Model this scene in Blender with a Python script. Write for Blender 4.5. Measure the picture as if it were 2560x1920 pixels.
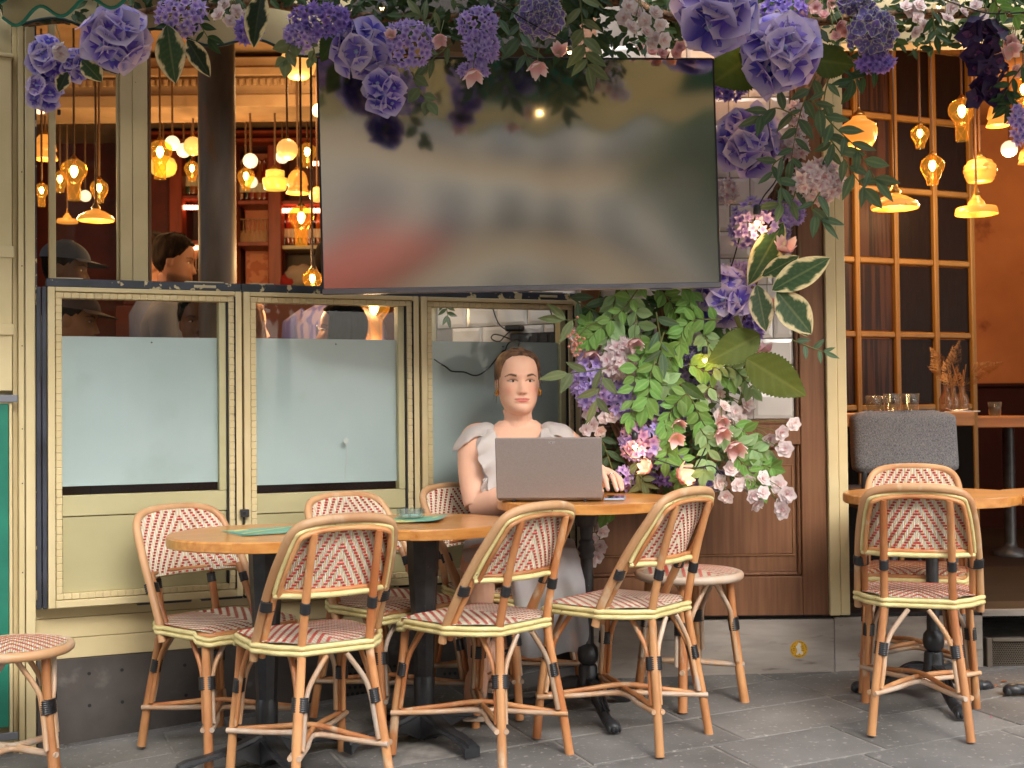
import bpy, bmesh, math, random
from mathutils import Vector, Matrix, Quaternion, noise as mnoise
random.seed(7)
sc = bpy.context.scene
for o in list(bpy.data.objects): bpy.data.objects.remove(o)
C = sc.collection
R = math.radians
# ------------------------------------------------------------------ camera
FPX = 3100.0; CAMZ = 1.1
PITCH = math.atan(65/FPX); ROLL = 0.0105
fw = Vector((0, math.cos(PITCH), math.sin(PITCH)))
u0 = Vector((0, -math.sin(PITCH), math.cos(PITCH))); r0 = Vector((1, 0, 0))
rt = r0*math.cos(ROLL) - u0*math.sin(ROLL)
up = u0*math.cos(ROLL) + r0*math.sin(ROLL)
cd = bpy.data.cameras.new('camera'); cam = bpy.data.objects.new('camera', cd); C.objects.link(cam)
cd.sensor_width = 36; cd.lens = 36*FPX/2560; cd.clip_start = .05; cd.clip_end = 400
cam.matrix_world = Matrix(((rt.x, up.x, -fw.x, 0), (rt.y, up.y, -fw.y, 0), (rt.z, up.z, -fw.z, CAMZ), (0, 0, 0, 1)))
cd.dof.use_dof = True; cd.dof.focus_distance = 4.35; cd.dof.aperture_fstop = 4.0
sc.camera = cam
# ------------------------------------------------------------------ world, sun, exposure
SUN_EL = R(34); SUN_AZ = R(163)      # azimuth measured from +Y towards +X
w = bpy.data.worlds.new('World'); sc.world = w; w.use_nodes = True
nt = w.node_tree; nt.nodes.clear()
sky = nt.nodes.new('ShaderNodeTexSky'); sky.sky_type = 'NISHITA'; sky.sun_disc = False
sky.sun_elevation = SUN_EL; sky.sun_rotation = SUN_AZ; sky.air_density = 1.0; sky.dust_density = 4.0; sky.ozone_density = 1.0
hs = nt.nodes.new('ShaderNodeHueSaturation'); hs.inputs['Saturation'].default_value = .45
bg = nt.nodes.new('ShaderNodeBackground'); bg.inputs['Strength'].default_value = .15
wo = nt.nodes.new('ShaderNodeOutputWorld')
nt.links.new(sky.outputs[0], hs.inputs['Color']); nt.links.new(hs.outputs[0], bg.inputs[0]); nt.links.new(bg.outputs[0], wo.inputs[0])
sl = bpy.data.lights.new('sun', 'SUN'); so = bpy.data.objects.new('sun', sl); C.objects.link(so)
sl.energy = .5; sl.angle = R(36); sl.color = (1, .965, .91)
sd = Vector((math.sin(SUN_AZ)*math.cos(SUN_EL), math.cos(SUN_AZ)*math.cos(SUN_EL), math.sin(SUN_EL)))
so.rotation_euler = sd.to_track_quat('Z', 'Y').to_euler()
sc.view_settings.view_transform = 'Standard'; sc.view_settings.look = 'None'
sc.view_settings.gamma = 1; sc.view_settings.use_curve_mapping = False
sc.view_settings.exposure = 1.82
sc.cycles.max_bounces = 7; sc.cycles.transparent_max_bounces = 16
sc.cycles.diffuse_bounces = 3; sc.cycles.glossy_bounces = 3; sc.cycles.transmission_bounces = 5
sc.cycles.caustics_reflective = False; sc.cycles.caustics_refractive = False
sc.cycles.sample_clamp_indirect = 4
# ------------------------------------------------------------------ helpers: survey points, objects, tags
def ray(px, py):
    return (fw + rt*((px-1280)/FPX) - up*((py-960)/FPX))
def P(px, py, Y):                     # where the sight line through a photo point meets the plane y = Y
    d = ray(px, py); t = Y/d.y
    return Vector((d.x*t, Y, CAMZ + d.z*t))
def zg(x, y):
    y = min(max(y, 1.2), 5.6)
    return (x+.3)*(.02 if x > -.3 else .06) + .03*(y-4.1)
WA = Vector((-1.6748, 4.40, 0)); WU = Vector((.9227, .3855, 0)); WN = Vector((.3855, -.9227, 0)); WANG = math.atan2(.3855, .9227)
def W(px, py, off=0):                 # (along, z) on the window wall plane, off metres in front of it
    d = ray(px, py); p0 = WA + WN*off
    t = (p0.dot(WN))/(d.dot(WN))
    q = d*t; return ((q-p0).dot(WU), CAMZ + d.z*t)
def Wp(a, off, z): return WA + WU*a + WN*off + Vector((0, 0, z))
def proj(v):
    d = Vector(v) - Vector((0, 0, CAMZ)); k = FPX/d.dot(fw)
    return (1280 + d.dot(rt)*k, 960 - d.dot(up)*k)
def tag(o, label=None, cat=None, group=None, kind=None):
    if label: o['label'] = label
    if cat: o['category'] = cat
    if group: o['group'] = group
    if kind: o['kind'] = kind
    return o
def empty(name, label, cat, loc=(0, 0, 0), rz=0, group=None, rot=None):
    o = bpy.data.objects.new(name, None); C.objects.link(o)
    o.location = loc; o.rotation_euler = rot if rot else (0, 0, rz); o.empty_display_size = .1
    return tag(o, label, cat, group)
def inst(name, mesh, parent=None, M=None):
    o = bpy.data.objects.new(name, mesh); C.objects.link(o)
    if parent: o.parent = parent
    if M is not None: o.matrix_local = M
    return o
def TRS(loc, rot=None, s=1.0):
    m = Matrix.Translation(loc)
    if rot is not None: m = m @ (rot.to_matrix().to_4x4() if hasattr(rot, 'to_matrix') else rot)
    if not isinstance(s, (tuple, list)): s = (s, s, s)
    return m @ Matrix.Diagonal((s[0], s[1], s[2], 1))
def copy_tree(o, parent=None):
    c = o.copy(); C.objects.link(c)
    if parent: c.parent = parent
    for ch in o.children: copy_tree(ch, c)
    return c
def crom(pts, n=6, closed=False):
    pts = [Vector(p) for p in pts]; out = []; N = len(pts)
    rng = range(N) if closed else range(N-1)
    for i in rng:
        if closed: a, b, c, d = pts[(i-1) % N], pts[i], pts[(i+1) % N], pts[(i+2) % N]
        else: a, b, c, d = pts[max(i-1, 0)], pts[i], pts[i+1], pts[min(i+2, N-1)]
        for k in range(n):
            t = k/n
            out.append(.5*((2*b) + (c-a)*t + (2*a-5*b+4*c-d)*t*t + (3*b-a-3*c+d)*t**3))
    if not closed: out.append(pts[-1])
    return out
class MB:
    def __init__(s): s.v = []; s.f = []; s.m = []; s.sm = []
    def add(s, vs, fs, m=0, smooth=False):
        k = len(s.v); s.v += [tuple(v) for v in vs]
        for f in fs: s.f.append([i+k for i in f]); s.m.append(m); s.sm.append(smooth)
        return s
    def box(s, a, b, m=0, M=None, bev=0):
        x0, y0, z0 = a; x1, y1, z1 = b
        if bev > 0:
            t = bev; bm = bmesh.new(); bmesh.ops.create_cube(bm, size=1)
            for v in bm.verts: v.co = Vector(((x0+x1)/2+v.co.x*(x1-x0), (y0+y1)/2+v.co.y*(y1-y0), (z0+z1)/2+v.co.z*(z1-z0)))
            bmesh.ops.bevel(bm, geom=bm.edges[:], offset=t, segments=1, affect='EDGES')
            bm.verts.index_update()
            vs = [v.co.copy() for v in bm.verts]; fs = [[v.index for v in f.verts] for f in bm.faces]; bm.free()
        else:
            vs = [Vector(p) for p in ((x0,y0,z0),(x1,y0,z0),(x1,y1,z0),(x0,y1,z0),(x0,y0,z1),(x1,y0,z1),(x1,y1,z1),(x0,y1,z1))]
            fs = [(0,3,2,1),(4,5,6,7),(0,1,5,4),(1,2,6,5),(2,3,7,6),(3,0,4,7)]
        if M is not None: vs = [M @ v for v in vs]
        return s.add(vs, fs, m)
    def tube(s, pts, r, n=8, m=0, caps=True, sx=1.0, closed=False):
        pts = [Vector(p) for p in pts]; N = len(pts)
        rs = r if isinstance(r, (list, tuple)) else [r]*N
        if len(rs) != N:
            q = len(rs)-1; rs = [rs[min(int(i/(N-1)*q), q-1)]*(1-(i/(N-1)*q-min(int(i/(N-1)*q), q-1))) + rs[min(int(i/(N-1)*q), q-1)+1]*(i/(N-1)*q-min(int(i/(N-1)*q), q-1)) for i in range(N)]
        T = []
        for i in range(N):
            if closed: t = pts[(i+1) % N]-pts[i-1]
            else: t = pts[min(i+1, N-1)]-pts[max(i-1, 0)]
            T.append(t.normalized() if t.length > 1e-9 else Vector((0, 0, 1)))
        ref = Vector((0, 0, 1)) if abs(T[0].z) < .9 else Vector((1, 0, 0))
        nrm = (ref - T[0]*ref.dot(T[0])).normalized(); vs = []
        for i in range(N):
            if i:
                q = T[i-1].rotation_difference(T[i]); nrm = q @ nrm
                nrm = (nrm - T[i]*nrm.dot(T[i])).normalized()
            b = T[i].cross(nrm)
            for k in range(n):
                a = 2*math.pi*k/n; vs.append(pts[i] + (nrm*math.cos(a) + b*math.sin(a)*sx)*rs[i])
        fs = []
        for i in range(N if closed else N-1):
            j = (i+1) % N
            for k in range(n):
                fs.append((i*n+k, i*n+(k+1) % n, j*n+(k+1) % n, j*n+k))
        s.add(vs, fs, m, True)
        if caps and not closed:
            s.add(vs[:n], [tuple(range(n-1, -1, -1))], m); s.add(vs[-n:], [tuple(range(n))], m)
        return s
    def lathe(s, prof, n=20, m=0, o=(0, 0, 0), smooth=True, capb=True, capt=True, M=None, rib=0, ribn=12, ell=1.0):
        o = Vector(o); vs = []
        for (r, z) in prof:
            for k in range(n):
                a = 2*math.pi*k/n; rr = r*(1+rib*math.cos(a*ribn))
                vs.append(o+Vector((rr*math.cos(a), rr*math.sin(a)*ell, z)))
        if M is not None: vs = [M @ v for v in vs]
        fs = []
        for i in range(len(prof)-1):
            for k in range(n): fs.append((i*n+k, i*n+(k+1) % n, (i+1)*n+(k+1) % n, (i+1)*n+k))
        s.add(vs, fs, m, smooth)
        if capb and prof[0][0] > 1e-5: s.add(vs[:n], [tuple(range(n-1, -1, -1))], m)
        if capt and prof[-1][0] > 1e-5: s.add(vs[-n:], [tuple(range(n))], m)
        return s
    def sph(s, c, r, m=0, nu=14, nv=9):
        c = Vector(c); r = r if isinstance(r, (tuple, list)) else (r, r, r)
        vs = [c+Vector((0, 0, -r[2]))]
        for j in range(1, nv):
            t = -math.pi/2+math.pi*j/nv
            for k in range(nu):
                a = 2*math.pi*k/nu; vs.append(c+Vector((r[0]*math.cos(t)*math.cos(a), r[1]*math.cos(t)*math.sin(a), r[2]*math.sin(t))))
        vs.append(c+Vector((0, 0, r[2]))); fs = []
        for k in range(nu): fs.append((0, 1+(k+1) % nu, 1+k))
        for j in range(nv-2):
            for k in range(nu): fs.append((1+j*nu+k, 1+j*nu+(k+1) % nu, 1+(j+1)*nu+(k+1) % nu, 1+(j+1)*nu+k))
        L = len(vs)-1
        for k in range(nu): fs.append((L, 1+(nv-2)*nu+k, 1+(nv-2)*nu+(k+1) % nu))
        return s.add(vs, fs, m, True)
    def grid(s, fn, nu, nv, m=0, smooth=True, closed_u=False):
        vs = [fn(i/nu, j/nv) for j in range(nv+1) for i in range(nu if closed_u else nu+1)]
        w_ = nu if closed_u else nu+1; fs = []
        for j in range(nv):
            for i in range(nu):
                i2 = (i+1) % nu if closed_u else i+1
                fs.append((j*w_+i, j*w_+i2, (j+1)*w_+i2, (j+1)*w_+i))
        return s.add(vs, fs, m, smooth)
    def prism(s, poly, z0, z1, m=0, M=None, smooth=False, inset=0):
        n = len(poly); c = sum((Vector((p[0], p[1], 0)) for p in poly), Vector())/n
        def ring(z, k): return [Vector((c.x+(p[0]-c.x)*k, c.y+(p[1]-c.y)*k, z)) for p in poly]
        if inset:
            rad = max((Vector((p[0], p[1], 0))-c).length for p in poly); k = 1-inset/rad
            rings = [ring(z0, k), ring(z0+inset, 1), ring(z1-inset, 1), ring(z1, k)]
        else: rings = [ring(z0, 1), ring(z1, 1)]
        vs = [v for r_ in rings for v in r_]
        if M is not None: vs = [M @ v for v in vs]
        fs = []
        for i in range(len(rings)-1):
            for k in range(n): fs.append((i*n+k, i*n+(k+1) % n, (i+1)*n+(k+1) % n, (i+1)*n+k))
        s.add(vs, fs, m, smooth)
        s.add(vs[:n], [tuple(range(n-1, -1, -1))], m); s.add(vs[-n:], [tuple(range(n))], m)
        return s
    def mesh(s, name, mats):
        me = bpy.data.meshes.new(name); me.from_pydata(s.v, [], s.f)
        for mt in (mats if isinstance(mats, (list, tuple)) else [mats]): me.materials.append(mt)
        me.polygons.foreach_set('material_index', s.m); me.polygons.foreach_set('use_smooth', s.sm)
        me.update(); return me
    def build(s, name, mats, parent=None, M=None):
        return inst(name, s.mesh(name, mats), parent, M)
# ------------------------------------------------------------------ helpers: materials
def srgb(r, g, b):
    f = lambda c: (c/255/12.92 if c/255 <= .04045 else ((c/255+.055)/1.055)**2.4)
    return (f(r), f(g), f(b))
def mat(name, c1, c2=None, scale=8, rough=.5, metal=0, bump=0, bscale=None, stretch=(1, 1, 1), detail=4, spec=.5,
        contrast=(.35, .65), wear=None, wear_at=(.62, .68), wscale=14, coat=0, objvar=0, rvar=0, sheen=0, trans=0, sss=0, coord='Object', emit=None, estr=0, alpha=1, distort=0):
    m = bpy.data.materials.new(name); m.use_nodes = True; n = m.node_tree.nodes; l = m.node_tree.links
    b = n['Principled BSDF']
    b.inputs['Roughness'].default_value = rough; b.inputs['Metallic'].default_value = metal
    b.inputs['Specular IOR Level'].default_value = spec
    if coat: b.inputs['Coat Weight'].default_value = coat; b.inputs['Coat Roughness'].default_value = .15
    if trans: b.inputs['Transmission Weight'].default_value = trans
    if sss:
        b.inputs['Subsurface Weight'].default_value = sss; b.inputs['Subsurface Radius'].default_value = (.02, .008, .004); b.inputs['Subsurface Scale'].default_value = .35
    if emit: b.inputs['Emission Color'].default_value = (*emit, 1); b.inputs['Emission Strength'].default_value = estr
    if alpha < 1: b.inputs['Alpha'].default_value = alpha
    tc = n.new('ShaderNodeTexCoord'); mp = n.new('ShaderNodeMapping'); mp.inputs['Scale'].default_value = stretch
    l.new(tc.outputs[coord], mp.inputs[0])
    if objvar or coord == 'Object':
        oi = n.new('ShaderNodeObjectInfo'); vm = n.new('ShaderNodeVectorMath'); vm.operation = 'SCALE'; vm.inputs[3].default_value = 37
        cx = n.new('ShaderNodeCombineXYZ')
        for k in range(3): l.new(oi.outputs['Random'], cx.inputs[k])
        l.new(cx.outputs[0], vm.inputs[0]); l.new(vm.outputs[0], mp.inputs['Location'])
    if c2 is None: c2 = tuple(x*.85 for x in c1)
    nz = n.new('ShaderNodeTexNoise'); nz.inputs['Scale'].default_value = scale; nz.inputs['Detail'].default_value = detail; nz.inputs['Distortion'].default_value = distort
    l.new(mp.outputs[0], nz.inputs['Vector'])
    cr = n.new('ShaderNodeValToRGB'); cr.color_ramp.elements[0].position = contrast[0]; cr.color_ramp.elements[1].position = contrast[1]
    cr.color_ramp.elements[0].color = (*c2, 1); cr.color_ramp.elements[1].color = (*c1, 1)
    l.new(nz.outputs['Fac'], cr.inputs[0]); col = cr.outputs[0]
    if wear:
        nw = n.new('ShaderNodeTexNoise'); nw.inputs['Scale'].default_value = wscale; nw.inputs['Detail'].default_value = 8; l.new(mp.outputs[0], nw.inputs['Vector'])
        rw = n.new('ShaderNodeMapRange'); rw.inputs['From Min'].default_value = wear_at[0]; rw.inputs['From Max'].default_value = wear_at[1]; l.new(nw.outputs['Fac'], rw.inputs[0])
        mx = n.new('ShaderNodeMix'); mx.data_type = 'RGBA'; l.new(rw.outputs[0], mx.inputs[0]); l.new(col, mx.inputs[6]); mx.inputs[7].default_value = (*wear, 1); col = mx.outputs[2]
    if objvar:
        hv = n.new('ShaderNodeHueSaturation'); mr = n.new('ShaderNodeMapRange'); mr.inputs['To Min'].default_value = 1-objvar; mr.inputs['To Max'].default_value = 1+objvar
        l.new(oi.outputs['Random'], mr.inputs[0]); l.new(mr.outputs[0], hv.inputs['Value']); l.new(col, hv.inputs['Color']); col = hv.outputs[0]
    l.new(col, b.inputs['Base Color'])
    if rvar:
        mr = n.new('ShaderNodeMapRange'); mr.inputs['To Min'].default_value = max(rough-rvar, .02); mr.inputs['To Max'].default_value = rough+rvar
        l.new(nz.outputs['Fac'], mr.inputs[0]); l.new(mr.outputs[0], b.inputs['Roughness'])
    if bump:
        nb = n.new('ShaderNodeTexNoise'); nb.inputs['Scale'].default_value = bscale or scale*3; nb.inputs['Detail'].default_value = 6; l.new(mp.outputs[0], nb.inputs['Vector'])
        bp = n.new('ShaderNodeBump'); bp.inputs['Strength'].default_value = bump; bp.inputs['Distance'].default_value = .004
        l.new(nb.outputs['Fac'], bp.inputs['Height']); l.new(bp.outputs[0], b.inputs['Normal'])
    return m
def glass_mat(name, tint=(1, 1, 1), rough=0.0, refl=1.0, ior=1.5, dirt=0.0):
    m = bpy.data.materials.new(name); m.use_nodes = True; n = m.node_tree.nodes; l = m.node_tree.links; n.clear()
    o = n.new('ShaderNodeOutputMaterial'); t = n.new('ShaderNodeBsdfTransparent'); t.inputs[0].default_value = (*tint, 1)
    g = n.new('ShaderNodeBsdfGlossy'); g.inputs['Roughness'].default_value = rough; g.inputs[0].default_value = (refl, refl, refl, 1)
    fr = n.new('ShaderNodeFresnel'); fr.inputs[0].default_value = ior; mx = n.new('ShaderNodeMixShader')
    ge = n.new('ShaderNodeNewGeometry'); ml = n.new('ShaderNodeMath'); ml.operation = 'MULTIPLY_ADD'; ml.inputs[1].default_value = -1; ml.inputs[2].default_value = 1; l.new(ge.outputs['Backfacing'], ml.inputs[0])
    m3 = n.new('ShaderNodeMath'); m3.operation = 'MULTIPLY'; l.new(fr.outputs[0], m3.inputs[0]); l.new(ml.outputs[0], m3.inputs[1])      # the far side of a pane adds no second mirror
    l.new(m3.outputs[0], mx.inputs[0]); l.new(t.outputs[0], mx.inputs[1]); l.new(g.outputs[0], mx.inputs[2])
    out = mx.outputs[0]
    if dirt:
        d = n.new('ShaderNodeBsdfDiffuse'); d.inputs[0].default_value = (.6, .6, .58, 1); m2 = n.new('ShaderNodeMixShader')
        nz = n.new('ShaderNodeTexNoise'); nz.inputs['Scale'].default_value = 3; nz.inputs['Detail'].default_value = 8
        tc = n.new('ShaderNodeTexCoord'); l.new(tc.outputs['Object'], nz.inputs['Vector'])
        mr = n.new('ShaderNodeMapRange'); mr.inputs['From Min'].default_value = .4; mr.inputs['From Max'].default_value = .8; mr.inputs['To Max'].default_value = dirt
        l.new(nz.outputs[0], mr.inputs[0]); l.new(mr.outputs[0], m2.inputs[0]); l.new(out, m2.inputs[1]); l.new(d.outputs[0], m2.inputs[2]); out = m2.outputs[0]
    l.new(out, o.inputs[0]); return m
def emit_mat(name, col, strength, base=None):
    return mat(name, base or col, rough=.4, emit=col, estr=strength)
def vcol_mat(name, rough=.5, sss=0, spec=.4, bump=0, bscale=300, trans=0, nstr=.12, nscale=40, coat=0):
    m = bpy.data.materials.new(name); m.use_nodes = True; n = m.node_tree.nodes; l = m.node_tree.links; b = n['Principled BSDF']
    b.inputs['Roughness'].default_value = rough; b.inputs['Specular IOR Level'].default_value = spec
    if coat: b.inputs['Coat Weight'].default_value = coat
    a = n.new('ShaderNodeVertexColor'); a.layer_name = 'Col'
    tc = n.new('ShaderNodeTexCoord'); nz = n.new('ShaderNodeTexNoise'); nz.inputs['Scale'].default_value = nscale; nz.inputs['Detail'].default_value = 5; l.new(tc.outputs['Object'], nz.inputs['Vector'])
    mr = n.new('ShaderNodeMapRange'); mr.inputs['To Min'].default_value = 1-nstr; mr.inputs['To Max'].default_value = 1+nstr; l.new(nz.outputs[0], mr.inputs[0])
    hv = n.new('ShaderNodeHueSaturation'); l.new(mr.outputs[0], hv.inputs['Value']); l.new(a.outputs[0], hv.inputs['Color']); l.new(hv.outputs[0], b.inputs['Base Color'])
    if sss:
        b.inputs['Subsurface Weight'].default_value = sss; b.inputs['Subsurface Radius'].default_value = (.02, .008, .004); b.inputs['Subsurface Scale'].default_value = .3
    if bump:
        nb = n.new('ShaderNodeTexNoise'); nb.inputs['Scale'].default_value = bscale; l.new(tc.outputs['Object'], nb.inputs['Vector'])
        bp = n.new('ShaderNodeBump'); bp.inputs['Strength'].default_value = bump; bp.inputs['Distance'].default_value = .002; l.new(nb.outputs[0], bp.inputs['Height']); l.new(bp.outputs[0], b.inputs['Normal'])
    if trans:     # thin petals and leaves let light through
        o = n['Material Output']; t = n.new('ShaderNodeBsdfTranslucent'); l.new(hv.outputs[0], t.inputs[0])
        mx = n.new('ShaderNodeMixShader'); mx.inputs[0].default_value = trans; l.new(b.outputs[0], mx.inputs[1]); l.new(t.outputs[0], mx.inputs[2]); l.new(mx.outputs[0], o.inputs[0])
    return m
def setcol(me, fn):
    a = me.color_attributes.new('Col', 'FLOAT_COLOR', 'POINT'); buf = []
    for v in me.vertices:
        c = fn(v.co); buf += [c[0], c[1], c[2], 1]
    a.data.foreach_set('color', buf)
def lerp(a, b, t): return tuple(a[i]*(1-t)+b[i]*t for i in range(len(a)))
def sstep(a, b, x):
    t = min(max((x-a)/(b-a), 0), 1); return t*t*(3-2*t)
CREAM = srgb(216, 199, 154); CREAM2 = srgb(206, 188, 142)
M = dict(
 cream=mat('cream_paint', CREAM, CREAM2, scale=5, rough=.45, bump=.06, bscale=40, wear=srgb(40, 44, 52), wear_at=(.735, .75), wscale=18),
 cream_plain=mat('cream_paint_clean', srgb(202, 190, 154), srgb(192, 179, 142), scale=4, rough=.42, bump=.05, bscale=30),
 navy=mat('navy_old_paint', srgb(66, 70, 82), srgb(44, 47, 56), scale=9, rough=.55, wear=srgb(205, 190, 150), wear_at=(.60, .62), wscale=22, bump=.1),
 navy_plain=mat('navy_channel', srgb(62, 66, 78), srgb(40, 43, 52), scale=6, rough=.5),
 black_gasket=mat('black_gasket', (.012, .012, .014), rough=.6),
 frost=mat('frosted_film', srgb(186, 203, 206), srgb(178, 195, 198), scale=3, rough=.6, spec=.2, wear=srgb(172, 188, 186), wear_at=(.6, .8), wscale=5),
 glass=glass_mat('window_glass', (.97, .98, .97), 0, .5, 1.4, .015),
 steel=mat('brushed_steel_kickplate', srgb(176, 167, 158), srgb(160, 151, 142), scale=6, rough=.45, metal=.25, bump=.04, bscale=120, stretch=(1, 1, 6), wear=srgb(95, 88, 80), wear_at=(.62, .8), wscale=9),
 dark_steel=mat('dark_steel_plinth', srgb(96, 90, 86), srgb(78, 73, 70), scale=5, rough=.5, metal=.35, bump=.05, wear=srgb(120, 116, 112), wear_at=(.64, .8), wscale=12),
 wood=mat('brown_panel_wood', srgb(130, 90, 62), srgb(110, 73, 49), scale=4, rough=.38, stretch=(14, 14, .7), detail=6, bump=.05, bscale=20, coat=.15),
 tile=mat('white_glazed_tile', srgb(222, 218, 212), srgb(214, 209, 203), scale=3, rough=.12, objvar=.03, coat=.3),
 grout=mat('tile_grout', srgb(150, 143, 136), rough=.9),
 iron=mat('aged_iron_column', srgb(134, 118, 102), srgb(78, 68, 59), scale=5, rough=.55, metal=0, stretch=(1, 1, .25), bump=.35, bscale=12, wear=srgb(128, 84, 48), wear_at=(.56, .66), wscale=9),
 black_iron=mat('black_cast_iron', (.026, .027, .03), (.044, .046, .05), scale=20, rough=.38, metal=.2, bump=.15, bscale=60, wear=(.10, .10, .10), wear_at=(.68, .74), wscale=60),
 stone=mat('grey_paving_stone', srgb(130, 127, 123), srgb(92, 90, 87), scale=2.6, rough=.85, bump=.35, bscale=90, wear=srgb(150, 146, 140), wear_at=(.60, .70), wscale=55, contrast=(.3, .7), objvar=.07, detail=10),
 mortar=mat('pale_joint_mortar', srgb(146, 141, 134), srgb(116, 112, 107), scale=20, rough=.95, bump=.4, bscale=90),
)
MW = Matrix.Translation(WA) @ Matrix.Rotation(WANG, 4, 'Z')     # wall frame: x along, y inwards, z up
FY = 4.92                                                         # the straight right-hand front
# ------------------------------------------------------------------ ground
xs = [-40, -12, -6, -3, -2, -1, -.3, .5, 1.5, 2.5, 4, 8, 14, 40]; ys = [-60, -20, -6, .5, 1.2, 2, 3, 4, 5, 5.6, 12, 30]
g = MB(); g.add([(x, y, (zg(x, y) if -6 <= x <= 8 else zg(max(-6, min(8, x)), y))-.0016) for y in ys for x in xs],
     [(j*len(xs)+i, j*len(xs)+i+1, (j+1)*len(xs)+i+1, (j+1)*len(xs)+i) for j in range(len(ys)-1) for i in range(len(xs)-1)])
ground = tag(g.build('pavement', M['mortar']), kind='structure')
rows = [1.252-.295*k for k in range(-7, 6)]
slab_n = 0
for ri in range(len(rows)-1):
    o1, o0 = rows[ri], rows[ri+1]; a = -2.4 + (.21 if ri % 2 else -.08)
    while a < 5.4:
        L = random.choice((.46, .55, .55, .62)); pts = []
        gx = random.choice((.003, .004, .006))
        for (aa, oo) in ((a+gx, o1-gx), (a+L-gx, o1-gx), (a+L-gx, o0+gx), (a+gx, o0+gx)):
            q = WA+WU*aa+WN*oo; pts.append(q)
        c = sum(pts, Vector())/4; tl = random.uniform(-.0012, .0012); tl2 = random.uniform(-.0012, .0012)
        px, py = proj((c.x, c.y, zg(c.x, c.y)))
        if -500 < px < 3100 and 2.3 < c.y < 5.35 and py < 2500:
            m_ = MB(); vs = []
            for k, q in enumerate(pts):
                z = zg(q.x, q.y) + tl*(1 if k in (0, 1) else -1) + tl2*(1 if k in (1, 2) else -1)
                vs += [(q.x-c.x, q.y-c.y, z-.02), (q.x-c.x, q.y-c.y, z-.0008), ((q.x-c.x)*.985, (q.y-c.y)*.985, z+.0015)]
            fs = [(2, 5, 8, 11)]
            for k in range(4):
                k2 = (k+1) % 4; fs += [(k*3, k2*3, k2*3+1, k*3+1), (k*3+1, k2*3+1, k2*3+2, k*3+2)]
            m_.add(vs, fs); s_ = m_.build('paving_slab', M['stone'], ground); s_.location = (c.x, c.y, 0); slab_n += 1
        a += L
# ------------------------------------------------------------------ window wall
def wbox(mb, a0, a1, z0, z1, o0, o1, m=0, bev=0): mb.box((a0, -o1, z0), (a1, -o0, z1), m, None, bev)
wall = empty('shop_wall', 'cream timber shop wall under the windows with dark steel plinth', 'wall', WA, WANG)
aL = W(88, 1200)[0]; aR = W(1452, 1200)[0]+.03; aPil = W(30, 1000)[0]
zPl = W(108, 1653, .01)[1]; zW0 = W(120, 1523, .075)[1]; zW1 = W(120, 716, .075)[1]
mb = MB(); wbox(mb, aPil-2.2, aR, -.25, 2.95, -.14, -.05); # backing below is hollowed out by separate pieces
def wpart(name, mt, boxes, bev=0, parent=wall):
    b_ = MB()
    for q in boxes: wbox(b_, *q, bev=bev)
    return b_.build(name, mt, parent)
pl = wpart('plinth', M['dark_steel'], [(aL+.005, aR, -.2, zPl, -.02, .016)])
hb = MB()
def hole(px, py):
    a_, z_ = W(px, py, .018); hb.lathe([(.0065, 0), (.0065, .0012), (.004, .0015)], 8, 0, (0, 0, 0), False, M=Matrix.Translation((a_, -.0165, z_)) @ Matrix.Rotation(math.pi/2, 4, 'X'))
for (px, py) in ((223, 1684), (305, 1675), (224, 1764), (306, 1755), (386, 1746), (462, 1663), (465, 1738), (612, 1761), (640, 1668)): hole(px, py)
for bx in (868, 948, 1105):
    for i in range(5):
        for j in range(5): hole(bx+i*13+(7 if j % 2 else 0), 1668+j*17-i*1)
hb.build('vent_hole', M['black_gasket'], pl)
for (z0, z1) in ((zPl+.001, zPl+.072), (zPl+.074, zPl+.145), (zPl+.147, zPl+.215), (zPl+.217, zPl+.31)):
    wpart('board', M['cream'], [(aL, aR, z0, z1, -.02, .002)], bev=.0015)
# hidden backing above boards up to the sill of the upper opening is the window cavity: inner counter wall
wpart('inner_wall', mat('inner_wall_dark', srgb(70, 40, 36), rough=.8), [(aL, W(1097, 900)[0], 0, 1.20, -.62, -.5)])
# left pilaster
pil = empty('cream_pilaster', 'tall cream timber pilaster left of the windows', 'pilaster', WA, WANG)
a45 = W(45, 900)[0]; a70 = W(62, 900)[0]
wpart('board', M['cream'], [(a45, a70-.002, -.25, 2.9, -.1, .045)], .003, pil)
wpart('board', M['cream'], [(a70+.001, aL, -.25, 2.9, -.1, .052)], .003, pil)
wpart('board', M['cream'], [(a45-.018, a45-.001, -.25, 2.9, -.1, .02)], .002, pil)
wpart('edge_strip', M['navy'], [(aL+.001, aL+.006, .42, 2.6, .0, .045)], 0, pil)
for z in (.2, .55, .86, 1.05, 1.34, 1.62, 1.95): wpart('screw', M['black_gasket'], [(aL-.045, aL-.041, z, z+.004, .052, .0535)], 0, pil)
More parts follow.
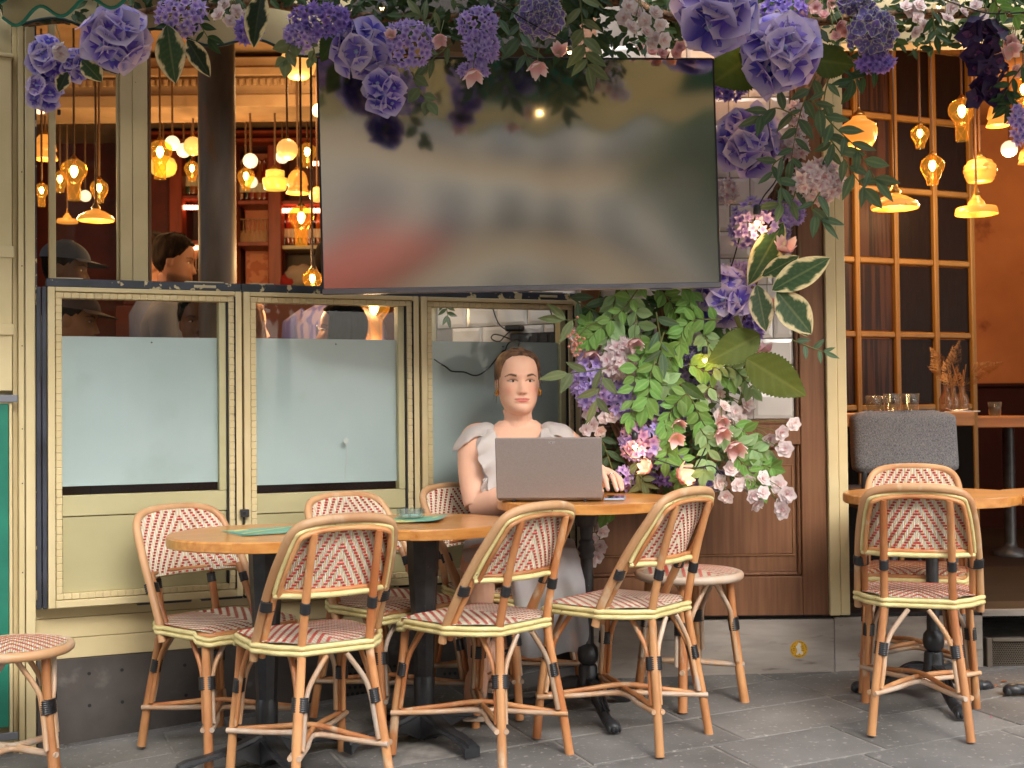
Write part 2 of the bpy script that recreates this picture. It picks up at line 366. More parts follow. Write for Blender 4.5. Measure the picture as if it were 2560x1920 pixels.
# shutter and green board further left
sh = empty('cream_shutter', 'cream shutter with ribbed edge beside the pilaster at the left', 'shutter', WA, WANG)
z990 = W(10, 985)[1]; z150 = W(10, 152)[1]; z820 = W(10, 826)[1]; z640 = W(10, 634)[1]
wpart('stile', M['cream'], [(a45-.075, a45-.02, z990+.01, z150, .0, .05)], .002, sh)
wpart('cap', M['cream'], [(a45-.3, a45-.012, z150+.001, z150+.012, -.02, .062)], .002, sh)
for zc in (z820, z640): wpart('batten', M['cream'], [(a45-.3, a45-.012, zc-.02, zc+.02, .051, .058)], .002, sh)
nb = MB(); nz_ = int((z150-z990)/.024)
for k in range(nz_): nb.box((a45-.112, -.047, z990+.012+k*.024), (a45-.077, -.02, z990+.012+k*.024+.021), 0, None, .003)
tag(nb.build('rib', M['cream'], sh), kind='stuff')
wpart('field', M['cream'], [(a45-.4, a45-.114, z990+.01, z150, .0, .03)], 0, sh)
gb = empty('green_board', 'dark green notice board with yellow inner panel at the left edge', 'board', WA, WANG)
zc_ = W(10, 1810)[1]
wpart('frame', mat('green_paint', srgb(38, 128, 104), srgb(30, 112, 92), rough=.4), [(a45-.072, a45-.032, zc_, z990-.035, .0, .055)], .002, gb)
wpart('panel', mat('lime_panel', srgb(206, 206, 128), rough=.5), [(a45-.4, a45-.074, zc_, z990-.035, .0, .045)], 0, gb)
wpart('edging', M['cream'], [(a45-.030, a45-.020, zc_-.05, z990-.03, .0, .056)], .001, gb)
mtl = mat('zinc_clip', srgb(140, 142, 150), rough=.45, metal=.6)
for z_ in (z990-.032, zc_-.045):
    c_ = wpart('clip', mtl, [(a45-.4, a45-.002, z_+.002, z_+.028, .057, .066)], .002, gb)
wpart('back_wall', M['cream_plain'], [(a45-3, a45-.02, -.3, 2.9, -.12, -.005)], 0, wall)
# ------------------------------------------------------------------ three lowered window panels
def window_panel(x0, x1, label, film_top, pane_r, holes):
    off = .075
    a0 = W(x0, 1100, off)[0]; a1 = W(x1, 1100, off)[0]
    z0, z1 = zW0, zW1
    o = empty('window_panel', label, 'window', WA, WANG, 'cream framed sash windows under the screen')
    st = .024; bd = .021
    def p(name, mt, boxes, bev=.002): return wpart(name, mt, boxes, bev, o)
    p('stile', M['cream'], [(a0, a0+st, z0, z1, 0.0, off)])
    p('stile', M['cream'], [(a1-st, a1, z0, z1, 0.0, off)])
    p('rail', M['cream'], [(a0+st+.0005, a1-st-.0005, z1-.016, z1, 0.0, off-.001)])
    p('rail', M['cream'], [(a0+st+.0005, a1-st-.0005, z0, z0+.026, 0.0, off-.001)])
    p('cap_rail', M['navy'], [(a0-.004, a1+.003, z1+.001, z1+.032, -.05, off-.022)], .003)
    p('paint_chip', M['cream_plain'], [(a0+.03, a0+.12, z1+.0315, z1+.036, .0, off-.03), (a1-.2, a1-.06, z1+.0315, z1+.037, .0, off-.03), (a1-.17, a1-.09, z1+.012, z1+.022, off-.021, off-.0195)], .001)
    # ribbed beading all round
    b = MB(); ia0, ia1, iz0, iz1 = a0+st+.002, a1-st-.002, z0+.028, z1-.018
    n = int((ia1-ia0)/.0255)
    for k in range(n):
        s0 = ia0+(ia1-ia0)*k/n; s1 = ia0+(ia1-ia0)*(k+1)/n
        for zz in (iz1-bd, iz0): b.box((s0, -(off-.006-random.random()*.0012), zz), (s1, -.02, zz+bd), 0, None, .0022)
    n = int((iz1-iz0-2*bd)/.0255)
    for k in range(n):
        s0 = iz0+bd+(iz1-iz0-2*bd)*k/n; s1 = iz0+bd+(iz1-iz0-2*bd)*(k+1)/n
        for aa in (ia0, ia1-bd): b.box((aa, -(off-.006-random.random()*.0012), s0), (aa+bd, -.02, s1), 0, None, .0022)
    tag(b.build('beading', M['cream'], o), kind='stuff')
    p('gasket', M['black_gasket'], [(ia1-bd-.007, ia1-bd-.001, iz0+bd, iz1-bd, .0, off-.012), (a1-st-.0016, a1-st+.0016, z0+.03, z1-.02, .03, off+.0006)], 0)
    ga0, ga1 = ia0+bd, ia1-bd-.008
    zf1 = W((x0+x1)/2, film_top, .03)[1]; zf0 = W((x0+x1)/2, 1210-(x0-120)*.006, .03)[1]; zb1 = W((x0+x1)/2, 1232-(x0-120)*.008, .05)[1]
    p('glazing_strip', mat('lime_cream_paint', srgb(190, 184, 142), srgb(180, 174, 132), rough=.42), [(ga1-.026, ga1, zb1, iz1-bd, .008, off-.018)], .002)
    p('pane', M['glass'], [(ga0, ga1-.027, zb1, iz1-bd, .048, .052)], 0)
    p('frosted_film', M['frost'], [(ga0, ga1-.027, zf0, zf1, .024, .030)], 0)
    p('screw', M['black_iron'], [((ga0+ga1)/2+.02, (ga0+ga1)/2+.026, zf1-.022, zf1-.016, .030, .033)], .002)
    lime = mat('lime_cream_board', srgb(188, 180, 138), srgb(178, 170, 128), scale=4, rough=.4, bump=.04, bscale=20)
    bz = [iz0+bd, zb1-.075, zb1-.001]
    p('board', lime, [(ga0, ga1, bz[1]+.001, bz[2], .012, off-.020)])
    p('board', lime, [(ga0, ga1, bz[0], bz[1]-.001, .012, off-.026)])
    return o, a0, a1, ga0, ga1
wp1, w1a0, w1a1, w1g0, w1g1 = window_panel(120, 606, 'leftmost cream framed window panel behind the chair at the far left', 843, 549, 0)
wp2, w2a0, w2a1, w2g0, w2g1 = window_panel(611, 1050, 'middle cream framed window panel with a small clear patch on its film', 848, 992, 0)
wp3, w3a0, w3a1, w3g0, w3g1 = window_panel(1056, 1452, 'cream framed window panel right behind the seated woman', 855, 1410, 0)
wpart('edge_channel', M['navy_plain'], [(w1a0-.036, w1a0-.021, zW0, zW1, .0, .06), (w1a0-.018, w1a0-.003, zW0, zW1, .0, .068)], .002, wp1)
wpart('edge_channel', M['black_gasket'], [(w2a1+.0012, w3a0-.0012, zW0, zW1+.02, .0, .05)], 0, wp3)
wpart('bottom_trim', M['navy'], [(w1a0+.3, w1a1, zW0-.010, zW0-.0005, .0, .06), (w2a0, w2a1, zW0-.010, zW0-.0005, .0, .06), (w3a0, w3a1, zW0-.010, zW0-.0005, .0, .06)], 0, wall)
# catch between first two windows, and the hanging clear patch
lk = empty('window_catch', 'black metal catch with a round hole between left and middle windows', 'catch', WA, WANG)
ac, zc = W(612, 1283, .09)
cb = MB(); cb.box((ac-.016, -.097, zc-.014), (ac+.016, -.0755, zc+.014), 0, None, .002); cb.build('body', M['black_iron'], lk)
cb = MB(); cb.lathe([(.0065, 0), (.0065, .002)], 12, 0, M=Matrix.Translation((ac-.004, -.0975, zc)) @ Matrix.Rotation(math.pi/2, 4, 'X')); cb.build('hole', mat('catch_hole', (.003, .003, .003)), lk)
cb = MB(); cb.tube([(ac-.002, -.082, zc-.014), (ac-.002, -.082, zc-.2)], .004, 6); cb.build('bolt', M['black_iron'], lk)
tg = empty('clear_patch', 'small clear plastic square hanging by a thread on the middle window', 'plastic tag', WA, WANG)
ac, zc = W(865, 1102, .056)
cb = MB(); d = .0125; cb.add([(ac-d, -.0562, zc), (ac, -.0562, zc-d*1.15), (ac+d, -.0562, zc+.002), (ac+.001, -.0562, zc+d*1.15), (ac-d, -.0545, zc), (ac, -.0545, zc-d*1.15), (ac+d, -.0545, zc+.002), (ac+.001, -.0545, zc+d*1.15)], [(0, 1, 2, 3), (4, 7, 6, 5), (0, 4, 5, 1), (1, 5, 6, 2), (2, 6, 7, 3), (3, 7, 4, 0)])
cb.build('square', mat('clear_plastic', srgb(196, 206, 200), rough=.2), tg)
cb = MB(); cb.tube(crom([(ac+.003, -.055, zc-.012), (ac+.002, -.056, zc-.07), (ac-.006, -.056, zc-.15)], 5), .0007, 5); cb.build('thread', mat('thread', srgb(190, 190, 180)), tg)
# ------------------------------------------------------------------ upper opening: posts, pane, iron column
ub = empty('upper_window_frame', 'tall cream window posts with narrow glass pane at upper left', 'window frame', WA, WANG)
def upw(name, mt, x0, x1, o0, o1, z0=1.58, z1=2.9, bev=.002):
    om = (o0+o1)/2 if name == 'pane' else o1
    return wpart(name, mt, [(W(x0, 600, om)[0], W(x1, 600, om)[0], z0, z1, o0, o1)], bev, ub)
upw('post', M['cream'], 122, 140, -.10, -.04)
upw('pane', M['glass'], 141, 292, -.075, -.071, bev=0)
upw('post', M['cream'], 293, 299, -.09, -.05)
upw('post', M['cream'], 301, 331, -.16, -.03)
upw('post', M['cream'], 332, 370, -.16, -.032)
upw('post', mat('brown_edge_wood', srgb(110, 78, 44), rough=.5), 371, 379, -.17, -.06)
lh = MB(); lh.box((W(143, 275, -.06)[0], .058, W(143, 280, -.06)[1]-.01), (W(152, 275, -.06)[0], .07, W(143, 280, -.06)[1]+.01), 0, None, .002); lh.build('latch', M['black_iron'], ub)
ic = P(543, 500, 5.35)
cl = MB(); n_ = 28
cl.lathe([(.083, -.1), (.083, .8), (.0815, 1.4), (.080, 2.0), (.079, 2.9)], n_, 0)
col = tag(cl.build('iron_column', M['iron']), 'thick rust-mottled iron column standing inside the left opening', 'column'); col.location = (ic.x, ic.y, .05)
# header above the openings
hd = empty('shop_header', 'dark boxed header above the shop openings behind the flowers', 'header', WA, WANG)
hdark = mat('header_dark', srgb(40, 34, 30), rough=.8)
wpart('beam', hdark, [(aPil-2.2, aR+.1, 2.62, 3.3, -.2, -.02)], 0, hd)
# ------------------------------------------------------------------ right-hand front: kick plates, wood panelling, tiles, post
fr = empty('panelled_front', 'brown wood panelling with white tiles beside the open doorway', 'wall')
def fx(px, Y=FY): return P(px, 1000, Y).x
def fz(py, px=1800, Y=FY): return P(px, py, Y).z
def fbox(name, mt, x0, x1, z0, z1, y0, y1, bev=.003, parent=fr):
    b_ = MB(); b_.box((x0, y0, z0), (x1, y1, z1), 0, None, bev); return b_.build(name, mt, parent)
xl = .275; xs0 = fx(1996); xs1 = fx(2060); xp1 = fx(2114)
fbox('kick_plate', M['steel'], xl, fx(2075)-.001, -.1, fz(1547)-.003, FY-.012, FY+.02)
fbox('shadow_gap', M['black_gasket'], xl, 6, fz(1547)-.002, fz(1538), FY+.012, FY+.05, 0)
fbox('stile', M['wood'], xs0, xs1-.002, fz(1538)+.001, 2.9, FY-.03, FY+.04)
fbox('bottom_rail', M['wood'], xl, xs0-.001, fz(1538)+.001, fz(1440), FY-.03, FY+.04)
fbox('middle_rail', M['wood'], xl, xs0-.001, fz(1113), fz(1062), FY-.03, FY+.04)
fbox('moulding', M['wood'], xl, xs0-.001, fz(1062)+.001, fz(1050), FY-.022, FY+.04)
wz1, wz0 = fz(1113)-.001, fz(1440)+.001
for (nm, a, b_, c, d_) in (('moulding', xl, xs0-.016, wz1-.014, wz1), ('moulding', xl, xs0-.016, wz0, wz0+.014), ('moulding', xs0-.015, xs0-.001, wz0, wz1)):
    fbox(nm, M['wood'], a, b_, c, d_, FY-.02, FY+.04, .005)
fbox('panel', M['wood'], xl, xs0-.017, wz0+.015, wz1-.015, FY-.004, FY+.03, 0)
xi = fx(1975)
fbox('panel_field', M['wood'], xl, xi, fz(1386), fz(1166), FY-.010, FY+.0, .003)
bd_ = mat('worn_bead_wood', srgb(138, 96, 62), rough=.5)
for (a, b_, c, d_) in ((xl, xi+.008, fz(1166)+.0005, fz(1166)+.006), (xl, xi+.008, fz(1386)-.006, fz(1386)-.0005), (xi+.0005, xi+.007, fz(1386), fz(1166))):
    fbox('bead', bd_, a, b_, c, d_, FY-.011, FY-.002, .001)
# inner wood stile seen through the flowers on the left
fbox('stile', M['wood'], xl, xl+.075, fz(1062)+.02, 2.9, FY-.028, FY+.04)
fbox('stile', M['wood'], xs0-.014, xs0-.001, fz(1050)+.001, 2.9, FY-.02, FY+.04)
tw = empty('tiled_wall', 'wall of white bevelled tiles beside and behind the screen', 'wall')
fbox('grout_bed', M['grout'], xl+.076, xs0-.015, fz(1050)+.001, 2.9, FY+.006, FY+.04, 0, tw)
def tile_mesh(tw_, th):
    b_ = MB(); e = .016
    b_.add([(0, 0, 0), (tw_, 0, 0), (tw_, 0, th), (0, 0, th), (.002, -.006, .002), (tw_-.002, -.006, .002), (tw_-.002, -.006, th-.002), (.002, -.006, th-.002), (e, -.010, e), (tw_-e, -.010, e), (tw_-e, -.010, th-e), (e, -.010, th-e)],
        [(8, 9, 10, 11)]+[(k, (k+1) % 4, (k+1) % 4+4, k+4) for k in range(4)]+[(k+4, (k+1) % 4+4, (k+1) % 4+8, k+8) for k in range(4)])
    return b_.mesh('tile', M['tile'])
TWD, THT = .162, .1045
tfull = tile_mesh(TWD, THT); xr = xs0-.016; cuts = {}
nrow = int((2.6-fz(1050))/(THT+.0025))
for j in range(nrow):
    z = fz(1050)+.002+j*(THT+.0025); x = xr - (0 if j % 2 == 0 else TWD*.5)
    segs = []
    if j % 2: segs.append((xr-TWD*.5+.0025, TWD*.5-.0025))
    while x > xl+.1:
        x0 = x-TWD
        if x0 > xl+.078: segs.append((x0, TWD))
        else: segs.append((xl+.078, x-xl-.078))
        x -= TWD+.0025
    for (x0, wd) in segs:
        if wd < .015: continue
        px, py = proj((x0+wd/2, FY, z+.05))
        if px < 1740 and 190 < py < 690: continue
        key = round(wd, 4)
        if key not in cuts: cuts[key] = tfull if abs(wd-TWD) < 1e-4 else tile_mesh(wd, THT)
        inst('tile', cuts[key], tw, Matrix.Translation((x0, FY+.006, z)) @ Matrix.Rotation(random.uniform(-.004, .004), 4, 'Z'))
# angled tiled return seen through the right window panel
q0 = P(1092, 900, 5.75); q1 = P(1490, 900, 5.40); ang = math.atan2(q1.y-q0.y, q1.x-q0.x); Lr = (q1-q0).length
tr = empty('tiled_return', 'white tiled side wall seen through the window behind the woman', 'wall', (q0.x, q0.y, 0), ang)
b_ = MB(); b_.box((0, 0, .3), (Lr, .03, 2.9)); b_.build('grout_bed', M['grout'], tr)
t2 = tile_mesh(.152, .104)
for j in range(8):
    for i in range(5):
        x0 = .008+i*.1545-(.076 if j % 2 else 0)
        if x0 < 0 or x0 > Lr-.1: continue
        inst('tile', t2, tr, Matrix.Translation((x0, 0, 1.055+j*.1065)))
b_ = MB(); b_.box((-.09, -.05, .1), (-.005, .04, 2.9), 0, None, .003); b_.build('corner_post', M['cream_plain'], tr)
# cream post, lintel and step of the doorway
dp = empty('doorway_frame', 'cream painted post and lintel of the wide open doorway', 'door frame')
xm = fx(2086)
fbox('post', M['cream'], xs1, xm-.001, fz(1537), 2.9, FY-.05, FY+.10, .003, dp)
fbox('post', M['cream'], xm+.001, xp1-.006, fz(1537), 2.9, FY-.043, FY+.10, .003, dp)
fbox('edge_bead', M['cream'], xp1-.0055, xp1, fz(1537), 2.9, FY-.02, FY+.10, .002, dp)
zl = fz(108, 2300)
fbox('lintel', M['cream'], xp1+.001, 5, zl, zl+.05, FY-.01, FY+.10, .004, dp)
fbox('lintel_moulding', M['cream'], xp1+.001, 5, zl+.051, zl+.07, FY-.02, FY+.10, .006, dp)
fbox('lintel_face', M['cream'], xp1+.001, 5, zl+.071, 2.95, FY-.005, FY+.10, .002, dp)
ds = empty('steel_step', 'brushed steel step plate below the open doorway with a vent', 'step')
zk = fz(1538, 2300)
fbox('step_plate', M['steel'], fx(2075)+.0015, fx(2446)-.003, -.1, zk-.003, FY-.008, FY+.02, .002, ds)
fbox('step_plate', M['steel'], fx(2446)-.002, 5, zg(1.9, FY)+.22, zk-.003, FY-.008, FY+.02, .002, ds)
gx0, gx1, gz0, gz1 = fx(2452), fx(2620), fz(1686, 2500), fz(1593, 2500)
for (a, b2, c, d2) in ((gx0, gx0+.022, gz0, gz1), (gx0+.0225, gx1, gz1-.016, gz1), (gx0+.0225, gx1, gz0, gz0+.018)):
    fbox('vent_frame', mat('vent_frame_steel', srgb(132, 122, 110), rough=.4, metal=.6), a, b2, c, d2, FY-.016, FY+.02, .003, ds)
fbox('vent_back', M['black_gasket'], gx0+.02, gx1, gz0+.01, gz1-.01, FY+.010, FY+.02, 0, ds)
hx = MB(); k = 0; zz = gz0+.021; s_ = .0042
while zz < gz1-.018:
    xx = gx0+.026+(s_ if k % 2 else 0)
    while xx < gx1:
        hx.tube([(xx+s_*math.cos(t*math.pi/3+math.pi/6), FY-.004, zz+s_*math.sin(t*math.pi/3+math.pi/6)) for t in range(6)], .0011, 4, closed=True)
        xx += s_*2+.0006
    zz += s_*1.75; k += 1
tag(hx.build('mesh_grille', mat('grille_steel', srgb(120, 110, 96), rough=.4, metal=.7), ds), kind='stuff')
fbox('sill', mat('dark_sill', srgb(34, 26, 22), rough=.5), xp1-.1, 5, zk-.002, zk+.012, FY+.0, FY+.25, .002, ds)
# yellow round sticker on the kick plate, with a worn white bird-like print
st = empty('round_sticker', 'round yellow sticker with worn white print on the steel kick plate', 'sticker')
sc_ = P(1997, 1623, FY-.0125)
b_ = MB(); b_.lathe([(.034, 0), (.034, .0008)], 28, 0, (0, 0, 0), False, M=Matrix.Translation((sc_.x, FY-.0122, sc_.z)) @ Matrix.Rotation(math.pi/2, 4, 'X'))
b_.build('disc', mat('yellow_sticker', srgb(206, 160, 22), srgb(190, 142, 20), rough=.5), st)
b_ = MB()
for k in range(30):
    t = k/30*2*math.pi; r1 = .029
    if (k % 5) == 4: continue
    b_.box((sc_.x+r1*math.cos(t)-.0014, FY-.0137, sc_.z+r1*math.sin(t)-.0014), (sc_.x+r1*math.cos(t)+.0014, FY-.0131, sc_.z+r1*math.sin(t)+.0014))
for (dx, dz, wd) in ((-.02, .004, .008), (-.02, -.003, .009), (.016, .004, .009), (.017, -.004, .008), (-.016, .012, .006), (.015, .012, .006)):
    b_.box((sc_.x+dx-wd/2, FY-.0137, sc_.z+dz-.001), (sc_.x+dx+wd/2, FY-.0131, sc_.z+dz+.001))
b_.build('print', mat('sticker_ink', srgb(70, 54, 12), rough=.6), st)
b_ = MB()
blob = [(-.002, .026), (.006, .024), (.01, .016), (.006, .01), (.01, .002), (.008, -.006), (.016, -.010), (.016, -.02), (.008, -.022), (.002, -.014), (-.004, -.022), (-.012, -.02), (-.006, -.008), (-.008, .002), (-.012, .010), (-.006, .016)]
b_.prism([(x, -z) for x, z in blob], 0, .0006, 0, Matrix.Translation((sc_.x, FY-.0142, sc_.z)) @ Matrix.Rotation(-math.pi/2, 4, 'X'))
b_.build('worn_figure', mat('sticker_white', srgb(214, 208, 196), rough=.6), st)
# ------------------------------------------------------------------ interior shells
def room(name, label, x0, x1, y0, y1, z0, z1, mts, left=True, right=True):
    o = empty(name, label, 'room')
    def b(nm, mt, a, c): q = MB(); q.box(a, c); return q.build(nm, mt, o)
    b('floor', mts[0], (x0, y0, z0-.05), (x1, y1, z0)); b('ceiling', mts[1], (x0, y0, z1), (x1, y1, z1+.05)); b('back_wall', mts[2], (x0, y1, z0), (x1, y1+.05, z1))
    if left: b('side_wall', mts[3], (x0-.05, y0, z0), (x0, y1, z1))
    if right: b('side_wall', mts[3], (x1, y0, z0), (x1+.05, y1, z1))
    return o
dfloor = mat('dark_wood_floor', srgb(84, 54, 34), srgb(50, 32, 20), scale=3, rough=.4, stretch=(1, 10, 1))
ceilm = mat('warm_ceiling', srgb(176, 146, 112), srgb(162, 132, 98), rough=.8)
redw = mat('rust_red_wood', srgb(150, 62, 34), srgb(126, 48, 26), scale=5, rough=.45, stretch=(6, 6, 1))
dredw = mat('dark_red_panel', srgb(104, 36, 26), srgb(84, 28, 20), rough=.5)
bar_room = room('bar_room', 'dim bar room behind the left windows with rust red back bar', -4.3, .62, 5.3, 8.75, .1, 3.02, (dfloor, ceilm, dredw, dredw))
# the wedge between the slanted window wall and the bar room
q = MB(); q.add([(-3.3, 3.85, 3.02), (.75, 5.35, 3.02), (.62, 5.5, 3.02), (-4.3, 5.5, 3.02)], [(0, 1, 2, 3)]); q.build('ceiling', ceilm, bar_room)
q = MB(); q.add([(-3.3, 3.85, .1), (.75, 5.35, .1), (.62, 5.5, .1), (-4.3, 5.5, .1)], [(0, 3, 2, 1)]); q.build('floor', dfloor, bar_room)
# ceiling beam with cornice
cb_ = empty('cornice_beam', 'pale plaster ceiling beam with mouldings above the bar room', 'beam')
YB = 6.5
for (p0, p1, dy) in ((140, 168, 0), (169, 192, -.03), (193, 238, -.012), (239, 272, -.045)):
    b_ = MB(); b_.box((-4.2, YB+dy, P(640, p1, YB).z), (.55, YB+.3, P(640, p0, YB).z-.002), 0, None, .006); b_.build('moulding', ceilm, cb_)
b_ = MB(); zd = P(640, 216, YB).z
x = -3.0
while x < -.5: b_.box((x, YB-.03, zd), (x+.022, YB-.0125, zd+.035), 0, None, .004); x += .036
tag(b_.build('dentil', ceilm, cb_), kind='stuff')
# back bar
bb = empty('back_bar', 'rust red wooden back bar with lit shelves full of bottles and glasses', 'bar shelves')
YS = 8.3
def bbx(name, mt, x0, x1, y0, y1, d0=0.0, d1=.1, bev=.006, parent=None):
    a = P(x0, y1, YS); c = P(x1, y0, YS); b_ = MB(); b_.box((a.x, YS+d0, a.z), (c.x, YS+d1, c.z), 0, None, bev)
    return b_.build(name, mt, parent or bb)
blackm = mat('black_arch_band', (.01, .009, .008), rough=.6)
bbx('arch_band', blackm, 300, 830, 296, 330, .02, .1)
bbx('cornice', redw, 300, 830, 331, 345, -.10, .1); bbx('cornice', redw, 300, 830, 346, 362, -.05, .1)
bbx('side_panel', dredw, 300, 424, 363, 760, .05, .1); bbx('upright', redw, 425, 456, 363, 760, -.02, .1)
bbx('upright', redw, 576, 592, 363, 760, -.02, .1); bbx('upright', redw, 673, 704, 363, 760, -.03, .1)
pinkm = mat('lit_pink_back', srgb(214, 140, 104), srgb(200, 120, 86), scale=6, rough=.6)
bbx('shelf_back', mat('shelf_dark_back', srgb(52, 24, 20), rough=.6), 457, 575, 363, 760, .26, .3)
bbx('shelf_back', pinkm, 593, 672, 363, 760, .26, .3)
bbx('shelf_back', mat('shelf_brown_back', srgb(110, 60, 40), rough=.6), 705, 830, 363, 612, .26, .3)
bbx('cupboard', mat('grey_cupboard', srgb(86, 74, 64), rough=.6), 705, 830, 626, 760, .2, .3)
for (a, b2, ys_) in ((457, 575, (487, 600)), (593, 672, (500, 604)), (705, 830, (500, 612))):
    for y in ys_: bbx('shelf', redw if y != 612 else M['cream_plain'], a, b2, y, y+11, 0, .26, .003)
led = emit_mat('led_warm', (1, .42, .22), 2.6)
for (a, b2, y) in ((457, 494, 513), (457, 494, 614), (706, 806, 521), (780, 806, 403)):
    b_ = MB(); x = a
    while x < b2: pa = P(x, y+10, YS+.02); pc = P(x+5.5, y, YS+.02); b_.box((pa.x, YS+.02, pa.z), (pc.x, YS+.04, pc.z), 0, None, .002); x += 7
    tag(b_.build('led_strip', led, bb), kind='stuff')
bbx('counter_front', dredw, 300, 830, 760, 1000, -.1, .2)
bottlem = [mat('bottle_green', srgb(40, 70, 36), rough=.15, coat=.5), mat('bottle_amber', srgb(150, 80, 24), rough=.15, coat=.5), mat('bottle_dark', srgb(24, 18, 16), rough=.15, coat=.5), mat('bottle_red', srgb(140, 40, 24), rough=.15, coat=.5)]
labm = mat('bottle_paper', srgb(214, 200, 170), rough=.7)
gl_amb = mat('barware_glass', srgb(236, 190, 150), rough=.08, coat=.6, alpha=.45)
bprof = [(.036, 0), (.038, .01), (.038, .16), (.03, .19), (.014, .22), (.013, .285), (.016, .29), (.016, .30)]
bmesh_ = [MB().lathe(bprof, 12).mesh('bottle', m_) for m_ in bottlem]
lab_ = MB().lathe([(.0385, .05), (.0385, .12)], 12, capb=False, capt=False).mesh('paper_band', labm)
ORD = ['first', 'second', 'third', 'fourth', 'fifth', 'sixth', 'seventh', 'eighth', 'ninth']
def bottle(px, py, k, s=1.0, ix=0, wh=''):
    c = P(px, py, YS+.12); o = inst('bottle', bmesh_[k], None, TRS(c, None, s))
    inst('paper_band', lab_, o); tag(o, f'{["green", "amber", "dark", "red"][k]} bottle, {ORD[ix]} from the left on {wh}', 'bottle', 'bottles on the back bar')
for ix, (px, k) in enumerate(((462, 0), (473, 0), (484, 1))): bottle(px, 486, k, 1, ix, 'the shelf left of the iron column')
for ix, (px, k) in enumerate(((604, 1), (618, 2), (632, 3), (650, 1), (662, 3))): bottle(px, 499, k, .9, ix, 'the top shelf right of the iron column')
for ix, (px, k) in enumerate(((712, 2), (722, 3), (733, 1), (742, 3), (752, 2), (763, 1), (774, 3), (786, 2), (797, 1))): bottle(px, 611, k, .85, ix, 'the white shelf beside the screen')
gp = [(.028, 0), (.028, .003), (.004, .006), (.004, .07), (.022, .09), (.034, .12), (.030, .17)]
gmesh = MB().lathe(gp, 10, capt=False).mesh('stem_glass', gl_amb)
def stem(px, py, flip=False, s=1.0, ix=0):
    c = P(px, py, YS+.12); m_ = TRS(c, None, s)
    if flip: m_ = m_ @ Matrix.Rotation(math.pi, 4, 'X')
    tag(inst('stem_glass', gmesh, None, m_), f'upturned stem glass, {ORD[ix]} from the left in the lit pink shelf' if flip else f'stem glass, {ORD[ix]} from the left in the amber lit shelf by the column', 'glass', 'hanging stem glasses' if flip else 'standing stem glasses')
for k in range(7): stem(598+k*11, 548, True, 1.0, k)
for k in range(4): stem(460+k*10, 676, False, 1.05, k)
tag(bbx('poster', mat('faded_print', srgb(226, 150, 110), srgb(206, 120, 84), scale=18, rough=.6, contrast=(.48, .52)), 597, 670, 622, 708, .245, .258, .001, bb), None)
# folded things on the lower cupboard at right
def cloth_bundle(px, py, r, col, label):
    c = P(px, py, YS-.1); b_ = MB()
    def f(u, v):
        a = u*2*math.pi; t = (v-.5)*math.pi; d = Vector((math.cos(t)*math.cos(a), math.cos(t)*math.sin(a), math.sin(t)))
        k = 1+.28*mnoise.noise(d*2.2+Vector((px, py, 0))); return c+Vector((d.x*r*1.5, d.y*r*.8, d.z*r))*k
    b_.grid(f, 18, 12, closed_u=True); tag(b_.build('cloth_bundle', mat('cloth_'+label.split()[0], col, rough=.9)), label, 'cloth')
cloth_bundle(755, 690, .075, srgb(170, 150, 130), 'pale crumpled cloth on the low cupboard behind the amber lamp')
cloth_bundle(728, 702, .05, srgb(150, 36, 30), 'red folded cloth on the low cupboard')
cloth_bundle(745, 712, .045, srgb(110, 120, 70), 'olive folded cloth on the low cupboard')
# right-hand dining room
orangew = mat('orange_limewash_wall', srgb(176, 114, 70), srgb(146, 90, 54), scale=1.6, rough=.8, wear=srgb(100, 46, 20), wear_at=(.6, .7), wscale=4, detail=10)
winer = mat('wine_red_panel', srgb(44, 15, 12), rough=.7, spec=.1)
din = room('dining_room', 'dim dining room behind the open doorway with orange walls', 1.22, 5.2, FY+.26, 8.6, .265, 3.05, (mat('near_black_floor', srgb(38, 26, 18), srgb(24, 17, 12), scale=3, rough=.6, spec=.2, stretch=(1, 8, 1)), mat('dim_ceiling', srgb(150, 100, 56), rough=.8), orangew, orangew))
b_ = MB(); b_.box((1.3, 8.45, .265), (5.1, 8.59, P(2480, 968, 8.45).z)); b_.build('wainscot', winer, din)
b_ = MB(); b_.box((1.3, 8.43, P(2480, 968, 8.45).z+.001), (5.1, 8.59, P(2480, 958, 8.45).z), 0, None, .004); b_.build('wainscot_cap', winer, din)
# gridded partition
PT0 = P(2090, 1000, 6.2); pang = WANG
pt = empty('gridded_partition', 'ochre wooden glazed partition of square panes inside the doorway', 'partition', (PT0.x, PT0.y, 0), pang)
ochre = mat('ochre_wood', srgb(140, 104, 52), srgb(122, 88, 40), scale=4, rough=.45, stretch=(1, 1, .3))
pinv = (Matrix.Translation((PT0.x, PT0.y, 0)) @ Matrix.Rotation(pang, 4, 'Z')).inverted()
def pw(px, py):
    d = ray(px, py); n_ = Vector((-math.sin(pang), math.cos(pang), 0)); p0 = Vector((PT0.x, PT0.y, CAMZ)); t = (Vector((PT0.x, PT0.y, 0)).dot(n_))/d.dot(n_)
    v = pinv @ (d*t+Vector((0, 0, CAMZ))); return v.x, v.z
vx = [pw(x, 700)[0] for x in (2137, 2235, 2333, 2424)]; hz = [pw(2137, y)[1] for y in (100, 285, 470, 650, 836, 1020)]
for i, x in enumerate(vx):
    b_ = MB(); b_.box((x-.014, -.03, .27), (x+.014, .03, 3.0), 0, None, .004); b_.box((x-.0015, -.0315, .27), (x+.0015, -.0302, 3.0), 0); b_.build('stile', ochre, pt)
dx_ = [-.12]+vx
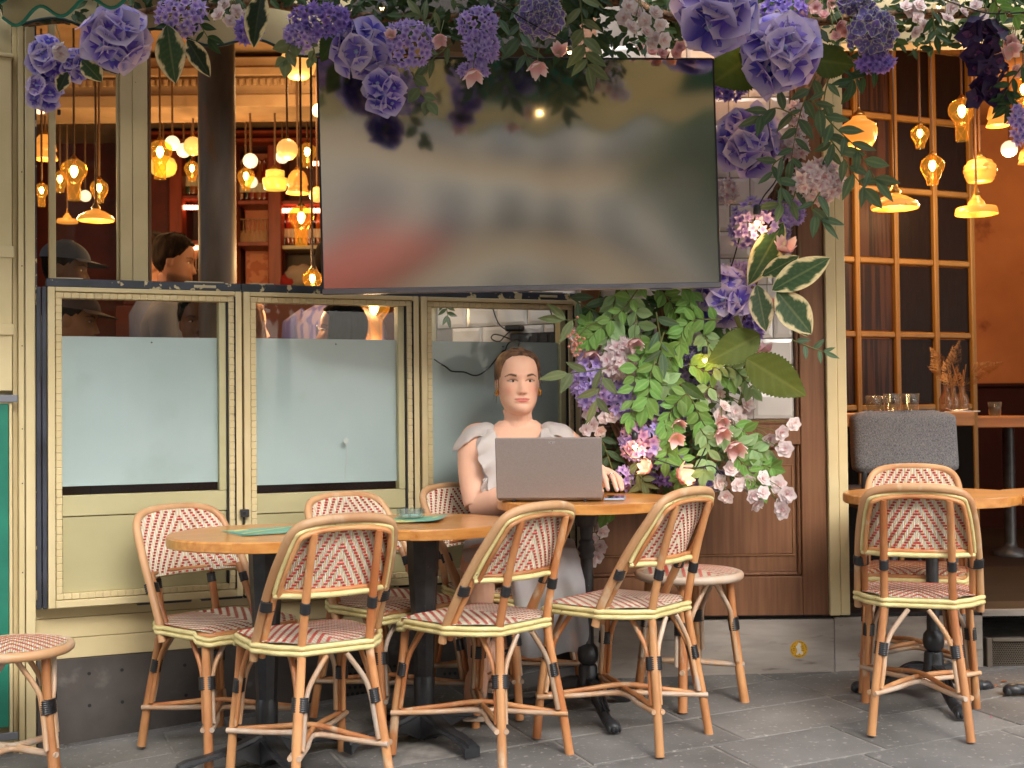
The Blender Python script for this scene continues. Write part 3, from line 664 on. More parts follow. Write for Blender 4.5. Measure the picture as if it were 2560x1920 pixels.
for i in range(len(dx_)-1):
    for z in hz:
        b_ = MB(); b_.box((dx_[i]+.0145, -.024, z-.015), (dx_[i+1]-.0145, .024, z+.015), 0, None, .006); b_.build('glazing_bar', ochre, pt)
ribg = mat('ribbed_dark_glass', srgb(30, 17, 12), srgb(20, 11, 8), scale=40, rough=.35, spec=.15, stretch=(6, 6, .2), bump=.4, bscale=60)
ribg2 = mat('ribbed_rosy_glass', srgb(62, 38, 27), srgb(34, 20, 14), scale=9, rough=.35, spec=.2, stretch=(5, 5, .15), bump=.2, bscale=60, contrast=(.45, .55))
for i in range(len(dx_)-1):
    for j in range(len(hz)-1):
        b_ = MB(); b_.box((dx_[i]+.012, -.006, hz[j+1]+.02) if hz[j+1] < hz[j] else (dx_[i]+.012, -.006, hz[j]+.02), (dx_[i+1]-.012, .006, hz[j]-.02 if hz[j+1] < hz[j] else hz[j+1]-.02)); b_.build('pane', ribg2 if i < 2 else ribg, pt)
b_ = MB(); b_.box((-.12, -.02, .27), (vx[-1], .02, hz[-1]-.025)); b_.build('lower_board', mat('black_board', srgb(15, 11, 9), rough=.8, spec=.08), pt)
# ------------------------------------------------------------------ pendant lamps (all lit)
opal = mat('opal_glass_lit', srgb(230, 180, 110), rough=.25, emit=(1, .52, .13), estr=.24, coat=.4)
opal_w = mat('white_globe_lit', srgb(255, 236, 200), rough=.25, emit=(1, .76, .46), estr=.40, coat=.4)
opal_y = mat('veined_opal_lit', srgb(200, 132, 62), srgb(140, 74, 24), scale=6, rough=.3, emit=(1, .37, .05), estr=.20, contrast=(.36, .42), detail=8, distort=1.5)
opal_g = mat('yellow_opal_lit', srgb(240, 210, 90), srgb(216, 180, 60), scale=14, rough=.3, emit=(1, .62, .12), estr=.16)
amber = glass_mat('amber_glass', (1.0, .70, .26), .06, 1.0, 1.5)
m_ = amber.node_tree; e_ = m_.nodes.new('ShaderNodeEmission'); e_.inputs[0].default_value = (1, .45, .06, 1); e_.inputs[1].default_value = .05; a_ = m_.nodes.new('ShaderNodeAddShader')
l_ = [x for x in m_.links if x.to_node.type == 'OUTPUT_MATERIAL'][0]; src_ = l_.from_socket; dst_ = l_.to_socket
m_.links.new(src_, a_.inputs[0]); m_.links.new(e_.outputs[0], a_.inputs[1]); m_.links.new(a_.outputs[0], dst_)
bulbm = emit_mat('bulb_filament', (1, .78, .42), 14, (1, .9, .7))
brass = mat('aged_brass', srgb(150, 112, 60), rough=.35, metal=.9)
cordm = mat('tan_cord', srgb(92, 64, 40), rough=.8)
# profiles: (radius, height) in units of the lamp's half width; z = 0 at the neck, down is negative
LP = {
 'globe': ([(.18, 0), (.5, -.12), (.8, -.38), (.98, -.75), (1, -1.0), (.96, -1.3), (.8, -1.62), (.5, -1.88), (.0, -2.0)], 0, 0),
 'school': ([(.34, 0), (.40, -.1), (.46, -.2), (.95, -.52), (.9, -.56), (1.0, -.75), (.99, -1.05), (.88, -1.45), (.72, -1.72), (.6, -1.8), (.0, -1.82)], 0, 0),
 'wide': ([(.22, 0), (.26, -.1), (.5, -.18), (.86, -.40), (.92, -.42), (.93, -.5), (1.0, -.55), (1.0, -.66), (.96, -.70), (.88, -.66), (.3, -.3)], 0, 0),
 'flare': ([(.16, 0), (.2, -.15), (.36, -.32), (.42, -.52), (.9, -.6), (.95, -.68), (1.0, -.92), (.98, -.95), (.88, -.7), (.3, -.5)], 0, 0),
 'beehive': ([(.3, 0), (.36, -.1), (.72, -.24), (.8, -.36), (.76, -.4), (.93, -.5), (.98, -.64), (.92, -.7), (1.0, -.8), (1.0, -.96), (.93, -1.02), (.94, -1.18), (.86, -1.3), (.84, -1.42), (.7, -1.58), (.0, -1.62)], 0, 0),
 'bell': ([(.3, 0), (.5, -.1), (.72, -.4), (.82, -.8), (.86, -1.1), (.92, -1.25), (.8, -1.35), (.82, -1.6), (1.0, -2.0), (.97, -2.02), (.75, -1.6)], .04, 8),
 'pear': ([(.3, 0), (.42, -.08), (.85, -.45), (1.0, -.85), (.95, -1.25), (.7, -1.75), (.5, -2.2), (.46, -2.6), (.43, -2.62)], .05, 10),
 'pear_tail': ([(.3, 0), (.45, -.06), (.88, -.4), (1.0, -.8), (.93, -1.15), (.62, -1.6), (.5, -1.85), (.46, -3.2), (.43, -3.22)], .06, 10),
 'bowl': ([(.4, 0), (.72, -.08), (.74, -.5), (.66, -.58), (.98, -.7), (1.0, -.95), (.86, -1.5), (.8, -1.58), (.0, -1.6)], 0, 0),
 'grape': ([(.3, 0), (.8, -.25), (1.0, -.7), (1.0, -1.1), (.85, -1.5), (.4, -1.7), (.0, -1.72)], .10, 7),
}
def pendant(px, py, wpx, Y, kind, mt, label, light=0, cap=True, top=2.98, grp='pendant lamps'):
    """px, py: centre of the shade in the photo; wpx: its width there; Y: how far in it hangs"""
    c = P(px, py, Y); r = wpx/2*Y/FPX; prof, rib, rn = LP[kind]; zmin = min(z for _, z in prof)
    neck = c.z - zmin*r/2
    o = empty('pendant_lamp', label, 'lamp', (c.x, Y, neck), 0, grp)
    sh_ = MB().lathe([(a*r, z*r) for a, z in prof], 24, rib=rib, ribn=rn, capb=False, capt=False)
    if kind.startswith('pear'):      # clear glass needs a wall and a bulb
        sh_.build('shade', mt, o)
        b_ = MB(); b_.lathe([(.0, -.5*r), (.2*r, -.55*r), (.3*r, -.85*r), (.24*r, -1.15*r), (.1*r, -1.38*r), (.0, -1.42*r)], 12); b_.build('bulb', bulbm, o)
        b_ = MB(); b_.lathe([(.15*r, 0.02*r), (.17*r, -.5*r)], 10); b_.build('holder', brass, o)
        for k in range(5):           # cut ridges wound round the glass
            pts = []
            for t in range(22):
                f = t/21; zz = -.3*r+(zmin+.35)*r*f; rr = 0
                for i in range(len(prof)-1):
                    z0, z1 = prof[i][1]*r, prof[i+1][1]*r
                    if z1 <= zz <= z0: rr = (prof[i][0]+(prof[i+1][0]-prof[i][0])*((zz-z0)/(z1-z0+1e-9)))*r
                if rr == 0: rr = prof[-1][0]*r
                a = 2*math.pi*k/5+f*3.2; pts.append((rr*1.02*math.cos(a), rr*1.02*math.sin(a), zz))
            b_ = MB(); b_.tube(pts, .028*r, 5); b_.build('glass_ridge', mt, o)
    else: sh_.build('shade', mt, o)
    if cap:
        b_ = MB(); kk = prof[0][0]
        b_.lathe([(kk*1.12*r, -.04*r), (kk*1.15*r, .06*r), (kk*.7*r, .2*r), (.1*r, .34*r), (.06*r, .5*r)], 16); b_.build('cap', brass, o)
    b_ = MB(); b_.tube([(0, 0, .45*r), (0, 0, top-neck)], .0055, 6); b_.build('cord', cordm, o)
    if light:
        ld = bpy.data.lights.new('lamp_light', 'POINT'); ld.energy = light*.5; ld.color = (1, .62, .28); ld.shadow_soft_size = .05
        lo = bpy.data.objects.new('lamp_light', ld); C.objects.link(lo); lo.parent = o; lo.location = (0, 0, zmin*r-.06)
    return o
def mapcapprof(): pass
YR = 5.9
pendant(2148, 330, 89, 5.6, 'school', opal_y, 'squat veined opal lamp just right of the doorway post', 5, top=3.0)
pendant(2300, 342, 45, 5.8, 'pear', amber, 'small amber glass pear lamp in front of the partition, upper one', 0)
pendant(2331, 425, 58, 5.7, 'pear', amber, 'twisted amber pear lamp in front of the partition, lower one', 3)
pendant(2237, 502, 118, 5.5, 'wide', opal_y, 'wide shallow veined opal lamp, lowest of those in the doorway at left', 6)
pendant(2441, 512, 105, 5.7, 'flare', opal_y, 'flared shallow opal lamp hanging under the ribbed beehive lamp', 5)
pendant(2450, 425, 80, 6.0, 'beehive', opal_y, 'ribbed beehive opal lamp above the flared one', 2)
pendant(2405, 300, 66, 5.9, 'pear_tail', amber, 'large amber lamp with a straight glass tail near the doorway top', 3)
pendant(2494, 287, 57, 5.6, 'bell', opal_y, 'small opal bell lamp below the dark orchids', 3)
pendant(2523, 372, 40, 6.9, 'globe', opal_w, 'small round white globe lamp near the right edge', 42)
pendant(2560, 235, 60, 5.5, 'pear', amber, 'amber pear lamp cut by the right edge behind leaves', 0)
pendant(2563, 392, 36, 5.7, 'bell', opal_y, 'small bell lamp cut by the right edge', 0)
# left room
pendant(98, 262, 48, 6.3, 'globe', opal_w, 'round globe lamp below the flowers beside the left pilaster', 0)
pendant(113, 368, 62, 6.6, 'bell', opal_y, 'opal bell lamp beside the left pilaster', 2)
pendant(104, 488, 36, 6.0, 'pear_tail', amber, 'narrow amber lamp with tail beside the left pilaster', 0)
pendant(185, 450, 64, 6.0, 'pear_tail', amber, 'large amber lamp with tail in the middle of the left pane', 5)
pendant(150, 455, 40, 6.9, 'pear', amber, 'amber pear lamp half behind the large one in the left pane', 0)
pendant(213, 490, 29, 7.2, 'globe', opal_w, 'small white globe lamp behind the left pane', 0)
pendant(248, 478, 44, 6.2, 'pear', amber, 'amber pear lamp at the right in the left pane', 0)
pendant(240, 537, 90, 5.9, 'wide', opal_y, 'wide shallow opal lamp, lowest in the left pane', 4)
pendant(168, 545, 52, 6.9, 'flare', opal_y, 'dim flared opal lamp behind the wide one in the left pane', 0)
pendant(400, 400, 60, 6.3, 'pear_tail', amber, 'large amber lamp with tail next to the cream post', 4)
pendant(408, 416, 62, 7.1, 'grape', opal_g, 'lumpy yellow glass lamp behind the large amber one', 0)
pendant(431, 358, 37, 6.4, 'globe', opal_w, 'white globe lamp left of the iron column, nearest', 0)
pendant(459, 376, 36, 7.0, 'globe', opal_w, 'white globe lamp left of the iron column, middle one', 0)
pendant(483, 366, 48, 6.7, 'globe', opal, 'cream globe lamp half behind the iron column', 0)
pendant(480, 428, 38, 6.9, 'pear', amber, 'amber pear lamp beside the iron column at its left', 3)
pendant(626, 402, 37, 6.6, 'globe', opal_w, 'white globe lamp right of the iron column', 0)
pendant(615, 448, 42, 6.8, 'pear', amber, 'amber pear lamp under the white globe right of the column', 3)
pendant(629, 455, 30, 7.6, 'globe', opal_w, 'small white globe lamp partly hidden by the amber pear lamp', 0)
pendant(718, 374, 54, 6.0, 'globe', opal, 'cream ball lamp with brass cap in front of the shelves', 3)
pendant(688, 450, 64, 6.6, 'bowl', opal_g, 'squat yellow opal lamp with two dark spots', 0)
pendant(744, 455, 58, 6.4, 'bell', opal_y, 'pale ribbed bell lamp beside the yellow one', 3)
pendant(706, 392, 34, 7.3, 'globe', opal_w, 'white globe lamp behind the cream ball lamp', 0)
pendant(768, 388, 46, 7.0, 'pear', amber, 'amber pear lamp near the upper left side of the screen', 0)
pendant(753, 565, 62, 5.7, 'pear_tail', amber, 'large amber lamp with cut tail in front of the bottles', 5)
pendant(781, 705, 47, 5.6, 'pear', amber, 'small amber lamp just above the middle window panel', 3)
pendant(793, 487, 40, 6.2, 'globe', opal, 'cream globe lamp cut by the left side of the screen, lower one', 0)
pendant(798, 277, 36, 6.2, 'globe', opal_w, 'white globe lamp cut by the left side of the screen, upper one', 0)
pendant(746, 157, 90, 6.1, 'globe', opal, 'very large glowing globe lamp behind hanging leaves at the top', 4)
pendant(935, 795, 78, 6.2, 'pear_tail', amber, 'amber lamp seen through the middle window panel', 5)
# ------------------------------------------------------------------ what the front looks out on (seen only in reflections) and the awning overhead
stonef = mat('limestone_front', srgb(240, 206, 158), srgb(220, 184, 138), scale=2, rough=.8)
glz = mat('dark_window_panes', srgb(122, 112, 100), rough=.1)
def house(x0, x1, y, h, label, floors, bays):
    o = empty('street_house', label, 'building', ((x0+x1)/2, y, -.4), 0, 'houses across the street')
    wd = (x1-x0)/2
    b_ = MB(); b_.box((-wd, -6, 0), (wd, 0, h)); b_.build('wall', stonef, o)
    b_ = MB(); b_.prism([(-wd, -5.5), (wd, -5.5), (wd, .25), (-wd, .25)], h, h+.25); b_.build('cornice', stonef, o)
    b_ = MB(); b_.add([(-wd, .2, h+.25), (wd, .2, h+.25), (wd, -1.6, h+3), (-wd, -1.6, h+3), (-wd, -6, h+3), (wd, -6, h+3)], [(0, 1, 2, 3), (3, 2, 5, 4)]); b_.build('roof', mat('zinc_roof', srgb(110, 116, 124), rough=.5), o)
    wm = MB().box((-.55, 0, 0), (.55, .05, 2.0)).mesh('window', glz)
    sm_ = MB().box((-.75, -.0, -.1), (.75, .03, 2.2)).mesh('window_surround', mat('pale_surround', srgb(246, 232, 204), rough=.8)); rl_ = MB()
    for q_ in range(14): rl_.box((-.75+q_*.11, .3, -.25), (-.72+q_*.11, .33, .65))
    rl_ = rl_.mesh('railing', mat('dark_railing', (.03, .03, .03)))
    for f in range(floors):
        z = .9+f*(h-.6)/floors
        for k in range(bays):
            mm_ = Matrix.Translation((-wd+(k+.5)*2*wd/bays, .0, z)); inst('window', wm, o, mm_); inst('window_surround', sm_, o, mm_); tag(inst('railing', rl_, o, mm_), kind='stuff')
        b_ = MB(); b_.box((-wd, .0, z-.3), (wd, .35, z-.15)); b_.build('balcony', stonef, o)
    return o
house(-16, -5.2, -15, 15, 'pale stone street house across the road at the left', 5, 6)
house(-5, 5.5, -17, 17, 'tall pale stone house straight across the road', 5, 6)
house(5.8, 15, -19, 14, 'pale stone house across the road at the right', 4, 5)
def foliage_ball(c, r, n, mt, parent, name):
    b_ = MB(); rnd = random.Random(n)
    for i in range(n):
        d = Vector((rnd.gauss(0, 1), rnd.gauss(0, 1), rnd.gauss(0, 1))).normalized()*r*(.55+.5*rnd.random()); d.z *= .8
        u_ = Vector((rnd.gauss(0, 1), rnd.gauss(0, 1), rnd.gauss(0, 1))).normalized(); v_ = u_.cross(d).normalized(); s_ = .16*rnd.uniform(.6, 1.4)
        q = Vector(c)+d; b_.add([q-u_*s_, q-v_*s_*.6, q+u_*s_, q+v_*s_*.6], [(0, 1, 2, 3)])
    return b_.build(name, mt, parent)
leafm = mat('street_tree_leaf', srgb(70, 96, 44), srgb(50, 72, 32), rough=.6)
for (x, y, lab) in ((7.6, -7.5, 'street tree across the pavement, right'), (10.5, -4, 'street tree beside the pavement, far right')):
    o = empty('street_tree', lab, 'tree', (x, y, -.5))
    b_ = MB(); b_.tube([(0, 0, 0), (.05, 0, 2.2), (0, .1, 4.2)], [.16, .12, .06], 8); b_.build('trunk', mat('bark', srgb(90, 80, 66), rough=.9), o)
    foliage_ball((0, 0, 5.2), 2.6, 2600, leafm, o, 'crown')
o = empty('red_parasol_standin', 'red parasol added across the street for the red mirrored in the screen', 'parasol', (.2, -6.5, -.4))  # added, unseen: stands in for the vague red mirrored in the screen
b_ = MB(); b_.tube([(0, 0, 0), (0, 0, 3.5)], .03, 8); b_.build('pole', M['black_iron'], o)
b_ = MB(); b_.lathe([(1.25, 2.9), (1.25, 3.1), (.7, 3.45), (0, 3.7)], 8, smooth=False, capb=False); b_.build('canopy', mat('red_canvas', srgb(206, 84, 50), rough=.8), o)
# awning over the terrace
canvas = mat('cream_canvas', srgb(196, 184, 146), srgb(180, 168, 130), scale=4, rough=.85, bump=.1, bscale=200)
green_c = mat('green_canvas', srgb(22, 104, 88), srgb(16, 88, 74), rough=.8)
dgreen = mat('dark_green_piping', srgb(14, 44, 38), rough=.7)
lgreen = mat('green_piping', srgb(30, 120, 98), rough=.7)
for m_, c_ in ((canvas, srgb(196, 184, 146)), (green_c, srgb(22, 104, 88))):      # thin cloth glows a little against the sky
    n_ = m_.node_tree.nodes; l_ = m_.node_tree.links; o_ = n_['Material Output']; t_ = n_.new('ShaderNodeBsdfTranslucent'); t_.inputs[0].default_value = (*c_, 1); x_ = n_.new('ShaderNodeMixShader'); x_.inputs[0].default_value = .40
    l_.new(n_['Principled BSDF'].outputs[0], x_.inputs[1]); l_.new(t_.outputs[0], x_.inputs[2]); l_.new(x_.outputs[0], o_.inputs[0])
aw = empty('awning', 'cream and green striped awning over the terrace with scalloped valance', 'awning')
AF0, AF1 = Vector((-3.2, 2.75, 2.64)), Vector((8.2, 4.29, 2.52)); AB0 = Wp(-1.9, .16, 3.02); AB1 = Vector((8.4, FY-.12, 3.02))
AFm = Vector((-1.07, 3.62, 2.42))
b_ = MB(); n = 24
for k in range(n):
    t0, t1 = k/n, (k+1)/n
    f0, f1 = AF0.lerp(AF1, t0), AF0.lerp(AF1, t1); g0, g1 = AB0.lerp(AB1, t0), AB0.lerp(AB1, t1)
    b_.add([f0, f1, g1, g0, f0+Vector((0, 0, .004)), f1+Vector((0, 0, .004)), g1+Vector((0, 0, .004)), g0+Vector((0, 0, .004))], [(0, 3, 2, 1), (4, 5, 6, 7), (0, 1, 5, 4)], k % 2)
b_.build('canvas_roof', [canvas, green_c], aw)
def valance(name, p0, p1, ztop, zbot, amp, lam, mt, pipe, parent, phase=0, pr=.006, thick=.003):
    L = (p1-p0).length; n = max(int(L/lam*14), 8); d = (p1-p0)/n; nrm = Vector((-(p1-p0).y, (p1-p0).x, 0)).normalized(); b_ = MB(); edge = []
    vs = []; fs = []
    for i in range(n+1):
        q = p0+d*i; s = i/n*L; zb = zbot+amp*math.sin(s/lam*2*math.pi+phase); wob = nrm*.006*math.sin(s*9+phase)
        a = Vector((q.x, q.y, zb))+wob; c = Vector((q.x, q.y, ztop)); vs += [a, c, a+nrm*thick, c+nrm*thick]; edge.append(a+nrm*thick*.5)
    for i in range(n):
        k = i*4; fs += [(k, k+4, k+5, k+1), (k+2, k+3, k+7, k+6)]
    b_.add(vs, fs, 0, True); o_ = b_.build(name, mt, parent)
    e = MB(); e.tube(edge, pr, 6); e.build('piping', pipe, o_); return o_
valance('valance', AF0.copy(), AF1.copy(), 2.60, 2.47, .035, .34, canvas, lgreen, aw)
# the end flap whose corner hangs into view at the top left: cream over green scallops
pA = P(5, 40, 3.85); pB = P(420, 0, 3.58); zf = P(5, 65, 3.85).z
ef = valance('end_flap', Vector((pA.x, pA.y, 0)), Vector((pB.x, pB.y, 0)), 2.72, zf+.016, .022, .19, canvas, lgreen, aw, 2.6, .0055)
valance('end_flap_green', Vector((pA.x-.02, pA.y-.03, 0)), Vector((pB.x-.02, pB.y-.03, 0)), 2.72, zf+.075, .02, .21, green_c, lgreen, aw, 3.6, .003)
# inner valance parallel to the window wall
p0, p1 = Wp(W(28, 85, .2)[0], .2, 0), Wp(W(880, 150, .2)[0], .2, 0); zi = W(600, 100, .2)[1]
valance('inner_valance', p0, p1, 2.75, zi-.012, .022, .34, canvas, dgreen, aw, -1.2, .0055)
# ------------------------------------------------------------------ rattan bistro chairs
def cane_mat(name, c1, c2, grey):
    m = mat(name, c1, c2, scale=7, rough=.45, stretch=(1, 1, .5), wear=grey, wear_at=(.60, .72), wscale=16, bump=.12, bscale=30, objvar=.2, rvar=.1, coat=.05, detail=7)
    return m
cane = cane_mat('orange_cane', srgb(200, 146, 96), srgb(164, 98, 54), srgb(200, 174, 142))
cane_top = cane_mat('pale_bent_cane', srgb(196, 156, 114), srgb(178, 130, 88), srgb(202, 176, 146))
cane_grey = cane_mat('weathered_grey_cane', srgb(186, 168, 150), srgb(186, 142, 100), srgb(170, 160, 152))
cream_c = mat('cream_binding', srgb(222, 208, 150), srgb(206, 190, 130), scale=25, rough=.4, wear=srgb(120, 104, 70), wear_at=(.70, .72), wscale=60)
blackw = mat('black_plastic_wrap', (.012, .012, .014), (.02, .02, .022), rough=.28)
str_w = mat('white_strand', srgb(234, 230, 222), srgb(222, 216, 204), scale=30, rough=.4)
str_c = mat('ivory_strand', srgb(226, 210, 172), srgb(214, 196, 154), scale=30, rough=.4)
str_r = mat('red_strand', srgb(190, 58, 46), srgb(164, 42, 34), scale=30, rough=.4)
WV = [str_w, str_c, str_r]
def weave(surf, u0, u1, vlim, pitch, dash, row, period, sgn=1, lift=.0016, dl=2.0, maxoff=None, sides=(1,), phase=0, apex=0.0):
    """vertical strands u = const between vlim(u) and short red strands crossing them in chevrons. surf(u, v) -> point, normal"""
    b = MB(); n = int((u1-u0)/pitch); off = (u1-u0-n*pitch)/2
    for i in range(n):
        ua = u0+off+i*pitch; um = ua+pitch/2; lim = vlim(um)
        if lim is None: continue
        v0, v1 = lim
        if v1-v0 < .012: continue
        k = 7; vs = []
        for j in range(k+1):
            v = v0+(v1-v0)*j/k; p, nn = surf(um, v); e = (surf(um+pitch*.5, v)[0]-surf(um-pitch*.5, v)[0])*.49
            vs += [p-e, p+nn*lift, p+e, p-nn*lift]
        fs = [(j*4+q, j*4+(q+1) % 4, j*4+4+(q+1) % 4, j*4+4+q) for j in range(k) for q in range(4)]
        b.add(vs, fs, i % 2, True)
    nd = int((u1-u0)/pitch/2)+2; vlo = min(vlim(u0+(u1-u0)*t)[0] for t in (.1, .3, .5, .7, .9) if vlim(u0+(u1-u0)*t)); vhi = max(vlim(u0+(u1-u0)*t)[1] for t in (.1, .3, .5, .7, .9) if vlim(u0+(u1-u0)*t))
    for r_ in range(int((vhi-vlo)/row)+1):
        v = vlo+(r_+.5)*row
        for kx in range(-nd, nd+1):
            if (r_*sgn + abs(kx) + phase) % period: continue
            uc = (u0+u1)/2+kx*pitch+apex; h = dash*.50
            lim = vlim(uc)
            if lim is None or not (lim[0]+.003 < v < lim[1]-.003): continue
            for sd_ in sides:
                vs = []
                for uu in (uc-h, uc, uc+h):
                    for (vv, ll) in ((v-row*.34, lift*.6), (v-row*.2, lift*dl), (v+row*.2, lift*dl), (v+row*.34, lift*.6)):
                        p, nn = surf(uu, vv); vs.append(p+nn*ll*sd_)
                fs = [(a*4+q, a*4+q+1, a*4+5+q, a*4+4+q) for a in range(2) for q in range(3)]
                b.add(vs, fs, 2, True)
    return b
# --- shape of the back
ARCH = [(.2135, -.045, .385), (.2125, -.068, .45), (.207, -.132, .56), (.199, -.192, .65), (.188, -.240, .715), (.175, -.272, .762), (.142, -.293, .789), (.08, -.303, .801), (0, -.305, .804)]
def arch_at(z):
    for (x0, y0, z0), (x1, y1, z1) in zip(ARCH, ARCH[1:]):
        if z0 <= z <= z1: t = (z-z0)/(z1-z0+1e-9); return x0+(x1-x0)*t, y0+(y1-y0)*t
    return (0, -.305) if z > .8 else (ARCH[0][0], ARCH[0][1])
def upy(z): return -.205-(z-.445)*.27
def back_surf(u, v):
    def pt(u, v):
        xa, ya = arch_at(min(v, .80)); t = min(abs(u)/max(xa, .06), 1.1)
        yc = upy(v)+.018
        return Vector((u, yc+(max(ya, yc)-yc+.004)*t*t if ya > yc else yc+(ya-yc)*t*t, v))
    p = pt(u, v); du = pt(u+.004, v)-pt(u-.004, v); dv = pt(u, v+.004)-pt(u, v-.004)
    n = dv.cross(du).normalized()        # towards the sitter
    return p, n
def back_lim(u):
    a = abs(u)
    if a > .196: return None
    zt = .61
    for i in range(len(ARCH)-1):
        if ARCH[i+1][0] <= a <= ARCH[i][0]:
            t = (ARCH[i][0]-a)/(ARCH[i][0]-ARCH[i+1][0]+1e-9); zt = ARCH[i][2]+(ARCH[i+1][2]-ARCH[i][2])*t
    return (.580+.006*(a/.2)**2, zt-.004)
# --- shape of the seat
SEAT = crom([(0, -.208), (.075, -.207), (.118, -.196), (.168, -.152), (.198, -.085), (.207, 0), (.203, .10), (.19, .172), (.16, .196), (.08, .203), (0, .204), (-.08, .203), (-.16, .196), (-.19, .172), (-.203, .10), (-.207, 0), (-.198, -.085), (-.168, -.152), (-.118, -.196), (-.075, -.207)], 5, True) if False else None
def seat_outline(n=5): return crom([(x, y, 0) for x, y in [(0, -.208), (.075, -.207), (.118, -.196), (.168, -.152), (.198, -.085), (.207, 0), (.203, .10), (.19, .172), (.16, .196), (.08, .203), (0, .204), (-.08, .203), (-.16, .196), (-.19, .172), (-.203, .10), (-.207, 0), (-.198, -.085), (-.168, -.152), (-.118, -.196), (-.075, -.207)]], n, True)
SO = seat_outline(6)
def seat_lim(u):
    ys = []
    for a, b in zip(SO, SO[1:]+SO[:1]):
        if (a.x-u)*(b.x-u) <= 0 and abs(a.x-b.x) > 1e-7: ys.append(a.y+(b.y-a.y)*(u-a.x)/(b.x-a.x))
    if len(ys) < 2: return None
    return (min(ys)+.004, max(ys)-.004)
def seat_surf(u, v):
    def pt(u, v):
        d = max(abs(u)/.207, abs(v)/.206); z = .440+.012*(1-min(d, 1)**3)-.014*max(0, (v-.13)/.07)**2
        return Vector((u, v, z))
    p = pt(u, v); n = (pt(u+.004, v)-pt(u-.004, v)).cross(pt(u, v+.004)-pt(u, v-.004)).normalized(); return p, n
REAR = [(.166, -.262, 0), (.150, -.244, .15), (.130, -.222, .30), (.120, -.213, .38), (.116, -.211, .445), (.114, -.249, .60), (.112, -.288, .72), (.109, -.303, .765)]
FRONT = [(.205, .212, 0), (.196, .196, .16), (.186, .174, .30), (.180, .162, .425)]
def at_z(path, z, s):
    for a, b in zip(path, path[1:]):
        if a[2] <= z <= b[2]:
            t = (z-a[2])/(b[2]-a[2]); return Vector(((a[0]+(b[0]-a[0])*t)*s, a[1]+(b[1]-a[1])*t, z))
    return Vector((path[-1][0]*s, path[-1][1], path[-1][2]))
def wrap_mesh(p, d, r, h, wide, n=6, side=None):
    d = d.normalized(); b = MB(); prof = []
    for k in range(n):
        z0 = -h/2+h*k/n; z1 = z0+h/n; prof += [(r*.93, z0), (r*1.03, z0+h/n*.3), (r*1.03, z0+h/n*.7)]
    prof.append((r*.93, h/2))
    sx = side if side is not None else Vector((1, 0, 0)); sx = (sx-d*sx.dot(d)).normalized(); sy = d.cross(sx)
    m4 = Matrix(((sx.x*wide, sy.x, d.x, p.x), (sx.y*wide, sy.y, d.y, p.y), (sx.z*wide, sy.z, d.z, p.z), (0, 0, 0, 1)))
    b.lathe(prof, 14, M=m4); return b
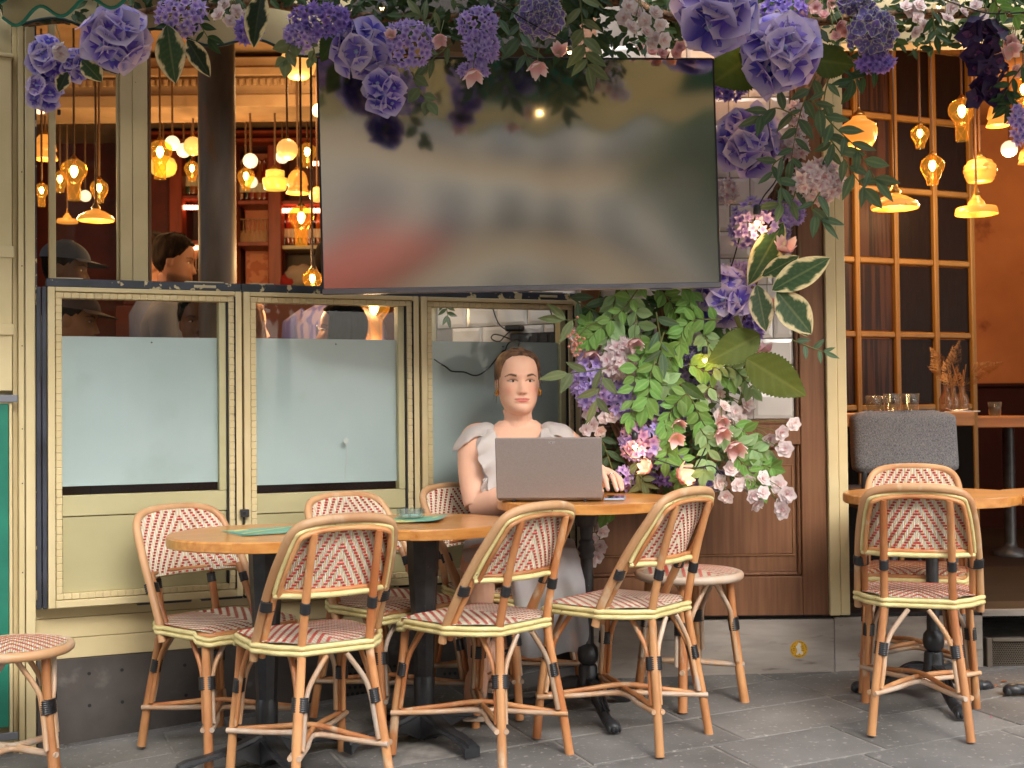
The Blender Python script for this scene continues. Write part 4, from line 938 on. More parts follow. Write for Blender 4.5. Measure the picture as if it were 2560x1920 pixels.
def make_chair():
    o = empty('bistro_chair', 'x', 'chair', (0, 0, 0), 0, 'woven rattan bistro chairs')
    weave(seat_surf, -.2, .2, seat_lim, .0064, .0128, .0098, 5, 1, .0011, phase=1, dl=1.25).build('seat', WV, o)
    ub_ = MB(); ub_.add([Vector((p.x*.97, p.y*.97, .4335)) for p in SO], [tuple(range(len(SO)))[::-1]]); ub_.build('seat_lining', str_c, o)
    bumps = [(.116, -.211), (-.116, -.211), (.2125, -.06), (-.2125, -.06), (.182, .165), (-.182, .165)]
    for zz, k in ((.4325, 1.0), (.4165, 1.0)):
        pts = []
        for p in seat_outline(8):
            d = min((Vector((p.x, p.y))-Vector(q)).length for q in bumps[:4]); dn = Vector((p.x, p.y)).normalized()
            ext = .008+.017*math.exp(-(d/.022)**2); z = zz-.016*max(0, (p.y-.14)/.06)**1.5 - .012*max(0, (abs(p.x)-.15)/.05)*(1 if p.y > .14 else 0)
            pts.append((p.x+dn.x*ext, p.y+dn.y*ext, z))
        b = MB(); b.tube(pts, .0082, 7, closed=True); b.build('seat_binding', cream_c, o)
    b = MB(); b.tube([(p.x*.955, p.y*.955, .4235) for p in SO], .012, 7, closed=True); b.build('seat_frame', cane, o)
    arch = crom([(x, y, z) for x, y, z in ARCH]+[(-x, y, z) for x, y, z in ARCH[:-1][::-1]], 5)
    b = MB(); b.tube(arch, .0145, 10); b.build('back_arch', cane_top, o)
    weave(back_surf, -.199, .199, back_lim, .0062, .0124, .0094, 5, 1, .0015, sides=(1, -1)).build('backrest', WV, o)
    # woven edge wrapped over the arch, cream binding behind it, orange hoop
    hoop = []
    for z in (.590, .64, .685, .715, .735, .754, .768):
        xa, ya = arch_at(z); f = 1-.03/max(xa, .05); hoop.append((xa-.013, z))
    top = [(.12, .778), (.08, .784), (0, .787)]
    hp = [(x, z) for x, z in hoop]+top; hp = hp+[(-x, z) for x, z in hp[:-1][::-1]]
    pts = [back_surf(x, z)[0]+Vector((0, -.016, 0)) for x, z in hp]
    low = []
    for k in range(25):
        x = -.192+.384*k/24; p = back_surf(x, .584)[0]; d = min(abs(abs(x)-.114), .05)
        low.append(p+Vector((0, -.016-.020*math.exp(-(d/.02)**2), -.002)))
    b = MB(); b.tube(crom(pts, 4), .0078, 7); b.tube(crom(low, 2), .0085, 7); b.build('back_binding', cream_c, o)
    b = MB(); b.tube(crom([(p.x*.94, p.y-.004, p.z-.012) for p in pts], 4), .008, 7); b.tube([p+Vector((0, .010, .012)) for p in low], .0075, 7); b.build('back_hoop', cane, o)
    for s in (1, -1):
        b = MB(); b.tube(crom([(x*s, y, z) for x, y, z in REAR], 4), [.0155, .0150, .0145, .014, .014, .0135, .013, .012], 10); b.build('rear_leg', cane, o)
        b = MB(); b.tube(crom([(x*s, y, z) for x, y, z in FRONT], 4), [.016, .0150, .0145, .014], 10); b.build('front_leg', cane, o)
        # doubled cane inside the arch foot
        b = MB(); b.tube(crom([(.188*s, -.052, .392), (.187*s, -.075, .45), (.186*s, -.135, .545), (.184*s, -.165, .60)], 4), .012, 8); b.build('arm_cane', cane, o)
        p = at_z([(.2, -.085, .45), (.197, -.140, .56), (.19, -.19, .64)], .552, s); wrap_mesh(p, Vector((0, -.42, .9)), .0145, .034, 1.9, 5).build('wrap', blackw, o)
        p = at_z(REAR, .550, s); wrap_mesh(p, at_z(REAR, .58, s)-at_z(REAR, .53, s), .0165, .034, 1.0, 5).build('wrap', blackw, o)
        for path, sy in ((REAR, 1), (FRONT, -1)):
            pl_ = at_z(path, .275, s); dr = at_z(path, .30, s)-at_z(path, .25, s)
            tng = Vector((-s*.75, 0, 0)); tng2 = Vector((0, .75*sy, 0))
            wrap_mesh(pl_+Vector((-s*.004, .004*sy, 0)), dr, .0185, .042, 1.5, 7, Vector((s, sy*1.0, 0))).build('wrap', blackw, o)
            for tv, reach in ((Vector((-s, 0, 0)), .085), (Vector((0, sy, 0)), .085)):
                t0 = at_z(path, .405, s)+tv*reach; t1 = at_z(path, .33, s)+tv*.035; t2 = pl_+tv*.0215; t3 = at_z(path, .15, s)+tv*.0205
                b = MB(); b.tube(crom([t0, t1, t2, (t2+t3)/2, t3], 5), .0085, 7); b.build('brace', cane_grey if tv.x else cane, o)
    # bowed cross stretchers hooked round the legs
    def hook(a, b_, mid, mt, z, r):
        q = MB(); q.tube(crom([a, a*.9+mid*.1, a*.55+mid*.45, mid, b_*.55+mid*.45, b_*.9+mid*.1, b_], 5), r, 7); q.build('stretcher', mt, o)
    zs = .135; L = {k: at_z(p_, zs, s) for k, p_, s in (('rl', REAR, -1), ('rr', REAR, 1), ('fl', FRONT, -1), ('fr', FRONT, 1))}
    cen = Vector((0, -.02, zs+.008))
    for a, b_, dx, dy in (('rl', 'rr', 0, -.022), ('fl', 'fr', 0, .022), ('rl', 'fl', -.022, 0), ('rr', 'fr', .022, 0)):
        pa, pb = L[a].copy(), L[b_].copy(); ex = Vector((dx, dy, 0)).normalized()*.024
        hook(pa+ex*.9, pb+ex*.9, cen+Vector((dx, dy, -.004)), cane_grey, zs, .0085)
    for a, b_ in (('rl', 'fr'), ('rr', 'fl')):
        q = MB(); q.tube(crom([L[a], L[a]*.5+cen*.5+Vector((0, 0, .012)), cen+Vector((0, 0, .012 if a == 'rl' else .022)), L[b_]*.5+cen*.5+Vector((0, 0, .012)), L[b_]], 4), .0085, 7); q.build('stretcher', cane, o)
    return o
chair0 = make_chair()
def heading(fx_, fy_): return math.atan2(-fx_, fy_)     # local +y faces this way
def put_chair(x, y, f, label, sz=1.0, sxy=1.0, first=[True]):
    o = chair0 if first[0] else copy_tree(chair0)
    first[0] = False
    o.location = (x, y, zg(x, y)); o.rotation_euler = (0, 0, heading(*f)); o.scale = (sxy, sxy, sz); o['label'] = label
    return o
put_chair(-.6305, 3.8425, (-.53, .85), 'red and white woven chair with its back to us, at the leftmost table', 1.02, .93)
put_chair(-.119, 4.0125, (-.74, .67), 'red and white woven chair with its back to us, in front of the laptop', 1.0, .95)
put_chair(.3475, 4.16, (-.79, .61), 'red and white woven chair with its back to us, right of the laptop', 1.02, .95)
put_chair(-.99, 4.225, (.74, -.67), 'woven chair against the left window panel, facing right', 1.0, .96)
put_chair(-.44, 4.423, (.69, -.72), 'woven chair against the middle window panel, half hidden', .98, .96)
put_chair(-.03, 4.615, (.80, -.60), 'woven chair on which the woman in the pale dress sits', .98, .95)
put_chair(1.367, 4.21, (.31, .95), 'woven chair seen squarely from behind in front of the open doorway', 1.0, .91)
put_chair(1.505, 4.675, (-.31, -.95), 'woven chair beyond the right table, facing us from the doorway', 1.0, .91)
# ------------------------------------------------------------------ round woven stools
def make_stool():
    o = empty('bistro_stool', 'x', 'stool', (0, 0, 0), 0, 'round woven rattan stools')
    Rr = .165
    def lim(u):
        if abs(u) > Rr*.98: return None
        h = math.sqrt(Rr*Rr-u*u); return (-h+.003, h-.003)
    def srf(u, v):
        def pt(u, v): return Vector((u, v, .462+.012*(1-min((u*u+v*v)/(Rr*Rr), 1))))
        p = pt(u, v); return p, (pt(u+.004, v)-pt(u-.004, v)).cross(pt(u, v+.004)-pt(u, v-.004)).normalized()
    weave(srf, -Rr, Rr, lim, .0066, .0132, .0100, 5, 1, .0011, dl=1.25).build('seat', WV, o)
    b = MB(); b.tube([(math.cos(t/40*2*math.pi)*(Rr+.008), math.sin(t/40*2*math.pi)*(Rr+.008), .449) for t in range(40)], .0155, 9, closed=True); b.build('seat_ring', cane_grey, o)
    b = MB(); b.add([(math.cos(t/32*2*math.pi)*Rr, math.sin(t/32*2*math.pi)*Rr, .452) for t in range(32)], [tuple(range(32))[::-1]]); b.build('seat_lining', str_c, o)
    legs = []
    for k in range(4):
        a = math.pi/4+k*math.pi/2; d = Vector((math.cos(a), math.sin(a), 0)); tn = Vector((-math.sin(a), math.cos(a), 0))
        path = [d*.185, d*.165+Vector((0, 0, .15)), d*.148+Vector((0, 0, .30)), d*.14+Vector((0, 0, .44))]; legs.append((d, path))
        b = MB(); b.tube(crom(path, 4), [.016, .0155, .0145, .014], 10); b.build('leg', cane, o)
        pl_ = path[2]-Vector((0, 0, .02))+d*.003; wrap_mesh(pl_, path[2]-path[1], .0185, .045, 1.6, 7, tn).build('wrap', blackw, o)
        for s in (1, -1):
            b = MB(); b.tube(crom([d*.10+tn*s*.075+Vector((0, 0, .43)), d*.14+tn*s*.035+Vector((0, 0, .34)), path[2]+tn*s*.022-Vector((0, 0, .02)), path[1]+tn*s*.021-Vector((0, 0, .0))], 5), .0085, 7); b.build('brace', cane_grey, o)
    cen = Vector((0, 0, .14))
    for k in range(4):
        a = legs[k][0]*.168+Vector((0, 0, .135)); c = legs[(k+1) % 4][0]*.168+Vector((0, 0, .135)); m_ = cen+(a+c-cen*2).normalized()*.02
        b = MB(); b.tube(crom([a*1.1-Vector((0, 0, .0135)), a*.5+m_*.5, m_, c*.5+m_*.5, c*1.1-Vector((0, 0, .0135))], 5), .0095, 7); b.build('stretcher', cane_grey, o)
    return o
s0 = make_stool(); c = P(30, 1560, 3.92); s0.location = (c.x, 3.92, zg(c.x, 3.92)); s0.rotation_euler = (0, 0, .35); s0['label'] = 'round woven stool at the left edge beside the cream pilaster'
s1 = copy_tree(s0); c = P(1724, 1560, 4.56); s1.location = (c.x, 4.56, zg(c.x, 4.56)); s1.rotation_euler = (0, 0, .5); s1['label'] = 'round woven stool with weathered legs against the brown wood panelling'; s1.scale = (1.06, 1.06, 1.02)
# ------------------------------------------------------------------ round cafe tables
twood = mat('oak_table_plank', srgb(206, 146, 78), srgb(182, 118, 56), scale=3.5, rough=.3, stretch=(1.2, 14, 14), detail=8, bump=.03, objvar=.10, coat=.35, rvar=.06)
def table_top(o, Rt, z, th=.034, npl=9):
    wd = 2*Rt/npl
    for k in range(npl):
        y0 = -Rt+k*wd+.0002; y1 = y0+wd-.0004; pts = []
        def xr(y): return math.sqrt(max(Rt*Rt-y*y, 0))
        m = 9
        for i in range(m+1): y = y0+(y1-y0)*i/m; pts.append((xr(y), y))
        for i in range(m, -1, -1): y = y0+(y1-y0)*i/m; pts.append((-xr(y), y))
        if k in (0, npl-1): pts = [p for i, p in enumerate(pts) if i == 0 or (Vector(p)-Vector(pts[i-1])).length > 1e-5]
        b = MB(); b.prism(pts, 0, th, 0, inset=.0035 if k in (0, npl-1) else 0)
        if k not in (0, npl-1):      # soften only the round rim
            b = MB(); rr = []
            for zz, ins in ((0, .004), (.004, 0), (th-.005, 0), (th, .005)):
                r2 = Rt-ins; ring = []
                for i in range(m+1): y = y0+(y1-y0)*i/m; ring.append(Vector((math.sqrt(max(r2*r2-y*y, 0)), y, zz)))
                for i in range(m, -1, -1): y = y0+(y1-y0)*i/m; ring.append(Vector((-math.sqrt(max(r2*r2-y*y, 0)), y, zz)))
                rr.append(ring)
            n = len(rr[0]); fs = [(a*n+i, a*n+(i+1) % n, (a+1)*n+(i+1) % n, (a+1)*n+i) for a in range(3) for i in range(n)]
            b.add([v for r_ in rr for v in r_], fs+[tuple(range(n-1, -1, -1)), tuple(range(3*n, 4*n))])
        b.build('plank', twood, o, Matrix.Translation((0, 0, z-th)))
def base_block(o, z):
    bi = M['black_iron']
    b = MB(); b.box((-.10, -.012, z-.045), (.10, .012, z-.035)); b.box((-.012, -.10, z-.0455), (.012, .10, z-.0355)); b.build('top_bracket', bi, o)
    sq = lambda r, zz: [(r*math.cos(t*math.pi/4+math.pi/8)*1.08, r*math.sin(t*math.pi/4+math.pi/8)*1.08, zz) for t in range(8)]
    b = MB(); rings = [sq(.052, z-.046), sq(.050, z-.12), sq(.038, .40), sq(.030, .21)]
    vs = [v for r_ in rings for v in r_]; b.add(vs, [(a*8+i, (a+1)*8+i, (a+1)*8+(i+1) % 8, a*8+(i+1) % 8) for a in range(3) for i in range(8)]); b.build('column', bi, o)
    b = MB(); b.lathe([(.034, .105), (.036, .115), (.036, .20), (.032, .212)], 14); b.build('collar', bi, o)
    for k in range(4):
        m4 = Matrix.Rotation(k*math.pi/2, 4, 'Z'); b = MB(); n = 10; vs = []
        for i in range(n+1):
            t = i/n; x = .02+.27*t; top = .105-.055*t-.012*math.sin(t*math.pi); w_ = .036-.008*t; bot = max(.004, .055*math.sin(min(t, 1)*math.pi*.92)) if t < .93 else .0
            if t > .93: top = .042
            for (yy, zz) in ((-w_, bot), (-w_, top-.012), (-w_*.55, top-.012), (-w_*.5, top), (w_*.5, top), (w_*.55, top-.012), (w_, top-.012), (w_, bot)): vs.append((x, yy, zz))
        b.add(vs, [(a*8+i, (a+1)*8+i, (a+1)*8+(i+1) % 8, a*8+(i+1) % 8) for a in range(n) for i in range(8)]+[tuple(range(8)), tuple(range(n*8+7, n*8-1, -1))])
        b.build('foot', bi, o, m4)
def base_claw(o, z):
    bi = M['black_iron']
    b = MB(); b.box((-.11, -.015, z-.045), (.11, .015, z-.035)); b.box((-.015, -.11, z-.0455), (.015, .11, z-.0355)); b.lathe([(.035, z-.10), (.05, z-.046)], 12); b.build('top_bracket', bi, o)
    b = MB()
    b.lathe([(.021, .25), (.0215, .50), (.021, z-.14), (.024, z-.10)], 24, rib=.05, ribn=12); b.build('column', bi, o)
    for zz, r_ in ((z-.16, .027), (z-.185, .030), (z-.205, .026)):
        pass
    b = MB(); b.lathe([(.022, z-.215), (.028, z-.205), (.024, z-.195), (.032, z-.182), (.025, z-.165), (.029, z-.155), (.022, z-.145)], 18); b.build('ring', bi, o)
    b = MB(); b.lathe([(.022, .175), (.034, .19), (.038, .212), (.034, .235), (.022, .25)], 24, rib=.04, ribn=10); b.build('knob', bi, o)
    b = MB(); b.lathe([(.040, .105), (.041, .115), (.034, .13), (.034, .165), (.030, .174)], 18); b.build('collar', bi, o)
    b = MB(); b.sph((0, 0, .085), (.05, .05, .035), 0, 14, 8); b.build('hub', bi, o)
    for k in range(3):
        m4 = Matrix.Rotation(k*2*math.pi/3+math.pi/2+math.pi, 4, 'Z'); b = MB()
        b.tube(crom([(.02, 0, .10), (.07, 0, .10), (.13, 0, .062), (.20, 0, .028), (.25, 0, .024)], 5), [.030, .032, .026, .022, .022], 8, sx=.8)
        for zz in (-.014, 0, .014): b.tube(crom([(.03, zz, .125), (.09, zz, .118), (.14, zz*.9, .085), (.19, zz*.8, .052)], 4), .006, 5)
        b.build('foot', bi, o, m4)
        b = MB(); b.sph((.262, 0, .022), (.036, .026, .021), 0, 12, 7)
        b.build('paw', bi, o, m4)
        b = MB()
        for yy in (-.018, -.006, .006, .018): b.sph((.286-abs(yy)*.35, yy, .015), (.014, .0065, .014), 0, 8, 5)
        tag(b.build('claw', bi, o, m4), kind='stuff')
def table(px, D, Rt, zt, kind, label, rz):
    x = P(px, 1000, D).x; g_ = zg(x, D)
    o = empty('cafe_table', label, 'table', (x, D, g_), rz, 'round wooden cafe tables')
    table_top(o, Rt, zt-g_); (base_block if kind == 'block' else base_claw)(o, zt-g_); return o, zt
def ztop(py, px, D): return P(px, py, D).z
T1, z1_ = table(662, 4.02, .312, ztop(1331, 662, 4.02), 'block', 'round wooden table at the left with a green menu lying on it', .55)
T2, z2_ = table(1054, 4.18, .31, ztop(1303, 1054, 4.18), 'block', 'round wooden table in the middle with a glass ashtray on a menu', .62)
T3, z3_ = table(1462, 4.42, .317, ztop(1245, 1462, 4.42), 'claw', 'round wooden table on which the laptop stands', .25)
T4, z4_ = table(2323, 4.46, .306, ztop(1232, 2323, 4.46), 'claw', 'round wooden table on clawed iron foot in front of the doorway', .0)
T5, z5_ = table(2715, 4.42, .306, ztop(1232, 2715, 4.42), 'claw', 'round wooden table mostly cut off by the right edge', .3)
# ------------------------------------------------------------------ screen on its bracket
TVc = (P(797, 143, 4.40), P(1793, 146, 4.56), P(1800, 717, 4.56), P(806, 733, 4.40))
ex = (TVc[1]-TVc[0]).normalized(); ez_ = (TVc[0]-TVc[3]); ez_ = (ez_-ex*ez_.dot(ex)).normalized(); ey = ez_.cross(ex)
TW = ((TVc[1]-TVc[0]).length+(TVc[2]-TVc[3]).length)/2; TH = ((TVc[0]-TVc[3]).length+(TVc[1]-TVc[2]).length)/2
Tm = Matrix(((ex.x, ey.x, ez_.x, TVc[3].x), (ex.y, ey.y, ez_.y, TVc[3].y), (ex.z, ey.z, ez_.z, TVc[3].z), (0, 0, 0, 1)))
tv = empty('television', 'large switched-off wide screen hanging above the woman among flowers', 'television'); tv.matrix_world = Tm
blackp = mat('black_plastic', (.012, .012, .013), rough=.35)
b = MB(); b.box((0, .006, 0), (TW, .035, TH), 0, None, .003); b.build('casing', blackp, tv)
# the panel bulges a little so the mirrored street bends as in the photograph
def scr(u, v):
    x = .006+(TW-.012)*u; z = .016+(TH-.022)*v
    return Vector((x, .004-.008*math.sin(u*math.pi)*math.sin(v*math.pi)+.0015*math.sin(u*7+1)*math.sin(v*5), z))
scm = bpy.data.materials.new('dark_screen'); scm.use_nodes = True
pb = scm.node_tree.nodes['Principled BSDF']; pb.inputs['Base Color'].default_value = (.010, .010, .011, 1); pb.inputs['Roughness'].default_value = .115; pb.inputs['Specular IOR Level'].default_value = 1.0; pb.inputs['IOR'].default_value = 3.4
b = MB(); b.grid(scr, 40, 24); b.build('screen', scm, tv)
silver = mat('silver_trim', srgb(120, 120, 126), rough=.3, metal=.8)
b = MB(); b.box((0, -.004, -.006), (TW, .012, .0145), 0, None, .003); b.build('chin_trim', silver, tv)
for (a, c, d, e) in ((-.001, .0055, .015, TH), (TW-.0055, TW+.001, .015, TH), (.006, TW-.006, TH-.005, TH+.001)):
    b = MB(); b.box((a, .0, d), (c, .012, e), 0, None, .001); b.build('bezel', blackp, tv)
b = MB(); b.box((TW*.815, -.006, -.010), (TW*.873, .006, -.0062), 0, None, .002); b.build('sensor_tab', silver, tv)
b = MB(); b.box((TW*.5-.25, .036, TH*.25), (TW*.5+.25, .09, TH*.75), 0, None, .01); b.build('back_housing', blackp, tv)
b = MB(); b.tube([(TW*.55, .08, TH*.5), (TW*.62, .30, TH*.5), (TW*.75, .36, TH*.5)], .025, 8); b.build('wall_arm', M['black_iron'], tv)
# black set-top box and power strip behind the right window
sb = empty('media_box', 'small black media box lying under the screen behind the window top', 'media box')
a = P(1272, 740, 5.25); b = MB(); b.box((a.x, 5.23, a.z-.0), (a.x+.14, 5.33, a.z+.03), 0, None, .002); b.build('case', blackp, sb)
b = MB(); b.box((a.x+.02, 5.2285, a.z+.004), (a.x+.028, 5.2298, a.z+.007)); 
b.build('print', mat('pale_print', srgb(180, 180, 180)), sb)
ps = empty('power_strip', 'black power strip with adapter and cables on the tiled wall behind the window', 'power strip')
MR = Matrix.Translation((q0.x, q0.y, 0)) @ Matrix.Rotation(ang, 4, 'Z')
ps.matrix_world = MR; MRi = MR.inverted()
def onR(px, py, off=.03):
    d = ray(px, py); nn = Vector((-math.sin(ang), math.cos(ang), 0)); p0 = Vector((q0.x, q0.y, 0))-nn*off; t = (p0.dot(nn))/d.dot(nn); v = MRi @ (d*t+Vector((0, 0, CAMZ))); return v
a = onR(1278, 853); c = onR(1400, 832); b = MB(); b.box((a.x, -.045, a.z-.03), (a.x+.30, -.005, c.z+.005), 0, None, .004); b.build('strip_body', blackp, ps)
for k in range(6): b = MB(); b.box((a.x+.012+k*.047, -.049, a.z-.02), (a.x+.046+k*.047, -.0455, c.z-.004), 0, None, .002); b.build('socket', M['black_iron'], ps)
a2 = onR(1264, 829, .04); c2 = onR(1306, 812, .04); b = MB(); b.box((a2.x, -.06, a2.z), (c2.x, -.01, c2.z), 0, None, .008); b.build('adapter', blackp, ps)
def cable(name, pts, r=.0028, parent=None, mt=None, label=None):
    b = MB(); b.tube(crom(pts, 6), r, 6); return b.build(name, mt or blackp, parent)
cable('cable', [onR(1232, 770), onR(1240, 795), onR(1250, 813), onR(1264, 824)], .0032, ps)
cable('cable', [onR(1374, 770), onR(1380, 790), onR(1386, 815), onR(1386, 832)], .0032, ps)
cable('cable', [onR(1278, 826), onR(1262, 840), onR(1250, 853), onR(1236, 852), onR(1228, 844), onR(1236, 836), onR(1256, 840), onR(1284, 852), onR(1296, 858), onR(1298, 870)], .003, ps)
lw = tag(cable('cable', [Wp(*((lambda q: (q[0], .037, q[1]))(W(x, y, .037)))) for x, y in ((1085, 898), (1100, 908), (1116, 918), (1130, 928), (1160, 930), (1182, 938), (1200, 936), (1222, 920), (1240, 898), (1252, 884), (1262, 876), (1256, 878), (1254, 884), (1262, 878), (1270, 860), (1286, 848), (1298, 850), (1296, 866))], .0030), 'thin black cable drooping behind the window film beside the head', 'cable')
# ------------------------------------------------------------------ things on the tables
paper_g = mat('green_menu_print', srgb(108, 162, 138), srgb(118, 170, 146), scale=6, rough=.55, wear=srgb(214, 206, 130), wear_at=(.62, .63), wscale=9)
paper_e = mat('mauve_menu_edge', srgb(206, 178, 196), rough=.6)
paper_y = mat('lime_menu_line', srgb(210, 206, 130), rough=.6)
def menu(px, py, D, z, rz, w_, h_, label, n=2):
    c = P(px, py, D); c.z = z; o = empty('menu_leaflet', label, 'menu', c, rz, 'green menus on the tables')
    for k in range(n):
        b = MB(); rr = .012*k
        def f(u, v): return Vector((-w_/2+w_*u+rr, -h_/2+h_*v-rr*.6, .0008+.0016*k+.004*(u**3)*k))
        b.grid(f, 8, 4, 0, False); b.grid(lambda u, v: f(u, v)-Vector((0, 0, .0009)), 8, 4, 1, False)
        for e in ((0, 0), (0, 1)): pass
        b.build('sheet', [paper_g, paper_e], o)
    b = MB(); b.add([(-w_/2+.01, -h_/2+.02, .0066), (w_/2-.04, h_/2-.03, .0066), (w_/2-.035, h_/2-.02, .0066), (-w_/2+.005, -h_/2+.03, .0066)], [(0, 1, 2, 3)])
    b.add([(-w_/2+.005, -h_/2+.004, .0066), (w_/2, -h_/2+.004, .0066), (w_/2, -h_/2+.008, .0066), (-w_/2+.005, -h_/2+.008, .0066)], [(0, 1, 2, 3)])
    b.build('printed_line', paper_y, o); return o
menu(690, 1319, 4.06, z1_+.0005, .55, .30, .21, 'open green menu on the leftmost table')
menu(1035, 1290, 4.22, z2_+.0005, -.1, .16, .22, 'folded green menu under the glass ashtray on the middle table', 3)
gls = glass_mat('clear_glass', (.84, .90, .89), .02, 1.0, 1.55, .30)
c = P(1027, 1290, 4.24); at = empty('ashtray', 'clear faceted glass ashtray standing on the green menu', 'ashtray', (c.x, c.y, z2_+.007))
b = MB(); b.lathe([(.0, .0), (.044, .0), (.047, .004), (.0475, .030), (.040, .031), (.037, .012), (.0, .010)], 16, smooth=False, capb=False); b.build('bowl', gls, at)
b = MB(); b.lathe([(.0, .0085), (.036, .0085), (.038, .0115), (0, .0118)], 16, capb=False); b.build('bowl_floor', mat('ashtray_floor', srgb(150, 196, 190), rough=.15), at)
for k in range(8):
    a = k*math.pi/4; b = MB(); b.box((.040, -.005, .004), (.0485, .005, .0315), 0, None, .002); b.build('facet', gls, at, Matrix.Rotation(a, 4, 'Z'))
# laptop: lid towards us
LD = 4.25
l0, l1 = P(1242, 1251, LD+.02), P(1507, 1241, LD-.02)
lx = Vector((l1.x-l0.x, l1.y-l0.y, 0)); LWd = lx.length; lang = math.atan2(lx.y, lx.x)
lp = empty('laptop', 'open grey laptop on the right middle table, its lid towards us', 'laptop', (l0.x, l0.y, z3_+.001), lang)
lidm = mat('grey_aluminium', srgb(150, 139, 134), srgb(143, 132, 127), scale=200, rough=.36, metal=.25, bump=.02, bscale=900)
b = MB(); b.box((.004, .004, .004), (LWd-.004, .245, .017), 0, None, .003); b.build('keyboard_base', lidm, lp)
b = MB(); b.box((.012, .09, .0172), (LWd-.012, .20, .0182)); b.build('keyboard', blackp, lp)
Ltop = P(1245, 1094, LD); lh_ = (Ltop.z-(z3_+.012))
lid = Matrix.Translation((0, .0, .011)) @ Matrix.Rotation(R(9), 4, 'X')
b = MB(); b.box((0, -.006, 0), (LWd, .0, lh_/math.cos(R(9))), 0, None, .0035); lo_ = b.build('lid', lidm, lp, lid)
b = MB(); b.box((.006, .0002, .01), (LWd-.006, .002, lh_-.004)); b.build('display', mat('laptop_display', (.02, .025, .03), rough=.1, emit=(.7, .8, 1), estr=.25), lo_)
for x in (.06, LWd-.06): b = MB(); b.box((x-.004, -.004, -.0105), (x+.004, .006, -.001)); b.build('foot', M['black_iron'], lp, Matrix.Translation((0, 0, .011)))
b = MB(); b.box((-.001, .05, .006), (.004, .10, .014)); b.build('port', blackp, lp)
# the maker's four light letters on the lid
lt = MB(); s = lh_*.028; lx0 = LWd*.500; zz = lh_*.915
def seg(pts, x): lt.tube([(lx0+x+px_*s, -.0066, zz+pz_*s) for px_, pz_ in pts], .00065, 4)
seg([(.1, 1), (.8, 1), (.7, 0), (0, 0), (.05, .5), (.75, .5)], 0); seg([(.9, 1), (.15, 1), (0, 0), (.75, 0)], 1.15*s)
seg([(0, .5), (.8, .5), (.85, 1), (.15, 1), (0, 0), (.75, 0)], 2.3*s); seg([(0, 0), (.15, 1), (.75, 1)], 3.45*s)
lt.build('maker_letters', mat('logo_silver', srgb(214, 210, 208), rough=.3, metal=.6), lo_)
# phone under her hand
PHc = P(1538, 1234, 4.30); ph = empty('phone', 'phone in a clear case lying under her hand on the table', 'phone', (PHc.x, PHc.y+.02, z3_+.0005), -.12)
b = MB(); b.box((-.037, -.075, 0), (.037, .075, .010), 0, None, .004); b.build('case', mat('phone_case_clear', srgb(170, 180, 196), rough=.2), ph)
b = MB(); b.box((-.033, -.07, .0101), (.033, .07, .0106)); b.build('screen', mat('phone_screen', srgb(70, 76, 84), rough=.08), ph)
# ------------------------------------------------------------------ dining room furniture
tw2 = mat('dining_table_wood', srgb(170, 110, 58), srgb(140, 84, 40), scale=3, rough=.35, stretch=(1, 10, 10))
def dtable(x0, x1, y0, y1, z, label, legs):
    o = empty('dining_table', label, 'table'); th = .06
    n = 4
    for k in range(n):
        b = MB(); ya = y0+(y1-y0)*k/n; yb = y0+(y1-y0)*(k+1)/n; b.box((x0, ya+.0005, z-th), (x1, yb-.0005, z), 0, None, .004); b.build('plank', tw2, o)
    for (x, y) in legs:
        b = MB(); b.lathe([(.10, .265), (.10, .29), (.04, .31), (.032, .34), (.032, z-th)], 14, o=(x, y, 0)); b.build('leg', M['black_iron'], o)
    return o
DZ = P(2300, 1031, 5.62).z
xa, xb = P(2110, 1030, 5.45).x, P(2437, 1030, 5.45).x
dtable(xa-.05, xb, 5.45, 6.05, DZ, 'wooden table with glasses behind the grey chair in the doorway', [((xa+xb)/2, 5.75)])
dtable(P(2440, 1040, 6.6).x, P(2620, 1040, 6.6).x, 6.6, 7.2, P(2500, 1041, 6.6).z, 'farther wooden table with one tumbler at the right', [(P(2520, 1040, 6.9).x, 6.9)])
tum = MB().lathe([(0, .003), (.031, .003), (.033, .0), (.040, .085), (.0385, .085), (.032, .008), (0, .006)], 18, capb=False, capt=False).mesh('tumbler', gls)
def tumbler(px, py, Y, z, lab, s=1): tag(inst('tumbler', tum, None, TRS((P(px, py, Y).x, Y, z+.0005), None, s)), lab, 'glass', 'empty tumblers on the dining tables')
tumbler(2230, 1000, 5.56, DZ, 'empty tumbler in front on the table behind the grey chair, left one'); tumbler(2276, 1000, 5.58, DZ, 'empty tumbler in front on the table behind the grey chair, right one')
tumbler(2183, 1000, 5.92, DZ, 'farther tumbler at the doorway post side of the table', .95); tumbler(2207, 1000, 5.95, DZ, 'farther tumbler half behind the left front tumbler', .95)
tumbler(2487, 1020, 6.7, P(2500, 1041, 6.6).z, 'single tumbler on the farther table', .9)
